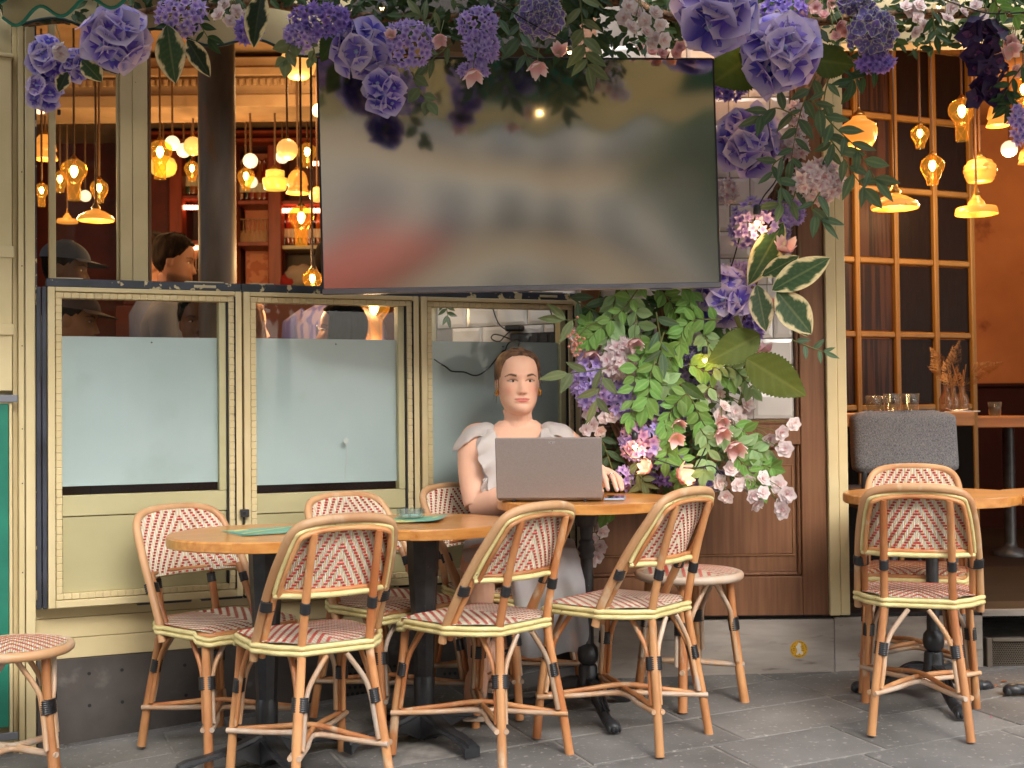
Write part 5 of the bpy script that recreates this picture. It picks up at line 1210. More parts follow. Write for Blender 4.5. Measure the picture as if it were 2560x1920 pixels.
# grey upholstered chair
gc = P(2256, 1100, 5.22); gch = empty('upholstered_chair', 'grey tweed upholstered chair in the open doorway', 'chair', (gc.x, 5.22, .265))
tweed = mat('grey_tweed', srgb(124, 121, 120), srgb(78, 78, 84), scale=430, rough=.95, bump=.5, bscale=260, stretch=(1, 1, .45), contrast=(.42, .56), wear=srgb(160, 140, 100), wear_at=(.66, .7), wscale=320)
hw = (2385-2124)/2*5.2/FPX
def gb_(u, v):
    a = u*2*math.pi; ex_ = .22
    c_, s_ = math.cos(a), math.sin(a); x = hw*abs(c_)**ex_*(1 if c_ > 0 else -1); y = .055*abs(s_)**.6*(1 if s_ > 0 else -1)
    zt = P(2256, 1032, 5.2).z-.265; zb = P(2256, 1181, 5.2).z-.265; t = v
    edge = min(t, 1-t)/.09; k = 1-(.12 if edge < 1 else 0)*(1-edge)**2 if edge < 1 else 1
    bow = .012*(math.exp(-((x/hw-.62)/.12)**2)+math.exp(-((x/hw+.72)/.12)**2))*t**6
    return Vector((x*k, y*k*(1 if edge > 1 else .75+.25*edge)-.03*(1-t), zb+(zt-zb)*t+bow))
b = MB(); b.grid(gb_, 48, 16, closed_u=True); n0 = 48
b.add(b.v[-48:], [tuple(range(48))]); b.add(b.v[:48], [tuple(range(47, -1, -1))]); b.build('backrest', tweed, gch)
b = MB(); b.box((-hw*.95, -.02, .40), (hw*.95, .44, .48), 0, None, .03); b.build('seat', tweed, gch)
for sx in (-1, 1):
    for (y, y2) in ((-.02, -.06), (.42, .46)):
        b = MB(); b.tube([(sx*hw*.85, y, .41), (sx*hw*.98, y2, .0)], .012, 8); b.build('leg', M['black_iron'], gch)
    b = MB(); b.tube(crom([(sx*hw*.8, -.035, .40), (sx*hw*.82, -.06, .55), (sx*hw*.7, -.02, .62)], 4), .012, 8); b.build('back_bracket', M['black_iron'], gch)
# dried flowers in small bottles, napkin and fork
vb = mat('small_clear_bottle', srgb(150, 110, 80), rough=.1, alpha=.5, coat=.5)
vm = MB().lathe([(.0, 0), (.03, 0), (.033, .01), (.034, .06), (.016, .095), (.014, .12), (.017, .125)], 14, capb=False, capt=False).mesh('bottle_body', vb)
dry = mat('dried_grass', srgb(196, 150, 92), srgb(160, 112, 62), rough=.9, objvar=.2)
plume = MB(); rnd = random.Random(3)
for k in range(150):
    t = rnd.random(); a = rnd.uniform(0, 6.28); p = Vector((.012*math.sin(t*2), 0, .02+.12*t)); d = Vector((math.cos(a)*.03, math.sin(a)*.03, .02))*(1.1-t)
    plume.add([p, p+d+Vector((.002, 0, 0)), p+d*1.1, p+d-Vector((.002, 0, 0))], [(0, 1, 2, 3)])
plm = plume.mesh('plume', dry)
for (px, lab) in ((2365, 'left small clear bottle with dried grasses near the partition'), (2382, 'middle small clear bottle with dried grasses near the partition'), (2405, 'right small clear bottle with dried grasses near the partition')):
    Y = 5.98; o = empty('bud_vase', lab, 'vase', (P(px, 1000, Y).x, Y, DZ), 0, 'dried flower bottles'); inst('bottle_body', vm, o)
    for k in range(4):
        dx_2 = random.uniform(-.05, .05); dy_2 = random.uniform(-.03, .03); h_2 = random.uniform(.12, .24)
        b = MB(); b.tube(crom([(0, 0, .02), (dx_2*.3, dy_2*.3, .12), (dx_2, dy_2, h_2)], 4), .0015, 4); b.build('stem', dry, o)
        inst('plume', plm, o, TRS((dx_2, dy_2, h_2-.03), Quaternion((1, random.uniform(-.5, .5), random.uniform(-.6, .6), random.random())).normalized(), random.uniform(.8, 1.4)))
np_ = empty('napkin', 'folded white napkin with fork on the table corner', 'napkin', (P(2408, 1028, 5.55).x, 5.56, DZ+.0008), .1)
b = MB(); b.box((-.06, -.05, 0), (.06, .05, .004), 0, None, .0015); b.build('cloth', mat('white_napkin', srgb(220, 214, 206), rough=.9), np_)
b = MB(); b.tube(crom([(-.05, 0, .006), (0, .005, .008), (.03, .008, .012)], 4), .003, 5)
for k in (-1, 0, 1): b.tube([(-.05, k*.005, .006), (-.078, k*.006, .018)], .0014, 4)
b.build('fork', mat('steel_cutlery', srgb(190, 170, 150), rough=.2, metal=.9), np_)
# ------------------------------------------------------------------ people
HZ = [(-.006, .024, -.066, -.020), (.0, .037, -.080, -.008), (.014, .0510, -.0865, .018), (.034, .0625, -.0865, .045), (.060, .0688, -.0860, .070), (.085, .0722, -.084, .085),
      (.110, .0733, -.080, .093), (.135, .0728, -.0825, .097), (.165, .0718, -.0815, .098), (.190, .067, -.0705, .091), (.208, .054, -.051, .074), (.220, .034, -.026, .046), (.226, .012, -.004, .016)]
def hrow(z):
    z = min(max(z, HZ[0][0]), HZ[-1][0])
    for i in range(len(HZ)-1):
        a, b = HZ[i], HZ[i+1]
        if a[0] <= z <= b[0]:
            t = (z-a[0])/(b[0]-a[0]); p = HZ[max(i-1, 0)]; n = HZ[min(i+2, len(HZ)-1)]; out = []
            for k in (1, 2, 3):
                m0 = (b[k]-p[k])/(b[0]-p[0]); m1 = (n[k]-a[k])/(n[0]-a[0]); h = b[0]-a[0]
                out.append((2*t**3-3*t*t+1)*a[k]+(t**3-2*t*t+t)*h*m0+(-2*t**3+3*t*t)*b[k]+(t**3-t*t)*h*m1)
            return out
    return HZ[-1][1:]
def ga(x, s): return math.exp(-(x/s)**2)
def face_relief(x, z, o):
    d = 0
    if z > .066: d += (.003+.0155*sstep(.128, .076, z))*ga(x, .0075+.0045*sstep(.12, .075, z))*sstep(.060, .071, z)*sstep(.150, .118, z)
    d += .0058*(ga(x-.0115, .0062)+ga(x+.0115, .0065))*ga(z-.0725, .007)
    d += .004*ga(x, .008)*ga(z-.072, .008)
    d -= .0075*(ga(x-.0305, .0165)+ga(x+.0305, .0165))*ga(z-.113, .0105)
    d += .0035*(ga(x-.032, .022)+ga(x+.032, .022))*ga(z-.1335, .008)
    d += .0045*(ga(x-.045, .018)+ga(x+.045, .018))*ga(z-.082, .02)
    wmouth = sstep(.033, .019, abs(x))
    d += .0052*ga(z-.0505, .0045)*wmouth*(1-.25*ga(x, .004)) + .0062*ga(z-.0405, .0050)*wmouth
    d -= .0042*ga(z-.0458, .0018)*sstep(.030, .022, abs(x))
    d -= .002*ga(z-.031, .005)*ga(x, .02); d += .005*ga(x, .020)*ga(z-.012, .013)
    d -= .0015*ga(x, .004)*ga(z-.059, .006)
    return d*o
def head_pt(z, a, ext=0, relief=1.0):
    w_, f, b = hrow(z); yc = .004+(f+b)*.12
    s, c = math.sin(a), math.cos(a)
    x = (w_+ext)*(abs(s)**.86)*(1 if s >= 0 else -1)
    y = yc + (-(yc-f+ext)*c if c > 0 else (b-yc+ext)*-c)
    if c > 0 and relief: y -= face_relief(x, z, relief)*sstep(.05, .5, c)
    return Vector((x, y, z))
def head_mb(b, M4, relief=1.0, na=64, nz=64):
    z0, z1 = HZ[0][0], HZ[-1][0]
    def f(u, v):
        z = z0+(z1-z0)*v; return M4 @ head_pt(z, u*2*math.pi-math.pi, 0, relief)
    k = len(b.v); b.grid(f, na, nz, closed_u=True)
    b.add(b.v[k:k+na], [tuple(range(na-1, -1, -1))]); b.add(b.v[k+nz*na:k+nz*na+na], [tuple(range(na))])
    for s in (1, -1):
        b.sph((0, 0, 0), 1, 0, 10, 8); n = len(b.v)-(2+10*7)
        for i in range(n, len(b.v)):
            v = Vector(b.v[i]); q = Vector((s*(.0735+v.x*.007+(.006 if v.y > 0 else 0)*v.y), .018+v.y*.017, .104+v.z*.031*(1 if v.z > 0 else .9))); b.v[i] = tuple(M4 @ q)
def loft(b, secs, n=24, M4=None):
    """secs: (centre, half width x, half depth y[, squareness])"""
    rings = []
    for sct in secs:
        c, w_, d = Vector(sct[0]), sct[1], sct[2]; e = sct[3] if len(sct) > 3 else 1
        rings.append([c+Vector((w_*abs(math.cos(t))**e*(1 if math.cos(t) >= 0 else -1), d*abs(math.sin(t))**e*(1 if math.sin(t) >= 0 else -1), 0)) for t in [2*math.pi*k/n for k in range(n)]])
    vs = [v for r_ in rings for v in r_]
    if M4: vs = [M4 @ v for v in vs]
    b.add(vs, [(a*n+i, a*n+(i+1) % n, (a+1)*n+(i+1) % n, (a+1)*n+i) for a in range(len(rings)-1) for i in range(n)]+[tuple(range(n-1, -1, -1)), tuple(range((len(rings)-1)*n, len(rings)*n))], 0, True)
def remesh(b, name, vox, mt, parent, smooth=4, inv=None, colfn=None):
    me = b.mesh(name+'_src', mt); o = bpy.data.objects.new(name+'_src', me); C.objects.link(o)
    m = o.modifiers.new('r', 'REMESH'); m.mode = 'VOXEL'; m.voxel_size = vox; m.use_smooth_shade = True
    s = o.modifiers.new('s', 'SMOOTH'); s.factor = .5; s.iterations = smooth
    dg = bpy.context.evaluated_depsgraph_get(); dg.update(); me2 = bpy.data.meshes.new_from_object(o.evaluated_get(dg)); me2.name = name
    bpy.data.objects.remove(o); bpy.data.meshes.remove(me)
    if inv is not None: me2.transform(inv)
    if colfn: setcol(me2, colfn)
    me2.polygons.foreach_set('use_smooth', [True]*len(me2.polygons))
    if not me2.materials: me2.materials.append(mt)
    return inst(name, me2, parent)
skin_m = vcol_mat('skin', rough=.55, sss=.12, spec=.3, bump=.04, bscale=500, nstr=.04, nscale=60)
def skin_cols(base, lip, brow, blush, HM, lid_dark=1.0, beard=None):
    inv = HM.inverted()
    def f(co):
        q = inv @ co; c = base
        if -.02 < q.z < .24 and q.y < .03 and abs(q.x) < .09:
            x, z = abs(q.x), q.z
            c = lerp(c, blush, .45*ga(x-.046, .02)*ga(z-.082, .017)+.25*ga(x, .012)*ga(z-.075, .01))
            if beard and q.y < .02: c = lerp(c, beard, .75*sstep(.058, .035, z if x > .025 else z+.0)*sstep(-.02, .005, z+.02))
            if q.y < -.05:
                bz = .1315+.0042*sstep(.018, .040, x)-.0062*sstep(.042, .060, x); bw = .0044-.0027*sstep(.032, .060, x)
                c = lerp(c, brow, .95*sstep(bw*1.25, bw*.6, abs(z-bz))*sstep(.0165, .0215, x)*sstep(.062, .055, x))
                lz0 = .0352+.0105*(x/.028)**2; lz1 = .0520-.0015*ga(x, .003)-.0045*(x/.028)**2
                c = lerp(c, lip, .9*sstep(lz0-.001, lz0+.001, z)*sstep(lz1+.001, lz1-.001, z)*sstep(.0285, .0255, x))
                c = lerp(c, (lip[0]*.4, lip[1]*.35, lip[2]*.35), .75*ga(z-.0448-.0022*(x/.028)**2, .0011)*sstep(.031, .027, x))
                ez = .1126+.0058*(1-((x-.031)/.0175)**2) if abs(x-.031) < .0175 else .1126+.002*(x > .031)
                c = lerp(c, brow, lid_dark*.9*ga(z-ez-.0002, .0025)*sstep(.0215, .0170, abs(x-.032)))
                c = lerp(c, lerp(base, brow, .5), .45*lid_dark*ga(z-.121, .004)*ga(x-.034, .014))  # darkens the upper-lid crease: its shade is put into the skin colour
                c = lerp(c, lerp(base, blush, .6), .3*ga(z-.105, .004)*ga(x-.033, .014))
                for s in (-1, 1): c = lerp(c, lerp(blush, brow, .5), .8*ga(q.x-s*.0075, .0035)*ga(z-.0655, .0022))
        return c
    return f
def eyes(parent, HM, inv, iris=srgb(92, 70, 52), gaze=.0):
    wm = mat('eye_white', srgb(198, 182, 172), rough=.15); im = mat('iris', iris, rough=.1); pm = mat('pupil', (.01, .008, .008), rough=.05)
    for s in (1, -1):
        M4 = inv @ HM
        c0 = head_pt(.1125, s*math.asin(min(.0305/.070, 1))*.92, 0, 1.0); yy = c0.y+.0035
        b = MB(); b.sph((0, 0, 0), 1, 0, 18, 12); b.v = [tuple(M4 @ Vector((s*.0305+x*.0158, yy+y*.0085+abs(x)**2*.003, 1*.1125+z*.0050-.0007*x*x+.0008*abs(x)*0))) for x, y, z in b.v]; e = b.build('eye', wm, parent)
        gx = s*.0305+gaze
        b = MB(); b.sph((0, 0, 0), 1, 0, 14, 8); b.v = [tuple(M4 @ Vector((gx+x*.0060, yy-.0046+y*.0046, .1131+z*.0054))) for x, y, z in b.v]; b.build('iris', im, e)
        b = MB(); b.sph((0, 0, 0), 1, 0, 10, 6); b.v = [tuple(M4 @ Vector((gx+x*.0026, yy-.0079+y*.0022, .1132+z*.0026))) for x, y, z in b.v]; b.build('pupil', pm, e)
def hair_cap(parent, HM, inv, mt, line, ext=.008, na=56, nt_=22, name='hair', wob=.002, back=0):
    M4 = inv @ HM
    def f(u, v):
        a = u*2*math.pi-math.pi; zb = line(abs(a)); z = zb+(.2295-zb)*(v**.75)
        e = ext*(-.12+1.12*sstep(0, .22, v))+back*max(0, -math.cos(a))*math.sin(min(1, v*1.2)*math.pi)
        p = head_pt(z, a, e, .0); n = mnoise.noise(Vector((math.sin(a)*26, math.cos(a)*26, v*2.5)))
        p += Vector((math.sin(a), -math.cos(a), .5))*wob*n; p.z += ext*.9*v*v
        return M4 @ p
    b = MB(); b.grid(f, na, nt_, closed_u=True); b.add(b.v[-na:], [tuple(range(na))]); return b.build(name, mt, parent)
def hair_mat(name, c1, c2, rough=.38, spec=.04):
    return mat(name, c1, c2, scale=18, rough=rough, spec=spec, stretch=(3, 3, 1), detail=8, bump=.5, bscale=160, contrast=(.4, .6))
def V(*a): return Vector(a)
# ---- the seated woman -----------------------------------------------------
WX, WY = .02, 4.70; wz = zg(WX, WY)
wo_ = empty('person', 'woman in a pale ruffled dress sitting behind the open laptop', 'person', (WX, WY, wz)); WI = Matrix.Translation((-WX, -WY, -wz))
chin = P(1297, 1032, 4.62); HS = 1.04
HM = Matrix.Translation((chin.x, 4.70, chin.z)) @ Matrix.Rotation(R(9), 4, 'Z') @ Matrix.Rotation(R(-1), 4, 'X') @ Matrix.Scale(HS, 4)
body = MB(); head_mb(body, HM, 1.0, 110, 110)
cx = chin.x-.004; zs_ = 1.045
loft(body, [((cx+.002, 4.715, zs_-.03), .075, .058), ((cx+.002, 4.713, zs_+.012), .056, .054), ((cx+.003, 4.708, zs_+.045), .0500, .054), ((cx+.004, 4.704, zs_+.08), .048, .055), ((cx+.004, 4.706, zs_+.13), .050, .058)])
loft(body, [((cx, 4.70, .50), .165, .12), ((cx, 4.70, .58), .15, .11), ((cx, 4.70, .68), .13, .10), ((cx, 4.695, .80), .145, .108, .9), ((cx, 4.69, .90), .160, .118, .85), ((cx, 4.695, .965), .168, .098, .8), ((cx, 4.705, 1.005), .150, .068, .8), ((cx, 4.712, 1.036), .10, .052), ((cx, 4.714, 1.06), .07, .045)])
for s in (1, -1):
    body.tube(crom([V(cx+s*.016, 4.652, .995), V(cx+s*.06, 4.662, 1.008), V(cx+s*.125, 4.69, 1.012)], 5), [.009, .0085, .010], 8)
    body.tube(crom([V(cx+s*.012, 4.658, .998), V(cx+s*.030, 4.678, 1.045), V(cx+s*.046, 4.705, 1.10)], 5), [.008, .010, .012], 8)
shL = V(cx-.162, 4.705, .988); shR = V(cx+.162, 4.705, .988)
elL = P(1192, 1266, 4.60); wrL = V(.13, 4.44, z3_+.055)
body.tube(crom([shL+V(.05, 0, .012), shL, shL.lerp(elL, .35)+V(-.010, 0, 0), shL.lerp(elL, .7)+V(-.008, 0, 0), elL], 9), [.048, .058, .060, .057, .052, .046], 28)
body.tube(crom([elL+V(0, .01, 0), elL.lerp(wrL, .3)+V(0, -.01, -.004), elL.lerp(wrL, .7), wrL], 9), [.046, .049, .040, .029], 28)
elR = V(.318, 4.66, .84); wrR = P(1497, 1178, 4.37)
body.tube(crom([shR+V(-.05, 0, .012), shR, shR.lerp(elR, .4)+V(.012, 0, 0), elR], 9), [.046, .054, .052, .043], 28)
body.tube(crom([elR, elR.lerp(wrR, .4), wrR], 5), [.043, .042, .026], 14)
# left hand over the phone: palm, four curved fingers of unequal length, thumb to the side
def hand(b, wr, kn, tips, thumb, pw=.019):
    mid = sum(kn, Vector())/len(kn)
    for k in kn: b.tube(crom([wr+(k-mid)*.35, wr.lerp(k, .55)+V(0, 0, .004), k], 4), [.019, .0165, .0115], 10)
    for k, t, in zip(kn, tips):
        m1 = k.lerp(t, .42)+V(0, 0, .012); m2 = k.lerp(t, .78)+V(0, 0, .006)
        b.tube(crom([k, m1, m2, t], 5), [.0112, .0098, .0088, .0074], 10); b.sph(t, .0074, 0, 8, 6)
    b.tube(crom(thumb, 5), [.0135, .0125, .0105, .0085], 10); b.sph(thumb[-1], .0085, 0, 8, 6)
kn = [P(1510, 1186, 4.315)+V(-.004, 0, 0), P(1524, 1184, 4.325), P(1538, 1188, 4.34), P(1546, 1196, 4.36)]
tips = [P(1520, 1224, 4.275), P(1542, 1226, 4.280), P(1553, 1224, 4.295), P(1556, 1222, 4.325)]
for t in tips: t.z = max(t.z, z3_+.0185)
hand(body, wrR, kn, tips, [wrR+V(-.012, -.02, -.01), P(1498, 1205, 4.31), P(1499, 1218, 4.28), P(1504, 1228, 4.265)])
kn2 = [wrL+V(.03+.004*k, -.055+.018*k, -.012) for k in range(4)]
hand(body, wrL, kn2, [k+V(.04, -.045, -.022) for k in kn2], [wrL+V(.0, -.03, -.01), wrL+V(.0, -.055, -.02), wrL+V(.02, -.08, -.028), wrL+V(.035, -.09, -.03)])
# legs: one foot on the ground, the other crossed behind it
hipA, hipB = V(cx-.075, 4.66, .52), V(cx+.075, 4.66, .52)
knA = P(1193, 1400, 4.36)+V(0, 0, -.02); anA = P(1196, 1668, 4.40); toA = P(1186, 1768, 4.30)
body.tube(crom([hipA, hipA.lerp(knA, .5), knA+V(0, .03, .01)], 5), [.095, .082, .064], 16)
body.tube(crom([knA, knA.lerp(anA, .3)+V(.0, .03, 0), knA.lerp(anA, .65)+V(0, .02, 0), anA, anA+V(0, .015, -.05)], 5), [.062, .060, .045, .034, .036], 16)
heA = anA+V(.004, .035, -.085)
body.tube(crom([anA+V(0, .01, -.03), anA.lerp(toA, .45)+V(0, -.005, .012), toA+V(0, .03, .012), toA], 5), [.036, .038, .036, .022], 14, sx=1.1)
body.sph(heA, (.030, .034, .032), 0, 12, 8)
for k in range(5): body.sph(toA+V(-.030+.0145*k, -.012-(.008 if k in (1, 2, 3) else 0)+.01*abs(k-3)*.3, -.006), (.0085 if k < 4 else .012, .018, .0095), 0, 8, 6)
knB = V(.10, 4.38, .60); anB = V(-.055, 4.50, .255); toB = V(-.100, 4.41, .150)
body.tube(crom([hipB, hipB.lerp(knB, .5)+V(0, 0, .02), knB], 5), [.095, .080, .062], 16)
body.tube(crom([knB, knB.lerp(anB, .35)+V(0, .03, 0), knB.lerp(anB, .7)+V(0, .02, 0), anB], 5), [.060, .056, .042, .032], 16)
body.tube(crom([anB, anB.lerp(toB, .5)+V(0, 0, .015), toB], 5), [.034, .036, .028], 14)
SKIN = srgb(224, 176, 149)
inv_HM = HM.inverted()
bo = remesh(body, 'body', .0027, skin_m, wo_, 3, WI, skin_cols(SKIN, srgb(200, 108, 98), srgb(78, 52, 38), srgb(226, 142, 118), WI @ HM))
eyes(wo_, HM, WI, srgb(84, 62, 46), .0008)
w_hair = hair_mat('brown_hair', srgb(122, 90, 66), srgb(64, 44, 32), .4, .25)
def wline(a):
    d = math.degrees(a)
    return [(0, .203), (25, .200), (48, .188), (62, .160), (74, .120), (84, .104), (100, .085), (125, .04), (180, .02)] and (lambda T: next((z0+(z1-z0)*(d-a0)/(a1-a0) for (a0, z0), (a1, z1) in zip(T, T[1:]) if a0 <= d <= a1), T[-1][1]))([(0, .203), (25, .200), (45, .187), (58, .160), (70, .124), (80, .108), (92, .100), (104, .07), (125, .035), (180.1, .02)])
hair_cap(wo_, HM, WI, w_hair, wline, .0095, 72, 26, 'hair', .0016, .012)
b = MB(); b.sph((0, 0, 0), 1, 0, 16, 10); b.v = [tuple(WI @ HM @ V(.005+x*.034, .118+y*.03, .105+z*.034)) for x, y, z in b.v]; b.build('hair_bun', w_hair, wo_)
for k in range(16):
    s = 1 if k % 2 else -1; z = random.uniform(.09, .16); p0 = head_pt(z, s*R(random.uniform(72, 96)), .006, 0); d_ = V(s*random.uniform(.0, .012), random.uniform(-.012, .006), -random.uniform(.02, .06))
    b = MB(); b.tube([WI @ HM @ q for q in crom([p0+V(0, .01, .03), p0, p0+d_*.5+V(s*.004, 0, 0), p0+d_], 4)], [.0010, .0004], 4); b.build('loose_strand', w_hair, wo_)
gold = mat('gold', srgb(214, 170, 96), rough=.2, metal=1)
for s in (1, -1):
    pts = [V(s*.0785+.004*s*math.sin(t), .004-.006*math.cos(t)*1, .074+.010*math.cos(t*1)) for t in [k*2*math.pi/12 for k in range(12)]]
    b = MB(); b.tube([WI @ HM @ p for p in pts], .0040, 7, closed=True); b.build('earring', gold, wo_)
b = MB(); rp = kn[1].lerp(tips[1], .22)+V(0, 0, .006); dr = (tips[1]-kn[1]).normalized(); u_ = dr.cross(V(0, 0, 1)).normalized(); v_ = dr.cross(u_)
b.tube([WI @ (rp+(u_*math.cos(t)+v_*math.sin(t))*.0118) for t in [k*2*math.pi/14 for k in range(14)]], .0018, 6, closed=True); b.build('ring', mat('silver_ring', srgb(220, 220, 222), rough=.15, metal=1), wo_)
nailm = mat('nail_polish', srgb(226, 200, 194), rough=.15)
for t, k in zip(tips, kn):
    b = MB(); b.sph((0, 0, 0), 1, 0, 8, 6); d = (t-k).normalized(); b.v = [tuple(WI @ (t+V(x*.0050, -.0035+y*.0035, .0035+z*.007))) for x, y, z in b.v]; b.build('nail', nailm, wo_)
# dress: bodice, flutter sleeves, front ruffles, sheer skirt
def cloth_mat(name, col, trans=.25, bump=.25):
    m = mat(name, col, tuple(c*.94 for c in col), scale=30, rough=.85, bump=bump, bscale=14, spec=.2)
    n = m.node_tree.nodes; l = m.node_tree.links; o = n['Material Output']; pb_ = n['Principled BSDF']; t = n.new('ShaderNodeBsdfTranslucent'); t.inputs[0].default_value = (*col, 1)
    mx = n.new('ShaderNodeMixShader'); mx.inputs[0].default_value = trans; l.new(pb_.outputs[0], mx.inputs[1]); l.new(t.outputs[0], mx.inputs[2]); l.new(mx.outputs[0], o.inputs[0]); return m
chif = cloth_mat('pale_chiffon', srgb(204, 196, 191))
def sheer(name, col, op):
    m = cloth_mat(name, col); n = m.node_tree.nodes; l = m.node_tree.links; o = n['Material Output']; src = o.inputs[0].links[0].from_socket
    tr = n.new('ShaderNodeBsdfTransparent'); mx = n.new('ShaderNodeMixShader'); mx.inputs[0].default_value = op; l.new(tr.outputs[0], mx.inputs[1]); l.new(src, mx.inputs[2]); l.new(mx.outputs[0], o.inputs[0]); return m
chif_s = sheer('sheer_chiffon', srgb(206, 206, 210), .72)
bod = MB()
def bodf(u, v):
    a = u*2*math.pi; z = .50+v*.53
    T = [(.50, .175, .130), (.58, .158, .118), (.68, .140, .109), (.80, .155, .118), (.90, .170, .129), (.975, .180, .108), (1.03, .150, .066)]
    for q0_, q1_ in zip(T, T[1:]):
        if q0_[0] <= z <= q1_[0]+1e-6: t = (z-q0_[0])/(q1_[0]-q0_[0]); w_ = q0_[1]+(q1_[1]-q0_[1])*t; d = q0_[2]+(q1_[2]-q0_[2])*t; break
    x = w_*abs(math.cos(a))**.85*(1 if math.cos(a) >= 0 else -1); y = d*abs(math.sin(a))**.85*(1 if math.sin(a) >= 0 else -1)
    top = .965+.07*sstep(.055, .10, abs(x)) if y < 0 else 1.02
    zz = min(z, top); fold = .004*math.sin(a*18+z*9)*sstep(1.0, .8, z)
    return WI @ V(cx+x*(1+fold*4), 4.695+y*(1+fold*6)+.006*(1 if y > 0 else -1)*0, zz)
bod.grid(bodf, 72, 34, closed_u=True); bod.build('bodice', chif, wo_)
def ruffle(name, path, width, out, waves, amp, thick_seed=0, mt=None):
    """a strip hanging from path: v runs from the seam to the free wavy edge"""
    pts = crom(path, 10); n = len(pts)-1; b = MB()
    def f(u, v):
        i_ = min(int(u*n), n-1); p = pts[i_].lerp(pts[i_+1], u*n-i_); ph = u*waves*2*math.pi+thick_seed
        wd = width(u) if callable(width) else width; dirv = out(u) if callable(out) else out
        return WI @ (p+dirv*(wd*v)+V(0, -1, 0)*amp*math.sin(ph)*v+V(.3, -.2, 0)*amp*.6*math.cos(ph*1.7)*v*v)
    b.grid(f, max(n*3, 60), 12); return b.build(name, mt or chif, wo_)
for s in (-1, 1):
    sh_ = shL if s < 0 else shR
    # flutter cap: from the neckline over the shoulder, edge dropping over the upper arm
    b = MB()
    def cap(u, v, s=s, sh_=sh_):
        a = (u-.5)*2.75; ph = R(-62)+v*R(168); fl = sstep(.55, 1, v)
        k = 1+.38*fl*fl+.06*fl*math.sin(a*6.5+s)
        d = V(s*math.sin(ph)*math.cos(a*.9), math.sin(a), math.cos(ph)*max(math.cos(a), .12)**.6)
        p = sh_+V(-s*.012, .004, -.018)+V(d.x*.074*k, d.y*.078*(1+.12*fl), d.z*.073+.030*max(0, -d.x*s)+.006)
        p.z -= .010*fl*math.cos(a*2)+.006*fl*math.sin(a*6.5); return WI @ p
    b.grid(cap, 48, 20); b.build('flutter_sleeve', chif, wo_)
    ruffle('ruffle', [V(cx+s*.086, 4.612, 1.028), V(cx+s*.085, 4.580, .97), V(cx+s*.082, 4.560, .90), V(cx+s*.078, 4.562, .82), V(cx+s*.07, 4.575, .74)], lambda u: .058+.02*math.sin(u*7), lambda u, s=s: V(s*.82, -.30, -.45), 3.2, .014, s)
    ruffle('ruffle', [V(cx+s*.10, 4.575, .88), V(cx+s*.11, 4.570, .83), V(cx+s*.105, 4.575, .78)], .05, V(s*.6, -.4, -.7), 2.1, .014, 2*s)
# skirt: lap, then falling at both sides of the knees
def skirt(u, v):
    prof = [V(cx, 4.70, .62), V(.0, 4.52, .645), V(.0, 4.36, .625), V(.02, 4.325, .52), V(.03, 4.36, .36), V(.03, 4.40, .24)]
    n = len(prof)-1; t = v*n; i = min(int(t), n-1); q = prof[i].lerp(prof[i+1], t-i)
    x = -.175+.39*u; wide = 1+.10*v; fold = .013*math.sin(u*26+1.5*math.sin(v*5))*sstep(.25, .8, v)
    slit = sstep(.05, .16, u)*sstep(.40, .30, u)     # the skirt falls open over the nearer shin
    p = V(q.x+x*wide, q.y+.035*(2*u-1)**2+fold, q.z-.02*(2*u-1)**2)
    if v > .45: p.y += slit*.16*sstep(.45, .7, v); p.z += slit*.03
    p.z += .05*sstep(.75, 1, v)*(u-.6)*-1+.02*math.sin(u*9)*sstep(.8, 1, v)
    return WI @ p
b = MB(); b.grid(skirt, 80, 40); b.build('skirt', chif_s, wo_)
# sandals
tan_s = mat('tan_strap', srgb(150, 104, 70), rough=.5); navy_s = mat('navy_strap', srgb(34, 38, 56), rough=.5); sole = mat('pale_sole', srgb(190, 170, 150), rough=.8)
def sandal(an, to, ank_r, mt, tilt):
    o_ = []
    d = (to-an); d.z = 0; d.normalize(); sd_ = V(-d.y, d.x, 0)
    b = MB(); b.tube([WI @ (an+(d*math.cos(t)*1.05+sd_*math.sin(t))*ank_r+V(0, 0, -.018)) for t in [k*2*math.pi/18 for k in range(18)]], .0052, 6, closed=True)
    s_ = b.build('sandal', mt, wo_)
    b = MB(); p0, p1 = an+d*ank_r-V(0, 0, .02), to+V(0, 0, .022); b.tube([WI @ p for p in crom([p0, p0.lerp(p1, .5)+V(0, -.004, .026), p1+V(0, 0, .012)], 6)], .0055, 6); b.build('strap', mt, s_)
    b = MB(); b.tube([WI @ (to+d*-.02+sd_*x+V(0, 0, .026-14*x*x)) for x in [(-.04+.008*k) for k in range(11)]], .0075, 6); b.build('strap', navy_s, s_)
    b = MB(); pts = [to+d*.03, to, to-d*.08, an-d*.035]
    zb = min(to.z, an.z)-.028
    def f(u, v):
        q = pts[0].lerp(pts[3], u); wd = .036+.008*math.sin(u*5); z = (to.z-.024)*(1-u)+(an.z-.10)*u
        return WI @ (V(q.x, q.y, z)+sd_*((v-.5)*2*wd))
    b.grid(f, 12, 4); k = len(b.v); n_ = k
    b.v += [(x, y, z-.018) for x, y, z in b.v[:k]]; b.f += [[i+k for i in ff][::-1] for ff in b.f[:48]]; b.m += [0]*48; b.sm += [False]*48
    ring = [i for i in range(13)]+[12+13*j for j in range(1, 5)]+[64-i for i in range(1, 13)]+[13*j for j in (3, 2, 1)]
    for i in range(len(ring)): a_, c_ = ring[i], ring[(i+1) % len(ring)]; b.f.append([a_, c_, c_+k, a_+k]); b.m.append(0); b.sm.append(False)
    b.build('sole', sole, s_)
sandal(anA, toA, .044, tan_s, 0); sandal(anB, toB, .040, navy_s, 1)
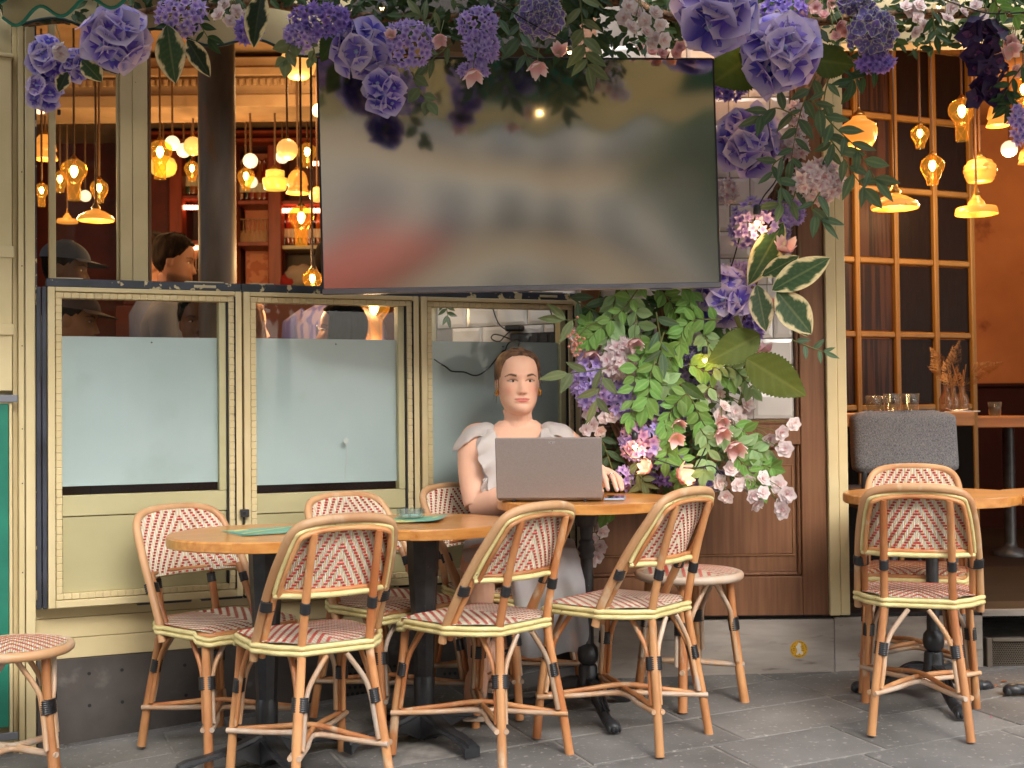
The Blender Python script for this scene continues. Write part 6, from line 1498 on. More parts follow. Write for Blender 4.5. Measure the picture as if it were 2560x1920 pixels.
# ---- guests inside ---------------------------------------------------------
def guest(label, chin_, yaw, skin, shirt, hair=None, line=None, ext=.012, pitch=0, scale=1.0, beard=None, brow=(.03, .02, .015), long_hair=0, cap=None, wob=.004, stripes=None, bot=.62):
    o = empty('person', label, 'person', (chin_.x, chin_.y, chin_.z-bot)); inv = Matrix.Translation((-chin_.x, -chin_.y, -(chin_.z-bot)))
    HM_ = Matrix.Translation(chin_) @ Matrix.Rotation(yaw, 4, 'Z') @ Matrix.Rotation(pitch, 4, 'X') @ Matrix.Scale(scale, 4)
    YM = Matrix.Translation(chin_) @ Matrix.Rotation(yaw, 4, 'Z')
    bd = MB(); head_mb(bd, HM_, 1.0, 64, 64)
    loft(bd, [((0, .02, -.12), .10, .06), ((0, .018, -.07), .062, .055), ((0, .012, -.02), .053, .055), ((0, .012, .05), .052, .056)], M4=YM)
    loft(bd, [((0, .02, -bot), .15, .10), ((0, .02, -.35), .165, .11, .85), ((0, .02, -.20), .19, .11, .8), ((0, .02, -.14), .16, .08, .8), ((0, .02, -.10), .09, .06)], M4=YM)
    for s in (1, -1): bd.tube([YM @ V(*p) for p in ((s*.14, .02, -.16), (s*.20, .02, -.20), (s*.22, .0, -.34), (s*.20, -.08, -.45), (s*.12, -.2, -.46))], [.05, .055, .05, .043, .032], 12)
    remesh(bd, 'body', .0045, skin_m, o, 2, inv, skin_cols(skin, lerp(skin, (.3, .08, .07), .4), brow, lerp(skin, (.4, .12, .09), .2), inv @ HM_, .5, beard))
    eyes(o, HM_, inv, srgb(50, 34, 24))
    sm = mat('shirt', shirt, tuple(c*.8 for c in shirt), scale=8, rough=.85, bump=.3, bscale=20) if not stripes else mat('striped_shirt', shirt, stripes, scale=26, rough=.85, stretch=(1, 1, .06), contrast=(.47, .53), detail=1)
    b = MB(); loft(b, [((0, .02, -bot-.01), .165, .115), ((0, .02, -.35), .18, .125, .85), ((0, .02, -.20), .205, .125, .8), ((0, .022, -.13), .165, .09, .8), ((0, .024, -.085), .085, .068)], M4=inv @ YM)
    for s in (1, -1): b.tube([inv @ YM @ V(*p) for p in ((s*.13, .02, -.15), (s*.20, .02, -.195), (s*.222, .0, -.34), (s*.205, -.07, -.44))], [.06, .066, .06, .052], 12)
    b.build('shirt', sm, o)
    if hair: hair_cap(o, HM_, inv, hair, line, ext, 56, 22, 'hair', wob)
    if long_hair:
        b = MB()
        def lf(u, v):
            a = R(62)+u*R(236); z = .20-v*long_hair; p = head_pt(max(z, .03), a, .016+.02*min(v*2, 1)); p.z = z; p.x *= 1+.25*v
            p += V(math.sin(a), -math.cos(a), 0)*.006*mnoise.noise(V(math.sin(a)*20, math.cos(a)*20, v*2)); return inv @ HM_ @ p
        b.grid(lf, 60, 24); b.build('long_hair', hair, o)
    if cap:
        b = MB()
        def cf(u, v): a = u*2*math.pi; return inv @ HM_ @ (head_pt(.155+.0740*v**.8, a, .014, 0)+V(0, 0, .012*v*v))
        b.grid(cf, 40, 12, closed_u=True); b.add(b.v[-40:], [tuple(range(40))])
        def bf(u, v): a = (u-.5)*2.2; q = head_pt(.16, a, .014+.075*v*math.cos(a*.7), 0); q.z -= .018*v; return inv @ HM_ @ q
        b.grid(bf, 16, 4); b.build('cap', mat('cap_cloth', cap, rough=.9), o)
    return o, HM_, inv
def ln(T): return lambda a: next((z0+(z1-z0)*(math.degrees(a)-a0)/(a1-a0) for (a0, z0), (a1, z1) in zip(T, T[1:]) if a0 <= math.degrees(a) <= a1), T[-1][1])
short = ln([(0, .195), (40, .185), (60, .155), (80, .115), (100, .085), (130, .035), (180.1, .02)])
dark_h = hair_mat('dark_hair', srgb(34, 25, 20), srgb(16, 11, 9), .8)
guest('man with dark curly hair seen in profile beside the iron column', P(428, 712, 6.1), R(99), srgb(128, 88, 68), srgb(78, 82, 98), dark_h, short, .018, R(10), 1.05, beard=srgb(60, 40, 30), wob=.007)
guest('young man with short dark twists looking out over the left window film', P(497, 872, 5.42), R(18), srgb(112, 76, 56), srgb(60, 50, 48), hair_mat('black_twists', srgb(26, 24, 24), srgb(12, 11, 11), .6), short, .014, 0, 1.02, wob=.010)
guest('man in a brown cap seen from behind glass at the far left', P(178, 868, 5.0), R(98), srgb(150, 104, 72), srgb(120, 84, 60), dark_h, short, .006, R(8), .98, cap=srgb(70, 50, 44))
guest('guest in a grey cap in profile behind the upper left pane', P(160, 740, 5.3), R(102), srgb(120, 90, 74), srgb(190, 184, 176), dark_h, short, .006, R(5), 1.0, cap=srgb(74, 78, 88))
g_, HMg, ig = guest('woman with long dark hair and glasses in profile behind the middle window', P(850, 890, 5.55), R(-82), srgb(150, 108, 88), srgb(40, 26, 42), hair_mat('black_long_hair', (.006, .005, .005), (.003, .003, .003), 1.0), short, .016, 0, 1.02, long_hair=.34)
b = MB()
for s in (1, -1): b.tube([ig @ HMg @ V(s*.034+.024*math.cos(t), -.098, .112+.020*math.sin(t)) for t in [k*2*math.pi/16 for k in range(16)]], .0022, 6, closed=True); b.tube([ig @ HMg @ V(*p) for p in ((s*.058, -.098, .116), (s*.078, -.03, .116), (s*.08, .02, .112))], .002, 5)
b.tube([ig @ HMg @ V(*p) for p in ((-.01, -.099, .115), (.01, -.099, .115))], .002, 5); b.build('glasses', mat('glasses_frame', (.05, .05, .06), rough=.3), g_)
fair_h = hair_mat('light_brown_hair', srgb(150, 104, 74), srgb(110, 70, 50))
guest('person with light brown hair behind the middle window at its left edge', P(618, 880, 5.5), R(120), srgb(200, 150, 126), srgb(120, 70, 60), fair_h, short, .016, 0, 1.0, long_hair=.30)
guest('guest in a blue and white striped shirt standing in the bar', P(835, 720, 6.3), R(175), srgb(190, 140, 110), srgb(84, 80, 134), dark_h, short, .012, 0, 1.05, stripes=srgb(128, 112, 138))
guest('waiter in a pale shirt behind the cream post', P(378, 690, 6.6), R(-60), srgb(150, 104, 80), srgb(92, 98, 122), dark_h, short, .012, 0, 1.0)
# ------------------------------------------------------------------ artificial flower garland
def vm(name, rough=.5, trans=.25, var=.12, coat=0):
    m = vcol_mat(name, rough=rough, trans=trans, nstr=.10, nscale=25, spec=.35, coat=coat)
    n = m.node_tree.nodes; l = m.node_tree.links; hv = [x for x in n if x.type == 'HUE_SAT'][0]; src = hv.inputs['Value'].links[0].from_socket
    oi = n.new('ShaderNodeObjectInfo'); mr = n.new('ShaderNodeMapRange'); mr.inputs['To Min'].default_value = 1-var; mr.inputs['To Max'].default_value = 1+var
    mm = n.new('ShaderNodeMath'); mm.operation = 'MULTIPLY'; l.new(oi.outputs['Random'], mr.inputs[0]); l.new(mr.outputs[0], mm.inputs[0]); l.new(src, mm.inputs[1]); l.new(mm.outputs[0], hv.inputs['Value'])
    mh = n.new('ShaderNodeMapRange'); mh.inputs['To Min'].default_value = .487; mh.inputs['To Max'].default_value = .513; l.new(oi.outputs['Random'], mh.inputs[0]); l.new(mh.outputs[0], hv.inputs['Hue'])
    return m
PET = vm('silk_petal', .6, .3, .10); LEAF = vm('silk_leaf', .55, .25, .16, 0)
def petal(b, ang, L, Wd, cup, tip=.12, base=.0, nx=4, ny=6, el=.0, shape=.8, notch=0, fold=.05):
    ca, sa = math.cos(ang), math.sin(ang); cols = []
    def f(u, v):
        x = (u-.5)*2; prof = (math.sin(math.pi*min(1, v*.94+.04)**shape))**.75*(1-tip*v*v)
        px_ = x*Wd*prof; py_ = base+L*v-(notch*L*(1-abs(x))*v*v if notch else 0)-.06*L*x*x*v
        z = cup*(v**1.6)*L + fold*L*x*x*(1-v*.3) + el*v - .05*L*math.sin(v*3.1)
        return Vector((px_*ca-py_*sa, px_*sa+py_*ca, z))
    b.grid(f, nx, ny); return [(u/nx, v/ny) for v in range(ny+1) for u in range(nx+1)]
def flower_mesh(name, parts, mt, centre=None):
    """parts: (n, L, W, cup, el, phase, colour function(u, v), petal kwargs)"""
    b = MB(); cols = []
    for (n, L, Wd, cup, el, ph, cf, kw) in parts:
        for k in range(n):
            j = random.uniform(-.12, .12); uv = petal(b, ph+k*2*math.pi/n+j, L*random.uniform(.92, 1.06), Wd, cup+random.uniform(-.12, .12), el=el, **kw)
            cols += [cf(u, v) for u, v in uv]
    if centre:
        k0 = len(b.v); b.sph((0, 0, centre[1]), centre[0], 0, 8, 6); cols += [centre[2]]*(len(b.v)-k0)
        for k in range(5): k0 = len(b.v); b.sph((centre[0]*.8*math.cos(k*1.257), centre[0]*.8*math.sin(k*1.257), centre[1]), centre[0]*.55, 0, 6, 4); cols += [centre[2]]*(len(b.v)-k0)
    me = b.mesh(name, mt); a = me.color_attributes.new('Col', 'FLOAT_COLOR', 'POINT'); a.data.foreach_set('color', [x for c in cols for x in (*c, 1)]); return me
lil, deep, palel = srgb(186, 168, 222), srgb(98, 78, 190), srgb(206, 186, 222)
def chyd(deep, mid, edge): return lambda u, v: lerp(lerp(deep, mid, sstep(.22, .62, v+.25*abs(u-.5))), edge, sstep(.50, .95, v+.3*abs(u-.5)))
hyd = [flower_mesh('floret', [(4, 1.0, .80, .12, .0, .4*k, chyd(d, m_, e), dict(tip=.12, nx=5, ny=7, shape=.70))], PET, (.11, .06, srgb(160, 170, 214)))
       for k, (d, m_, e) in enumerate(((srgb(92, 74, 196), srgb(176, 160, 228), srgb(216, 202, 234)), (srgb(104, 86, 204), srgb(190, 174, 230), srgb(222, 206, 232)), (srgb(84, 66, 184), srgb(164, 148, 222), srgb(208, 196, 234)), (srgb(130, 108, 206), srgb(202, 186, 230), srgb(228, 212, 232))))]
def star(c1, c2, name='floret'): return [flower_mesh(name, [(5, 1.0, .37, .2+.15*k, .0, .3*k, lambda u, v: lerp(c2, c1, sstep(.0, .6, v)), dict(tip=.02, nx=2, ny=4, shape=.62))], PET, (.12, .05, c2)) for k in range(3)]
lilac_f = star(srgb(204, 184, 238), srgb(150, 122, 208)); violet_f = star(srgb(160, 136, 216), srgb(112, 88, 178)); pinkwhite_f = star(srgb(238, 226, 228), srgb(226, 178, 190)); mauve_f = star(srgb(214, 170, 200), srgb(170, 116, 170))
bls_c = lambda u, v: lerp(srgb(232, 176, 176), srgb(240, 228, 226), sstep(.08, .5, v))
blossom_f = [flower_mesh('blossom', [(6, 1.0, .56, .06, 0, 0, bls_c, dict(tip=-.15, nx=4, ny=5, notch=.10, shape=.56)), (5, .70, .42, .28, .05, .5, bls_c, dict(tip=0, nx=3, ny=4, notch=.1, shape=.62)), (4, .4, .25, 1.0, .08, .2, bls_c, dict(tip=0, nx=2, ny=3, shape=.6))], PET) for k in range(3)]
pinkbl_c = lambda u, v: lerp(srgb(214, 132, 132), srgb(236, 196, 190), sstep(.1, .6, v))
pinkbl_f = [flower_mesh('blossom', [(5, 1.0, .55, .3, 0, 0, pinkbl_c, dict(tip=-.05, nx=3, ny=4, notch=.12, shape=.62)), (4, .7, .4, .7, .05, .5, pinkbl_c, dict(tip=0, nx=3, ny=4, shape=.62))], PET)]
var_c = lambda u, v: lerp(lerp(srgb(130, 112, 190), srgb(110, 92, 160), v), srgb(222, 220, 190), sstep(.30, .44, max(abs(u-.5), (v-.55)*1.0)))
varieg_f = [flower_mesh('floret', [(4, 1.0, .60, .3, 0, .3*k, var_c, dict(tip=.0, nx=6, ny=6, shape=.65))], PET, (.12, .05, srgb(150, 140, 190))) for k in range(2)]
bud_c = lambda u, v: lerp(srgb(214, 206, 170), lerp(srgb(238, 186, 188), srgb(246, 224, 220), sstep(.45, 1, v)), sstep(.05, .3, v))
bud_f = [flower_mesh('petal_cup', [(5, 1.0, .56, .75+.25*k, 0, .2, bud_c, dict(tip=-.18, nx=5, ny=6, shape=.55)), (3, .9, .50, 1.1, .0, .7, bud_c, dict(tip=0, nx=3, ny=5, shape=.62))], PET) for k in range(2)]
orc_c = lambda u, v: lerp(srgb(70, 40, 84), srgb(40, 30, 70), v)
orchid_f = [flower_mesh('petal_cup', [(5, 1.0, .55, .2, 0, .3, orc_c, dict(tip=-.05, nx=4, ny=6, shape=.6)), (1, .5, .25, .6, .05, 2.6, lambda u, v: srgb(110, 60, 110), dict(tip=0, nx=3, ny=4))], vm('orchid_petal', .5, .1, .1), (.10, .06, srgb(110, 70, 110)))]
def leaf_mesh(name, Wd, cmid, cedge, cvein, peak=.42, droop=.12, fold=.10, nx=6, ny=10, serr=0, wav=0, mixf=None, tipp=1.0, veins=7):
    b = MB(); cols = []
    def prof(v): return (math.sin(math.pi*v**(math.log(.5)/math.log(peak))))**tipp if 0 < v < 1 else 0
    for v in range(ny+1):
        for u in range(nx+1):
            x = u/nx*2-1; vv = v/ny; w_ = max(prof(vv), .012)*Wd*(1+(serr*(1 if v % 2 else -1) if abs(x) > .9 else 0))
            z = -droop*vv*vv+fold*abs(x)*w_*1.6+wav*math.sin(vv*14+x*2)*abs(x)
            b.v.append((x*w_, vv-(.02*abs(x) if serr else 0), z))
            c = lerp(cmid, cedge, abs(x)**2)
            if mixf: c = mixf(x, vv, c)
            c = lerp(c, cvein, .7*ga(x, .13/max(nx/6, 1))*(1 if nx % 2 == 0 else 0)); c = lerp(c, cvein, .22*(abs(math.sin((vv*veins-abs(x)*1.4)*math.pi))**8))
            cols.append(c)
    for j in range(ny):
        for i in range(nx): b.f.append([j*(nx+1)+i, j*(nx+1)+i+1, (j+1)*(nx+1)+i+1, (j+1)*(nx+1)+i]); b.m.append(0); b.sm.append(True)
    me = b.mesh(name, LEAF); a = me.color_attributes.new('Col', 'FLOAT_COLOR', 'POINT'); a.data.foreach_set('color', [x for c in cols for x in (*c, 1)]); return me
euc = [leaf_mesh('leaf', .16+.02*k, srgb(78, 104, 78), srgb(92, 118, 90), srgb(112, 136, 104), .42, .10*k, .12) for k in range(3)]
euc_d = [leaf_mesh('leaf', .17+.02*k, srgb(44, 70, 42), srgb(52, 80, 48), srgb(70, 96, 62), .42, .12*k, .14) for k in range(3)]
olive = [leaf_mesh('leaf', .17, srgb(112, 124, 82), srgb(122, 134, 90), srgb(140, 150, 108), .42, .1, .12), leaf_mesh('leaf', .20, srgb(98, 114, 76), srgb(110, 124, 84), srgb(132, 142, 104), .4, .2, .1)]
rus = [leaf_mesh('leaf', .26+.02*k, srgb(112, 156, 74), srgb(124, 168, 84), srgb(150, 186, 110), .46, .08*k, .10) for k in range(3)]
rus_p = [leaf_mesh('leaf', .27+.02*k, srgb(146, 176, 120), srgb(156, 186, 132), srgb(128, 160, 104), .48, .10*k, .08) for k in range(3)]
rnd_o = [leaf_mesh('leaf', .36, srgb(112, 128, 90), srgb(120, 136, 98), srgb(136, 148, 112), .4, .06, .05)]
def vmix(x, v, c):
    n = mnoise.noise(Vector((x*1.3+4*(x > 0), v*5, 2)))*1.2+mnoise.noise(Vector((x*4, v*13, 7)))*.6
    return lerp(c, srgb(222, 206, 160), sstep(.70, .80, abs(x)+.28*n+.22*(v > .9)*(v-.9)*5))
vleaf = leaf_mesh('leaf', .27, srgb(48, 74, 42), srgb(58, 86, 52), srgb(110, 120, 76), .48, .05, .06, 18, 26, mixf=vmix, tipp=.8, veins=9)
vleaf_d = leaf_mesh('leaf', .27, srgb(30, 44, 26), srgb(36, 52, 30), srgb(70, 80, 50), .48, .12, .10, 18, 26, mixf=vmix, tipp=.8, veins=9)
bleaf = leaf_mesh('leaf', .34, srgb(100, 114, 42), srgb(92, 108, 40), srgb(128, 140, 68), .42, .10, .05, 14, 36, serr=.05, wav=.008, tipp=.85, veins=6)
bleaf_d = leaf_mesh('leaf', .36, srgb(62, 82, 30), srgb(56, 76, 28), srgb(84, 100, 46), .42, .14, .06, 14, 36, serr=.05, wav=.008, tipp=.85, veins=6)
stem_g = mat('green_stem', srgb(110, 116, 58), srgb(86, 92, 46), rough=.6); stem_b = mat('brown_twig', srgb(112, 82, 56), srgb(78, 56, 38), scale=10, rough=.85, bump=.5, bscale=60, stretch=(4, 4, 1))
vine_m = mat('twisted_vine_bark', srgb(132, 100, 70), srgb(78, 56, 38), scale=9, rough=.9, bump=.8, bscale=40, stretch=(6, 6, .6), contrast=(.42, .58))
def frame(d, n):
    d = d.normalized(); x = d.cross(n); x = x.normalized() if x.length > 1e-5 else Vector((1, 0, 0)); z = x.cross(d)
    return Matrix(((x.x, d.x, z.x, 0), (x.y, d.y, z.y, 0), (x.z, d.z, z.z, 0), (0, 0, 0, 1)))
def rv(s=1): return Vector((random.uniform(-s, s), random.uniform(-s, s), random.uniform(-s, s)))
TOC = Vector((0, -1, 0))
def cluster(px, py, D, rx, ry, meshes, fs, n, label, cat='flower cluster', group=None, depth=.8, front=.15, name='flower_cluster', jit=.25, face=None):
    """a head of florets set all over an egg shape"""
    c = P(px, py, D); k = D/FPX; ax, az = rx*k, ry*k; ay = min(ax, az)*depth
    o = empty(name, label, cat, c, 0, group); cnt = 0; i = 0
    tot = n
    for i in range(tot*3):
        z = 1-2*(i+.5)/(tot*1.5); a = i*2.39996+random.random()*.4
        if i >= tot*1.5: break
        r_ = math.sqrt(max(0, 1-z*z)); d = Vector((r_*math.cos(a), z, r_*math.sin(a)))     # y is depth here
        if d.y > front: continue
        p = Vector((d.x*ax, d.y*ay, d.z*az))*random.uniform(.80, 1.02); nn = (Vector((d.x/ax, d.y/ay, d.z/az)).normalized()+rv(jit)+TOC*.25).normalized()
        s = fs*k*random.uniform(.85, 1.15); q = nn.to_track_quat('Z', 'Y').to_matrix().to_4x4() @ Matrix.Rotation(random.uniform(0, 6.28), 4, 'Z')
        me = random.choice(meshes); inst(me.name, me, o, Matrix.Translation(p) @ q @ Matrix.Scale(s, 4)); cnt += 1
    b = MB()
    for j in range(4): b.tube(crom([Vector((0, ay*.5, 0))+rv(.006), rv(ax*.35)-TOC*0, rv(ax*.6)*1.0], 3), .0022, 4)
    b.build('stems', stem_g, o); return o
def sprig(pts, D, meshes, L, n, label, group, mode='alt', stem=stem_g, D2=None, spread=.9, fan=0, r=.0022, cat='leaf spray', name='leaf_spray', tipleaf=True, jit=.35, hang=.0):
    D2 = D2 or D; m = len(pts)
    w3 = crom([P(x, y, D+(D2-D)*i/max(m-1, 1)) for i, (x, y) in enumerate(pts)], 8); k = D/FPX
    o = empty(name, label, cat, w3[0], 0, group); o0 = w3[0]
    b = MB(); b.tube([q-o0 for q in w3], [r*1.5, r*.7], 5); b.build('stem', stem, o)
    N = len(w3)-1
    def put(p, d, s):
        nn = (TOC+rv(jit)).normalized(); me = random.choice(meshes)
        inst('leaf', me, o, Matrix.Translation(p-o0) @ frame(d, nn) @ Matrix.Diagonal((s*random.uniform(.85, 1.15), s, s, 1)))
    for i in range(n):
        t = (i+.6)/n; idx = min(int(t*N), N-1); p = w3[idx].lerp(w3[idx+1], t*N-idx); tg_ = (w3[idx+1]-w3[max(idx-1, 0)]).normalized(); sd_ = tg_.cross(TOC).normalized()
        for sg in ((1, -1) if mode == 'pair' else ((1,) if i % 2 else (-1,))):
            a = spread*random.uniform(.75, 1.2); d = tg_*math.cos(a)+sd_*sg*math.sin(a)+rv(.16)+Vector((0, -.12, -hang)); put(p, d, L*k*random.uniform(.78, 1.12))
    if tipleaf: put(w3[-1], (w3[-1]-w3[-3]).normalized()+rv(.1), L*k*1.05)
    return o
def leaf1(x0, y0, x1, y1, D, me, label, wscale=1.0, group=None, tilt=(0, 0), D1=None):
    a, c = P(x0, y0, D), P(x1, y1, D1 or D-.03); d = c-a; o = inst('large_leaf', me, None, Matrix.Translation(a) @ frame(d, (TOC+Vector((tilt[0], 0, tilt[1]))).normalized()) @ Matrix.Diagonal((d.length*wscale, d.length, d.length, 1)))
    return tag(o, label, 'leaf', group)
GA, GB = 4.22, 4.74                        # garland in front of the screen, and the column against the tiles
HY = 'big lilac hydrangea heads'
def hydr(px, py, D, r_, label, n=20, fs=.54, **kw): return cluster(px, py, D, r_*.70, r_*.70, hyd, r_*fs, int(n*.72), label, 'hydrangea', HY, .75, .15, 'hydrangea_head', .22, **kw)
hydr(288, 92, 4.12, 98, 'large lilac hydrangea head hanging beneath the awning corner', 22)
hydr(118, 140, 4.22, 58, 'lilac hydrangea head directly below the awning, beside the left pilaster', 16)
hydr(112, 232, 4.24, 56, 'drooping lilac hydrangea head, lowest one beside the left pilaster', 14)
hydr(190, 165, 4.20, 46, 'small lilac hydrangea head next to a white blossom at upper left', 14)
hydr(8, 110, 4.42, 48, 'lilac hydrangea head half hidden left of the pilaster', 14)
hydr(905, 126, 4.16, 84, 'lilac hydrangea head over the top left corner of the screen', 20)
hydr(962, 226, 4.14, 66, 'loose lilac hydrangea head hanging lowest over the screen', 14)
hydr(1790, 12, 4.42, 128, 'largest pale hydrangea head at the top above the right end of the screen', 24)
hydr(1948, 136, 4.55, 112, 'round lilac hydrangea head right of the screen at its top corner', 24)
hydr(1868, 350, GB, 98, 'blue lilac hydrangea head right of the screen at mid height', 22)
hydr(1808, 738, 4.70, 88, 'violet hydrangea head at the lower right corner of the screen', 20)
LC = 'lilac blossom clusters'; PC = 'pink white blossom clusters'
def lil_(px, py, D, rx, ry, label, ms=lilac_f, n=46, fs=15, grp=LC, **kw): return cluster(px, py, D, rx, ry, ms, fs, n, label, 'flower cluster', grp, .8, .2, **kw)
lil_(455, 38, 4.15, 62, 52, 'lilac cluster at the top left in front of the cream valance', n=60)
lil_(800, 52, 4.12, 78, 40, 'dark lilac cluster at the top above the large globe lamp', violet_f, 60)
lil_(752, 90, 4.12, 42, 34, 'small lilac cluster tip above the round green leaves')
lil_(1022, 112, 4.14, 62, 62, 'lilac cluster beside the hydrangea on the screen corner', n=70)
lil_(1196, 62, 4.16, 50, 46, 'upper lilac cluster at the top edge left of centre')
lil_(1202, 122, 4.15, 46, 36, 'lilac cluster hanging over the top edge of the screen')
lil_(1185, 178, 4.15, 38, 18, 'thin lilac cluster just inside the top of the screen', n=26)
lil_(622, 78, 4.14, 30, 34, 'purple cluster below pink blossom in front of the valance', violet_f, 28)
lil_(1822, 222, GB, 44, 26, 'dark lilac cluster behind the big leaf beside the screen', violet_f, 30)
lil_(1898, 562, 4.72, 78, 66, 'lilac cluster round a lit bulb right of the screen', n=80)
lil_(1968, 528, 4.76, 46, 36, 'lilac cluster just right of the one with the bulb')
lil_(1852, 690, 4.76, 38, 34, 'lilac cluster above the violet hydrangea', n=36)
lil_(1888, 798, 4.78, 30, 46, 'faint lilac cluster behind the violet hydrangea', violet_f, 34)
lil_(1478, 955, 4.68, 46, 72, 'lilac cluster along the right window frame', n=60, fs=18)
lil_(1548, 985, 4.70, 46, 66, 'lilac cluster beside the window frame above the laptop', n=56, fs=18)
lil_(1612, 1098, 4.66, 62, 62, 'lilac cluster with a bulb right of the laptop', mauve_f+lilac_f, 70, 17)
lil_(1668, 1165, 4.70, 46, 46, 'violet cluster low in the flower mass', violet_f, 40)
lil_(1742, 930, 4.74, 52, 28, 'lilac cluster in the middle of the green leaves', n=36)
lil_(1735, 1245, 4.70, 48, 34, 'violet cluster behind the top of the right chair', violet_f, 36)
lil_(1560, 1196, 4.66, 24, 26, 'small lilac cluster beside the hand', n=18, fs=14)
lil_(2188, 158, 4.5, 46, 22, 'violet cluster under the two toned hydrangea at upper right', violet_f, 34)
lil_(1960, 30, 4.6, 60, 40, 'dark violet cluster at the top between two hydrangeas', violet_f, 40)
lil_(2550, 310, 4.3, 24, 46, 'lilac cluster cut off by the right edge', n=30)
lil_(2042, 456, 4.66, 62, 52, 'white and pink star cluster in front of the cream post', pinkwhite_f, 80, 20, PC)
lil_(1548, 898, 4.66, 46, 50, 'white star cluster beside the top of the woman\'s window', pinkwhite_f, 56, 20, PC)
lil_(1992, 300, 4.76, 20, 46, 'thin white blossom strip along the vine, upper', pinkwhite_f, 28, 17, PC)
lil_(1984, 372, 4.76, 34, 24, 'thin white blossom strip along the vine, lower', pinkwhite_f, 26, 17, PC)
lil_(1812, 478, 4.80, 28, 30, 'faint pale cluster against the tiles next to the screen', pinkwhite_f, 26, 16, PC)
lil_(1462, 850, 4.70, 28, 40, 'pale blossom cluster right beside the window frame', pinkwhite_f, 26, 20, PC)
BC = 'cherry blossoms'
def bloss(pts, D, fs, label, ms=blossom_f, stem_to=None, grp=BC):
    c = P(pts[0][0], pts[0][1], D); k = D/FPX; o = empty('blossom_spray', label, 'blossom', c, 0, grp)
    if stem_to is None: stem_to = (pts[0][0]-30, pts[0][1]-60)
    s0 = P(stem_to[0], stem_to[1], D+.05); b = MB()
    for (x, y) in pts:
        q = P(x, y, D+random.uniform(-.03, .02)); nn = (TOC*1.0+rv(.55)).normalized()
        me = random.choice(ms); inst('blossom', me, o, Matrix.Translation(q-c) @ nn.to_track_quat('Z', 'Y').to_matrix().to_4x4() @ Matrix.Rotation(random.uniform(0, 6), 4, 'Z') @ Matrix.Scale(fs*.86*k*random.uniform(.85, 1.15), 4))
        b.tube(crom([s0-c, (s0-c)*.4+(q-c)*.6+rv(.012), q-c-nn*.004], 4), .0016, 4)
    b.build('stems', stem_g, o); return o
bloss([(1955, 1082), (1985, 1060), (1962, 1122), (1925, 1098)], 4.58, 27, 'cherry blossoms at the end of a twig over the wood rail', stem_to=(1860, 1060))
bloss([(1828, 1172), (1858, 1190), (1886, 1172), (1845, 1212), (1876, 1218)], 4.60, 30, 'upper bunch of cherry blossoms over the brown panel', stem_to=(1800, 1130))
bloss([(1815, 1242), (1870, 1205), (1800, 1205)], 4.62, 28, 'lowest blossoms at the chair top', stem_to=(1800, 1150))
bloss([(1945, 1212), (1968, 1236), (1955, 1258), (1955, 1275)], 4.56, 28, 'far right hanging cherry blossoms over the panel', stem_to=(1880, 1180))
bloss([(1908, 1232), (1884, 1240), (1894, 1262), (1910, 1196)], 4.57, 28, 'left hanging cherry blossoms over the panel', stem_to=(1860, 1190))
bloss([(1812, 1015), (1838, 1030), (1865, 1028), (1850, 1052), (1800, 1040), (1870, 1010)], 4.66, 26, 'cherry blossoms among leaves just above the wood rail', stem_to=(1760, 960))
bloss([(1840, 1075), (1868, 1062), (1850, 1095)], 4.68, 24, 'pale blossoms under the upper ones near the rail', stem_to=(1800, 1010))
bloss([(1780, 975), (1800, 985), (1770, 990)], 4.7, 20, 'small pinkish blossoms in the middle of the leaves', stem_to=(1740, 940))
bloss([(1472, 1035), (1480, 1062), (1510, 1045), (1500, 1080), (1465, 1075), (1530, 1040)], 4.68, 24, 'pale blossoms beside the window frame above the laptop corner', stem_to=(1500, 980))
bloss([(1490, 1312), (1508, 1330), (1482, 1345), (1500, 1365), (1494, 1392), (1480, 1405), (1506, 1300)], 4.66, 22, 'pale blossoms hanging beside the table leg', stem_to=(1490, 1270))
bloss([(1572, 14), (1596, 30), (1560, 44), (1612, 52), (1640, 30), (1650, 62), (1580, 66)], 4.2, 26, 'white blossoms at the top right of the screen', stem_to=(1600, -40))
bloss([(1618, 78), (1640, 92), (1662, 100), (1630, 108)], 4.2, 26, 'white blossoms drooping above the screen', stem_to=(1600, 20))
bloss([(1630, 128), (1655, 134), (1700, 118), (1690, 134), (1600, 122)], 4.5, 20, 'dusky pink blossoms against the tiles above the screen', pinkbl_f, stem_to=(1650, 60))
bloss([(560, 10), (590, 26), (575, 52), (600, 66), (545, 34), (612, 40)], 4.16, 24, 'pale pink blossoms at the top left over the valance', stem_to=(580, -30))
bloss([(146, 118), (152, 134)], 4.12, 26, 'single white blossom among hydrangeas at upper left', stem_to=(140, 60))
bloss([(2040, 20), (2060, 36), (2076, 10), (2098, 64), (2116, 80), (2090, 92), (2000, 42), (2020, 70)], 4.6, 22, 'dark pink blossoms above the doorway at left', pinkbl_f, stem_to=(2060, -30))
bloss([(2280, 26), (2296, 44), (2312, 66), (2290, 80), (2265, 14), (2300, 12)], 4.6, 24, 'pale blossoms hanging over the lintel', stem_to=(2290, -40))
bloss([(2380, 20), (2410, 30), (2440, 12), (2456, 44), (2370, 44), (2475, 60)], 4.6, 22, 'pale blossoms at the top right behind the bulb', stem_to=(2420, -40))
bloss([(2526, 108), (2540, 178), (2512, 140)], 4.4, 26, 'pink blossoms beside the dark orchids at right', pinkbl_f, stem_to=(2540, 40))
VC = 'two toned hydrangea heads'
cluster(1352, 40, 4.14, 56, 50, varieg_f, 22, 34, 'two toned purple and cream hydrangea above the screen middle', 'hydrangea', VC, .8, .2, 'hydrangea_head')
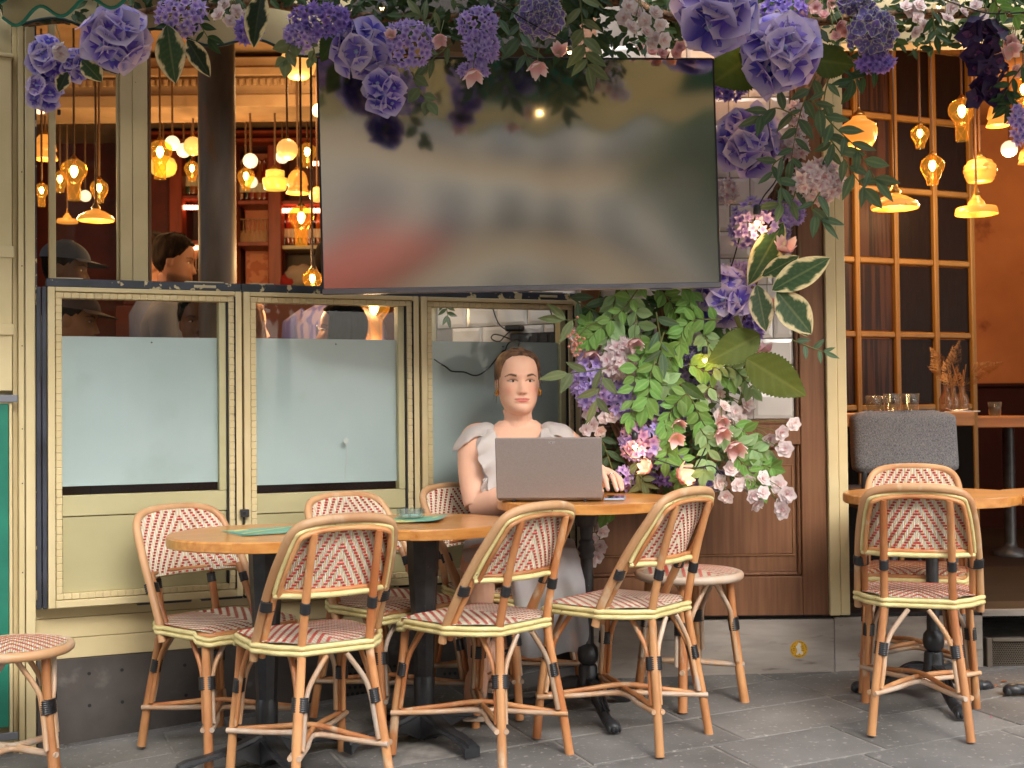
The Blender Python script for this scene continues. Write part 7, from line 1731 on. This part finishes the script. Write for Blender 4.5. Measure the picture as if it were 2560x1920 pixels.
cluster(2182, 80, 4.5, 58, 58, varieg_f, 22, 40, 'two toned purple and cream hydrangea above the doorway', 'hydrangea', VC, .8, .2, 'hydrangea_head')
cluster(2140, 8, 4.5, 40, 18, varieg_f, 20, 18, 'two toned hydrangea cut by the top edge above the doorway', 'hydrangea', VC, .8, .2, 'hydrangea_head')
cluster(1728, 892, 4.7, 34, 26, varieg_f, 22, 18, 'small two toned hydrangea near the warm bulb', 'hydrangea', VC, .8, .2, 'hydrangea_head')
cluster(1662, 1035, 4.66, 50, 28, varieg_f, 25, 20, 'small two toned hydrangea in the middle of the leaves', 'hydrangea', VC, .8, .2, 'hydrangea_head')
cluster(1765, 1196, 4.66, 36, 26, varieg_f, 25, 14, 'small two toned hydrangea over the chair top', 'hydrangea', VC, .8, .2, 'hydrangea_head')
cluster(2452, 100, 4.35, 40, 46, orchid_f, 38, 8, 'dark purple orchid spray at upper right, top flowers', 'orchid', 'dark orchids', .6, .0, 'orchid_spray')
cluster(2460, 180, 4.35, 44, 40, orchid_f, 36, 7, 'dark purple orchid spray at upper right, middle flowers', 'orchid', 'dark orchids', .6, .0, 'orchid_spray')
cluster(2470, 240, 4.35, 36, 30, orchid_f, 34, 5, 'dark purple orchid spray at upper right, lowest flowers', 'orchid', 'dark orchids', .6, .0, 'orchid_spray')
def bud(px, py, D, fs, label, up_=.2, sx=0):
    c = P(px, py, D); k = D/FPX; o = empty('pink_flower', label, 'flower', c, 0, 'pink cup flowers'); d = Vector((sx, -.35, up_)).normalized()
    inst('petals', random.choice(bud_f), o, d.to_track_quat('Z', 'Y').to_matrix().to_4x4() @ Matrix.Scale(fs*k, 4))
    b = MB(); b.tube(crom([Vector((0, 0, 0)), -d*.03, -d*.05+Vector((.01, .03, .05))], 4), .0016, 4); b.build('stem', stem_g, o); return o
for a in ((1184, 178, 4.1, 30, 'pink flower hanging just inside the screen top, left', -.9), (1345, 160, 4.1, 30, 'pink flower hanging just inside the screen top, middle', -.9), (1398, 132, 4.12, 24, 'pink flower above the screen edge near a bulb', .1), (1100, 96, 4.1, 22, 'small pink bud on the lilac cluster left of centre', -.3), (978, 90, 4.08, 18, 'peach bud on the hydrangea at the screen corner', .1),
          (2004, 658, 4.62, 30, 'pink flower on the variegated leaves, upper', -.4), (1962, 628, 4.64, 32, 'pink flower above the variegated leaves', .4), (1984, 690, 4.62, 18, 'small pink flower on the biggest variegated leaf', -.5), (1920, 748, 4.60, 28, 'pink flower on the left variegated leaf', -.6),
          (1588, 850, 4.58, 26, 'pink and white bud in the green leaves near the screen', -.7), (1478, 880, 4.64, 28, 'pink closed bud against the window frame', -.8), (1650, 905, 4.66, 24, 'pink bud deep in the leaves', .1), (1806, 1050, 4.58, 22, 'pink flower at right, upper of two', -.3), (1806, 1075, 4.57, 26, 'pink flower at right, lower of two', -.4),
          (1838, 1112, 4.56, 32, 'broad pink flower at the right of the leaves', -.4), (1696, 1192, 4.56, 34, 'pink flower near the lowest bulb', .2, .5), (1622, 1172, 4.56, 26, 'pink open flower near the cable', .3, -.5), (1696, 1055, 4.6, 22, 'pink bud in the lower leaves, upper', -.3), (1690, 1092, 4.59, 24, 'white pink bud in the lower leaves', -.2), (1880, 885, 4.72, 24, 'pink flower between the big leaves', .4), (1912, 878, 4.72, 22, 'pink flower right of the big stem', .5), (2525, 122, 4.3, 26, 'pink flower near the right edge', -.2)):
    bud(*a)
# leaves
EG = 'grey green eucalyptus sprays'
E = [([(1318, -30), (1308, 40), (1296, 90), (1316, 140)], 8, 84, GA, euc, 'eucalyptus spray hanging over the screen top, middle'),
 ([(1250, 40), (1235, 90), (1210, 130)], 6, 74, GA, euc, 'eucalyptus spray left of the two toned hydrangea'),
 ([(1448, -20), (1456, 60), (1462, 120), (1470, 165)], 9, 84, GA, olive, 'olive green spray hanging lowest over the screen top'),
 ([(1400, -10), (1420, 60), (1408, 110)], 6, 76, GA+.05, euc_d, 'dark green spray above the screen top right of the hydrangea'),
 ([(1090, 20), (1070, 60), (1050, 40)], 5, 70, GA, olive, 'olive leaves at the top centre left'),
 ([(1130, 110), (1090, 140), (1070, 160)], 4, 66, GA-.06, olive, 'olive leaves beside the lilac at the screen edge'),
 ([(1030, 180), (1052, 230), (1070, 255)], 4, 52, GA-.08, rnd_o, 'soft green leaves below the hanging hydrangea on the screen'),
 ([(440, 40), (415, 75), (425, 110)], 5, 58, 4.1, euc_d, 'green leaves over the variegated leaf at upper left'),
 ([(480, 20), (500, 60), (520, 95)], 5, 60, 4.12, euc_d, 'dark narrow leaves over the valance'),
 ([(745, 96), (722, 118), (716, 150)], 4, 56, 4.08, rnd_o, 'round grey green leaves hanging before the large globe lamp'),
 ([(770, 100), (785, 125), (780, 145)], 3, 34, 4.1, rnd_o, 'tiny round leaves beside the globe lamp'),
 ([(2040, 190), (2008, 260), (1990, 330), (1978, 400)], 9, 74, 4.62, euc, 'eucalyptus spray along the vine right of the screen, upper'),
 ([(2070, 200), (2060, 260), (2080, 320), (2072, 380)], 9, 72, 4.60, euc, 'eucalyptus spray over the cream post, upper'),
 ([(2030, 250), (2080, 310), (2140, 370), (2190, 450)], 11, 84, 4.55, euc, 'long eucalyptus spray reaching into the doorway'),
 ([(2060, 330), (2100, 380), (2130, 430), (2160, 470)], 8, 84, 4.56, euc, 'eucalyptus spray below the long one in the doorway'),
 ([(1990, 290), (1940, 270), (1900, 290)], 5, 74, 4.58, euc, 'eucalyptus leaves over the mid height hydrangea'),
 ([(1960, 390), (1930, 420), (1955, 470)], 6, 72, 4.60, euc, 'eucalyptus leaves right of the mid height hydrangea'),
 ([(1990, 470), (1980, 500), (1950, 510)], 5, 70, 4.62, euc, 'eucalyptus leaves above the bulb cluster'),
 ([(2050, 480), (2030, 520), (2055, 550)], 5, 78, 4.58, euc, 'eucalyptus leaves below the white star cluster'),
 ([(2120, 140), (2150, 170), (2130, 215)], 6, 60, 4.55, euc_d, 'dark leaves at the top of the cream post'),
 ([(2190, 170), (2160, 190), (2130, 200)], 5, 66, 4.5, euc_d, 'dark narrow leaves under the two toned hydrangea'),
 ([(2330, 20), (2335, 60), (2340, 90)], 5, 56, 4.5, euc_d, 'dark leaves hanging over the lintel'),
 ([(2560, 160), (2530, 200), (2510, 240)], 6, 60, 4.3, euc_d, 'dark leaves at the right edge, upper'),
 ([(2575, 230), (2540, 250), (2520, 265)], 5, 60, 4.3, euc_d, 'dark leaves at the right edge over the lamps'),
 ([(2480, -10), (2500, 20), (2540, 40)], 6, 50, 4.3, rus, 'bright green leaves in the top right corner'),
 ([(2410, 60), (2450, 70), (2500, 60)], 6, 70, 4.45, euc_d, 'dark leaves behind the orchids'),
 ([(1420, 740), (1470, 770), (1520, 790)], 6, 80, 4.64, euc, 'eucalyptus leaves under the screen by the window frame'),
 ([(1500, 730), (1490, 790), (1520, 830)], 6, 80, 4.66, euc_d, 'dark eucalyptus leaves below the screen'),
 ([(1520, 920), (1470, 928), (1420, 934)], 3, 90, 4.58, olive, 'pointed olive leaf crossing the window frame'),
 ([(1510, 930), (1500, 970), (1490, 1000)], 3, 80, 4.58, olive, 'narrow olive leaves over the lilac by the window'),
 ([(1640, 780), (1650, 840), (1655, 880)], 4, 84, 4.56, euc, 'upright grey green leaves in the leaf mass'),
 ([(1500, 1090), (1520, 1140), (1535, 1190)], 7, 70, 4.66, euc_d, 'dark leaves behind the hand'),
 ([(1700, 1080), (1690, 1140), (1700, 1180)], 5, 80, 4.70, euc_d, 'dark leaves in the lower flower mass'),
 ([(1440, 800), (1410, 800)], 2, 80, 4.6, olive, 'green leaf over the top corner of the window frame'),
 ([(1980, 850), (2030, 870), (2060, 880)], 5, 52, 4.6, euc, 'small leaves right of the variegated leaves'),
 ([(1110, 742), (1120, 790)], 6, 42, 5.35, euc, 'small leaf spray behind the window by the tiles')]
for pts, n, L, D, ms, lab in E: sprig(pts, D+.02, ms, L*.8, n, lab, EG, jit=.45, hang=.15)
RG = 'bright green leaf sprays'
Rp = [([(1610, 700), (1560, 770), (1500, 820), (1470, 850)], 7, 52, 4.58, rus), ([(1560, 715), (1585, 770), (1600, 840), (1610, 880)], 7, 54, 4.6, rus_p), ([(1540, 730), (1530, 790), (1520, 850)], 6, 54, 4.6, rus_p), ([(1640, 850), (1600, 900), (1585, 960), (1578, 1040)], 8, 54, 4.56, rus),
 ([(1660, 830), (1628, 930), (1622, 980), (1612, 1020)], 6, 58, 4.54, rus), ([(1650, 880), (1640, 940), (1660, 960)], 5, 58, 4.57, rus_p), ([(1800, 800), (1740, 800), (1710, 820), (1700, 860)], 7, 54, 4.58, rus), ([(1700, 720), (1730, 730), (1720, 770)], 5, 56, 4.6, rus), ([(1640, 715), (1680, 760), (1700, 820)], 6, 52, 4.64, rus),
 ([(1760, 830), (1770, 860), (1780, 880)], 5, 44, 4.6, rus_p), ([(1690, 880), (1670, 920), (1690, 970)], 6, 48, 4.6, rus), ([(1720, 910), (1770, 930), (1830, 950)], 6, 48, 4.6, rus), ([(1780, 920), (1830, 920), (1880, 970)], 7, 48, 4.58, rus_p), ([(1720, 980), (1690, 1010), (1670, 1050), (1680, 1100)], 7, 52, 4.56, rus),
 ([(1730, 1000), (1760, 1060), (1790, 1090)], 6, 54, 4.57, rus), ([(1750, 1070), (1770, 1110), (1760, 1180)], 6, 46, 4.55, rus_p), ([(1790, 1070), (1850, 1110), (1900, 1130)], 6, 54, 4.55, rus_p), ([(1830, 1060), (1870, 1090), (1880, 1130)], 5, 54, 4.56, rus), ([(1840, 1140), (1875, 1180), (1900, 1220)], 6, 48, 4.55, rus),
 ([(1660, 1050), (1670, 1100), (1665, 1150)], 6, 50, 4.56, rus), ([(1690, 1130), (1710, 1160), (1700, 1200)], 5, 44, 4.57, rus), ([(1560, 1180), (1600, 1190), (1610, 1210)], 4, 50, 4.6, olive), ([(1490, 860), (1490, 830), (1470, 810)], 5, 46, 4.62, rus), ([(1780, 960), (1740, 1010), (1750, 1040)], 5, 50, 4.6, rus_p), ([(1900, 1160), (1930, 1170)], 3, 42, 4.56, rus), ([(1540, 1270), (1510, 1285)], 2, 44, 4.6, rus)]
rl = ['under the screen by the window', 'under the screen, pale', 'near the window frame, pale', 'hanging long beside the lilac', 'hanging in front, centre', 'behind the centre one, pale', 'below the violet hydrangea', 'just under the screen edge', 'behind the screen edge', 'near the big stem, pale', 'beside the warm bulb', 'above the rail, inner', 'at the tile edge, pale', 'low in the centre', 'low and right of centre', 'lowest in the centre, pale', 'reaching right over the rail, pale', 'at the right end', 'drooping right over the panel', 'above the two toned hydrangea', 'over the lowest bulb', 'olive, next to the hand', 'at the left top of the leaf mass', 'behind the pink flowers, pale', 'at the blossom twig', 'below the table edge']
for (pts, n, L, D, ms), lab in zip(Rp, rl): sprig(pts, D+.04, ms, L*.84, n, ('pale green' if ms is rus_p else 'bright green')+' leaf spray '+lab, RG, 'pair', spread=1.0, jit=.4, hang=.1)
VG = 'cream edged variegated leaves'
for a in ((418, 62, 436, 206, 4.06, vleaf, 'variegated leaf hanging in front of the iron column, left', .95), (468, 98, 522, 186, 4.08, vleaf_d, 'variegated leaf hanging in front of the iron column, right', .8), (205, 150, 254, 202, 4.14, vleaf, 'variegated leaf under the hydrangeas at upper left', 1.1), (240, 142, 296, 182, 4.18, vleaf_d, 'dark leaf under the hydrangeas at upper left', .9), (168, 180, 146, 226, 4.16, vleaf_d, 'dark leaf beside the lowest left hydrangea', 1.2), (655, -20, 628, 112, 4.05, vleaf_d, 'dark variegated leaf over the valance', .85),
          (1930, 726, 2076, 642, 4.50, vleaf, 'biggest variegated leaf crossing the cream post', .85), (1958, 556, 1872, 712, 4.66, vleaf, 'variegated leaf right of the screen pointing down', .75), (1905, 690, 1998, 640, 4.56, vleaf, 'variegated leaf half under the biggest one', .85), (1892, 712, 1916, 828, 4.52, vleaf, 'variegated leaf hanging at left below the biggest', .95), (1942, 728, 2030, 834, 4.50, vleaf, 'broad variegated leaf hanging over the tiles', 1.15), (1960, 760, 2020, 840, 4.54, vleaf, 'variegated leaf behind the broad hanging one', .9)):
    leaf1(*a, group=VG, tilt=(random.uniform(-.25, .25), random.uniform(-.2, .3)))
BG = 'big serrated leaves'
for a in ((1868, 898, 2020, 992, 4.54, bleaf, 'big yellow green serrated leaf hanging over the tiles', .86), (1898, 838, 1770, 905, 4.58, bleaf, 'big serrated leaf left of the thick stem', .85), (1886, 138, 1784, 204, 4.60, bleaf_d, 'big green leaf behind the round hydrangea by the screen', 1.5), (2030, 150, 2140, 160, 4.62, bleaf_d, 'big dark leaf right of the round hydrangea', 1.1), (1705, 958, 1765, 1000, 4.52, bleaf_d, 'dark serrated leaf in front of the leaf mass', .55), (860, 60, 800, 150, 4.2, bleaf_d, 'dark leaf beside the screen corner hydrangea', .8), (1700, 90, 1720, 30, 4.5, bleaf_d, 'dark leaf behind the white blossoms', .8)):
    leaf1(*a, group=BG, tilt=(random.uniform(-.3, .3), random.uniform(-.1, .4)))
# dark filler leaves up in the shade of the awning: one mass nobody could count
b = MB(); cols = []
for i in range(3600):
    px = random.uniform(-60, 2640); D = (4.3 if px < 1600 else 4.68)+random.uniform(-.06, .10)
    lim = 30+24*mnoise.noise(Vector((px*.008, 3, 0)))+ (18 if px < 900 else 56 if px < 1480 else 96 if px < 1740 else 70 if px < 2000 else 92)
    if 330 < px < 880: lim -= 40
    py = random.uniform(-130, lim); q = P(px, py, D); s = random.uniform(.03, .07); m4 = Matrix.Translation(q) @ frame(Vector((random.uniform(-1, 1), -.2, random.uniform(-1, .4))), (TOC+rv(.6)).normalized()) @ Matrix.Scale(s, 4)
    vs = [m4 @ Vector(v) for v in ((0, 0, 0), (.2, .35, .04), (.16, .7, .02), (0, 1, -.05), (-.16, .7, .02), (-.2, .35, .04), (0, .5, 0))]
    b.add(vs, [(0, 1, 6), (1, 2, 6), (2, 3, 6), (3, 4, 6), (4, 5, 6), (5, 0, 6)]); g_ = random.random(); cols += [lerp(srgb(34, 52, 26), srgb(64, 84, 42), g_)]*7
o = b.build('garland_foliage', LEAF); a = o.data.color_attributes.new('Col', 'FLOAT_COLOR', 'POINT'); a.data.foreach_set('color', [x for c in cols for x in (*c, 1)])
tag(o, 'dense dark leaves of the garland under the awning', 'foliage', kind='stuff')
b = MB(); cols = []
for i in range(900):      # and behind the bright sprays of the column
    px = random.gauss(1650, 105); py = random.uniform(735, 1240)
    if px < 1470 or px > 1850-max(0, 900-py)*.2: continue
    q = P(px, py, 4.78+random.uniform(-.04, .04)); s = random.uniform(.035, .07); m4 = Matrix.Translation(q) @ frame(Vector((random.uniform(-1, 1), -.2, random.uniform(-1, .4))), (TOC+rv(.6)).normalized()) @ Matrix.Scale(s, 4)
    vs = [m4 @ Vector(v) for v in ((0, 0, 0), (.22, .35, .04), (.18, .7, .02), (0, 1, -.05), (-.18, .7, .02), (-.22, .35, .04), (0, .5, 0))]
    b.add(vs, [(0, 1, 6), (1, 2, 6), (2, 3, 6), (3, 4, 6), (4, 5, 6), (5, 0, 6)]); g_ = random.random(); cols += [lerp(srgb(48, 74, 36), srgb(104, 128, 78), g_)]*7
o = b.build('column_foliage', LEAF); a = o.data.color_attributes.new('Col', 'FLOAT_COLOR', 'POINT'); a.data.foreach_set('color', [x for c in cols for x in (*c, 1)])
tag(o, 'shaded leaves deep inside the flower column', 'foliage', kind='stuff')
# pepper berries by the window
bm_ = mat('pink_berry', srgb(214, 150, 130), srgb(196, 124, 106), rough=.4); pm_ = MB().sph((0, 0, 0), 1, 0, 7, 5).mesh('berry', bm_)
c = P(1440, 848, 4.58); o = empty('berry_spray', 'pink pepper berries hanging over the window frame corner', 'berries', c)
b = MB(); b.tube([P(1520, 790, 4.62)-c, P(1470, 815, 4.6)-c, Vector((0, 0, 0))], .0018, 4); b.build('stem', stem_g, o)
for i in range(34): inst('berry', pm_, o, Matrix.Translation(Vector((random.gauss(0, .016), random.uniform(-.02, .02), random.gauss(-.01, .028)))) @ Matrix.Scale(.0055, 4))
# vines and stems
def vine(pts, D, r_, label, mt=vine_m, D2=None, strands=4):
    w3 = crom([P(x, y, D+((D2 or D)-D)*i/(len(pts)-1)) for i, (x, y) in enumerate(pts)], 8); o = empty('vine_stem', label, 'vine', w3[0], 0, 'twisted vine stems'); o0 = w3[0]
    for k in range(strands):
        q = [p-o0+Vector((math.cos(i*.35+k*6.28/strands), math.sin(i*.35+k*6.28/strands)*.8, math.sin(i*.5+k)*.3))*r_*.75*(1 if strands > 1 else 0) for i, p in enumerate(w3)]
        b = MB(); b.tube(q, [r_*.62, r_*.5] if strands > 1 else [r_, r_*.8], 7); b.build('strand', mt, o)
vine([(2070, 170), (2010, 260), (1990, 350), (1975, 440), (1930, 520), (1905, 620), (1870, 720), (1850, 800)], 4.78, .026, 'thick twisted vine climbing right of the screen', strands=6)
vine([(1660, 720), (1655, 860), (1650, 1000), (1648, 1150), (1640, 1240)], 4.76, .018, 'twisted vine in the middle of the flower column', strands=4)
vine([(1480, 880), (1520, 1000), (1560, 1110), (1600, 1230)], 4.74, .018, 'twisted vine leaning behind the laptop', strands=5)
vine([(1840, 790), (1862, 860), (1862, 960), (1850, 1010)], 4.66, .011, 'thick smooth green stem of the big leaves', mat('thick_green_stem', srgb(110, 112, 52), srgb(90, 90, 44), rough=.5), strands=1)
vine([(1700, 960), (1740, 1020), (1790, 1100), (1860, 1160)], 4.62, .005, 'thin bare twig slanting to the lower right', stem_b, strands=1)
vine([(1560, 1060), (1590, 1150), (1595, 1230)], 4.66, .007, 'bare brown stem right of the laptop', stem_b, strands=2)
vine([(640, 5), (900, 40), (1100, 46), (1300, 20), (1560, 0)], 4.32, .022, 'horizontal twisted vine carrying the garland above the screen', strands=4)
vine([(1560, 0), (1760, 60), (1960, 60), (2200, 40), (2560, 30)], 4.66, .022, 'horizontal twisted vine carrying the garland above the doorway', strands=4)
vine([(60, 60), (260, 40), (460, 20), (700, 0)], 4.3, .018, 'horizontal twisted vine behind the left hydrangeas', strands=3)
# ------------------------------------------------------------------ string lights
bg_ = glass_mat('bulb_glass', (1, .95, .88), .02, 1.0, 1.45); fil = emit_mat('filament', (1, .66, .25), 26, (1, .8, .5)); fil_d = emit_mat('dim_filament', (1, .7, .35), 3, (1, .8, .5))
def sbulb(px, py, D, lit, label, rpx=17, e=0, down=True):
    c = P(px, py, D); r_ = rpx*D/FPX; o = empty('string_bulb', label, 'light bulb', c, 0, 'bulbs of the string lights')
    s = 1 if down else -1
    b = MB(); b.lathe([(0, -r_*s), (r_*.6, -r_*.82*s), (r_, -.1*r_*s), (r_*.86, .5*r_*s), (r_*.45, 1.15*r_*s)], 14, capb=False, capt=False); b.build('glass_bulb', bg_, o)
    b = MB(); b.tube([(-.3*r_, 0, .1*r_), (-.15*r_, 0, -.35*r_), (.0, 0, .05*r_), (.15*r_, 0, -.35*r_), (.3*r_, 0, .1*r_)], .09*r_ if lit else .05*r_, 5)
    if lit: b.sph((0, 0, -.1*r_), (.28*r_, .1*r_, .2*r_), 0, 8, 6)
    b.build('filament', fil if lit else fil_d, o)
    b = MB(); b.lathe([(r_*.5, 1.1*r_*s), (r_*.55, 1.3*r_*s), (r_*.5, 2.3*r_*s), (r_*.2, 2.5*r_*s)], 12); b.build('socket', blackp, o)
    if lit and e:
        ld = bpy.data.lights.new('bulb_light', 'POINT'); ld.energy = e; ld.color = (1, .6, .25); ld.shadow_soft_size = .012; lo = bpy.data.objects.new('bulb_light', ld); C.objects.link(lo); lo.parent = o; lo.location = (0, -.03, -.035*s)
sbulb(955, 20, 4.02, 0, 'unlit round bulb at the top left of the screen'); sbulb(2347, 16, 4.2, 0, 'unlit round bulb over the lintel at upper right'); sbulb(1424, 130, 4.12, 1, 'small lit bulb at the top edge of the screen', 13)
sbulb(1893, 556, 4.62, 1, 'lit bulb inside the lilac cluster right of the screen', 18, .2); sbulb(1762, 900, 4.60, 1, 'lit bulb glowing beside the big serrated leaf', 14, .08); sbulb(1587, 1116, 4.58, 1, 'lit bulb right of the laptop lid', 15, .15); sbulb(1722, 1206, 4.52, 1, 'lit bulb just above the right chair back', 15, .1, False)
# spiral filament lamp behind the hydrangea by the screen corner
c = P(1812, 125, 4.74); o = empty('spiral_lamp', 'glowing spiral filament lamp behind the leaf at the screen corner', 'lamp', c)
b = MB(); b.tube([(.012*math.cos(t*.9), .012*math.sin(t*.9), .055-.0032*t) for t in range(40)], .0028, 6); b.build('filament', emit_mat('spiral_glow', (1, .42, .08), 9, (1, .6, .2)), o)
b = MB(); b.lathe([(.0, -.085), (.022, -.07), (.026, 0), (.022, .06), (.014, .075)], 14, capb=False, capt=False); b.build('glass_bulb', bg_, o)
b = MB(); b.lathe([(.016, .072), (.018, .08), (.016, .12)], 12); b.build('socket', brass, o)
ld = bpy.data.lights.new('spiral_light', 'POINT'); ld.energy = .5; ld.color = (1, .5, .15); ld.shadow_soft_size = .03; lo = bpy.data.objects.new('spiral_light', ld); C.objects.link(lo); lo.parent = o; lo.location = (0, -.04, 0)
def wire(pts, D, label, D2=None):
    w3 = crom([P(x, y, D+((D2 or D)-D)*i/(len(pts)-1)) for i, (x, y) in enumerate(pts)], 8); b = MB(); b.tube(w3, .0028, 5); tag(b.build('light_cable', blackp), label, 'cable', 'cables of the string lights')
wire([(955, -8), (1040, -20), (1200, -10), (1330, 60), (1420, 108)], 4.06, 'black light cable along the garland above the screen', 4.12)
wire([(1965, 380), (1940, 450), (1910, 490), (1890, 530), (1885, 560)], 4.66, 'black light cable dropping to the bulb cluster')
wire([(1850, 590), (1830, 660), (1815, 690)], 4.74, 'black light cable beside the screen below the bulb cluster')
wire([(1598, 1030), (1597, 1080), (1590, 1100)], 4.6, 'black light cable above the bulb near the laptop')
wire([(1556, 1120), (1580, 1143), (1640, 1150), (1700, 1168), (1740, 1170), (1780, 1165), (1800, 1185)], 4.56, 'black light cable swagged low across the flowers')
wire([(1740, 1170), (1755, 1140), (1764, 1120)], 4.56, 'black light cable rising from the low swag')
wire([(2347, -5), (2420, 20), (2480, 34), (2570, 30)], 4.25, 'black light cable at the upper right')
# small litter on the pavement
lit = [mat('dry_leaf', srgb(150, 84, 40), rough=.8), mat('pink_petal', srgb(200, 90, 120), rough=.7)]
for (px, py, k, lab) in ((2510, 1708, 0, 'dry brown leaf on the pavement near the vent'), (2490, 1720, 0, 'second dry leaf fragment near the vent'), (2478, 1797, 1, 'tiny pink petal on the paving stones')):
    d = ray(px, py); t = 1.0
    for _ in range(12): t = (zg(d.x*t, d.y*t)-CAMZ)/d.z
    q = Vector((d.x*t, d.y*t, zg(d.x*t, d.y*t)+.004)); s_ = .012 if k == 0 else .005
    b = MB(); b.add([(-s_, 0, 0), (0, -s_*.6, .004), (s_, 0, .001), (.2*s_, s_*.7, .006), (-s_, 0, .0012), (0, -s_*.6, .0052), (s_, 0, .0022), (.2*s_, s_*.7, .0072)], [(3, 2, 1, 0), (4, 5, 6, 7), (0, 1, 5, 4), (1, 2, 6, 5), (2, 3, 7, 6), (3, 0, 4, 7)]); o = b.build('fallen_leaf' if k == 0 else 'fallen_petal', lit[k]); o.location = q; tag(o, lab, 'leaf' if k == 0 else 'petal')
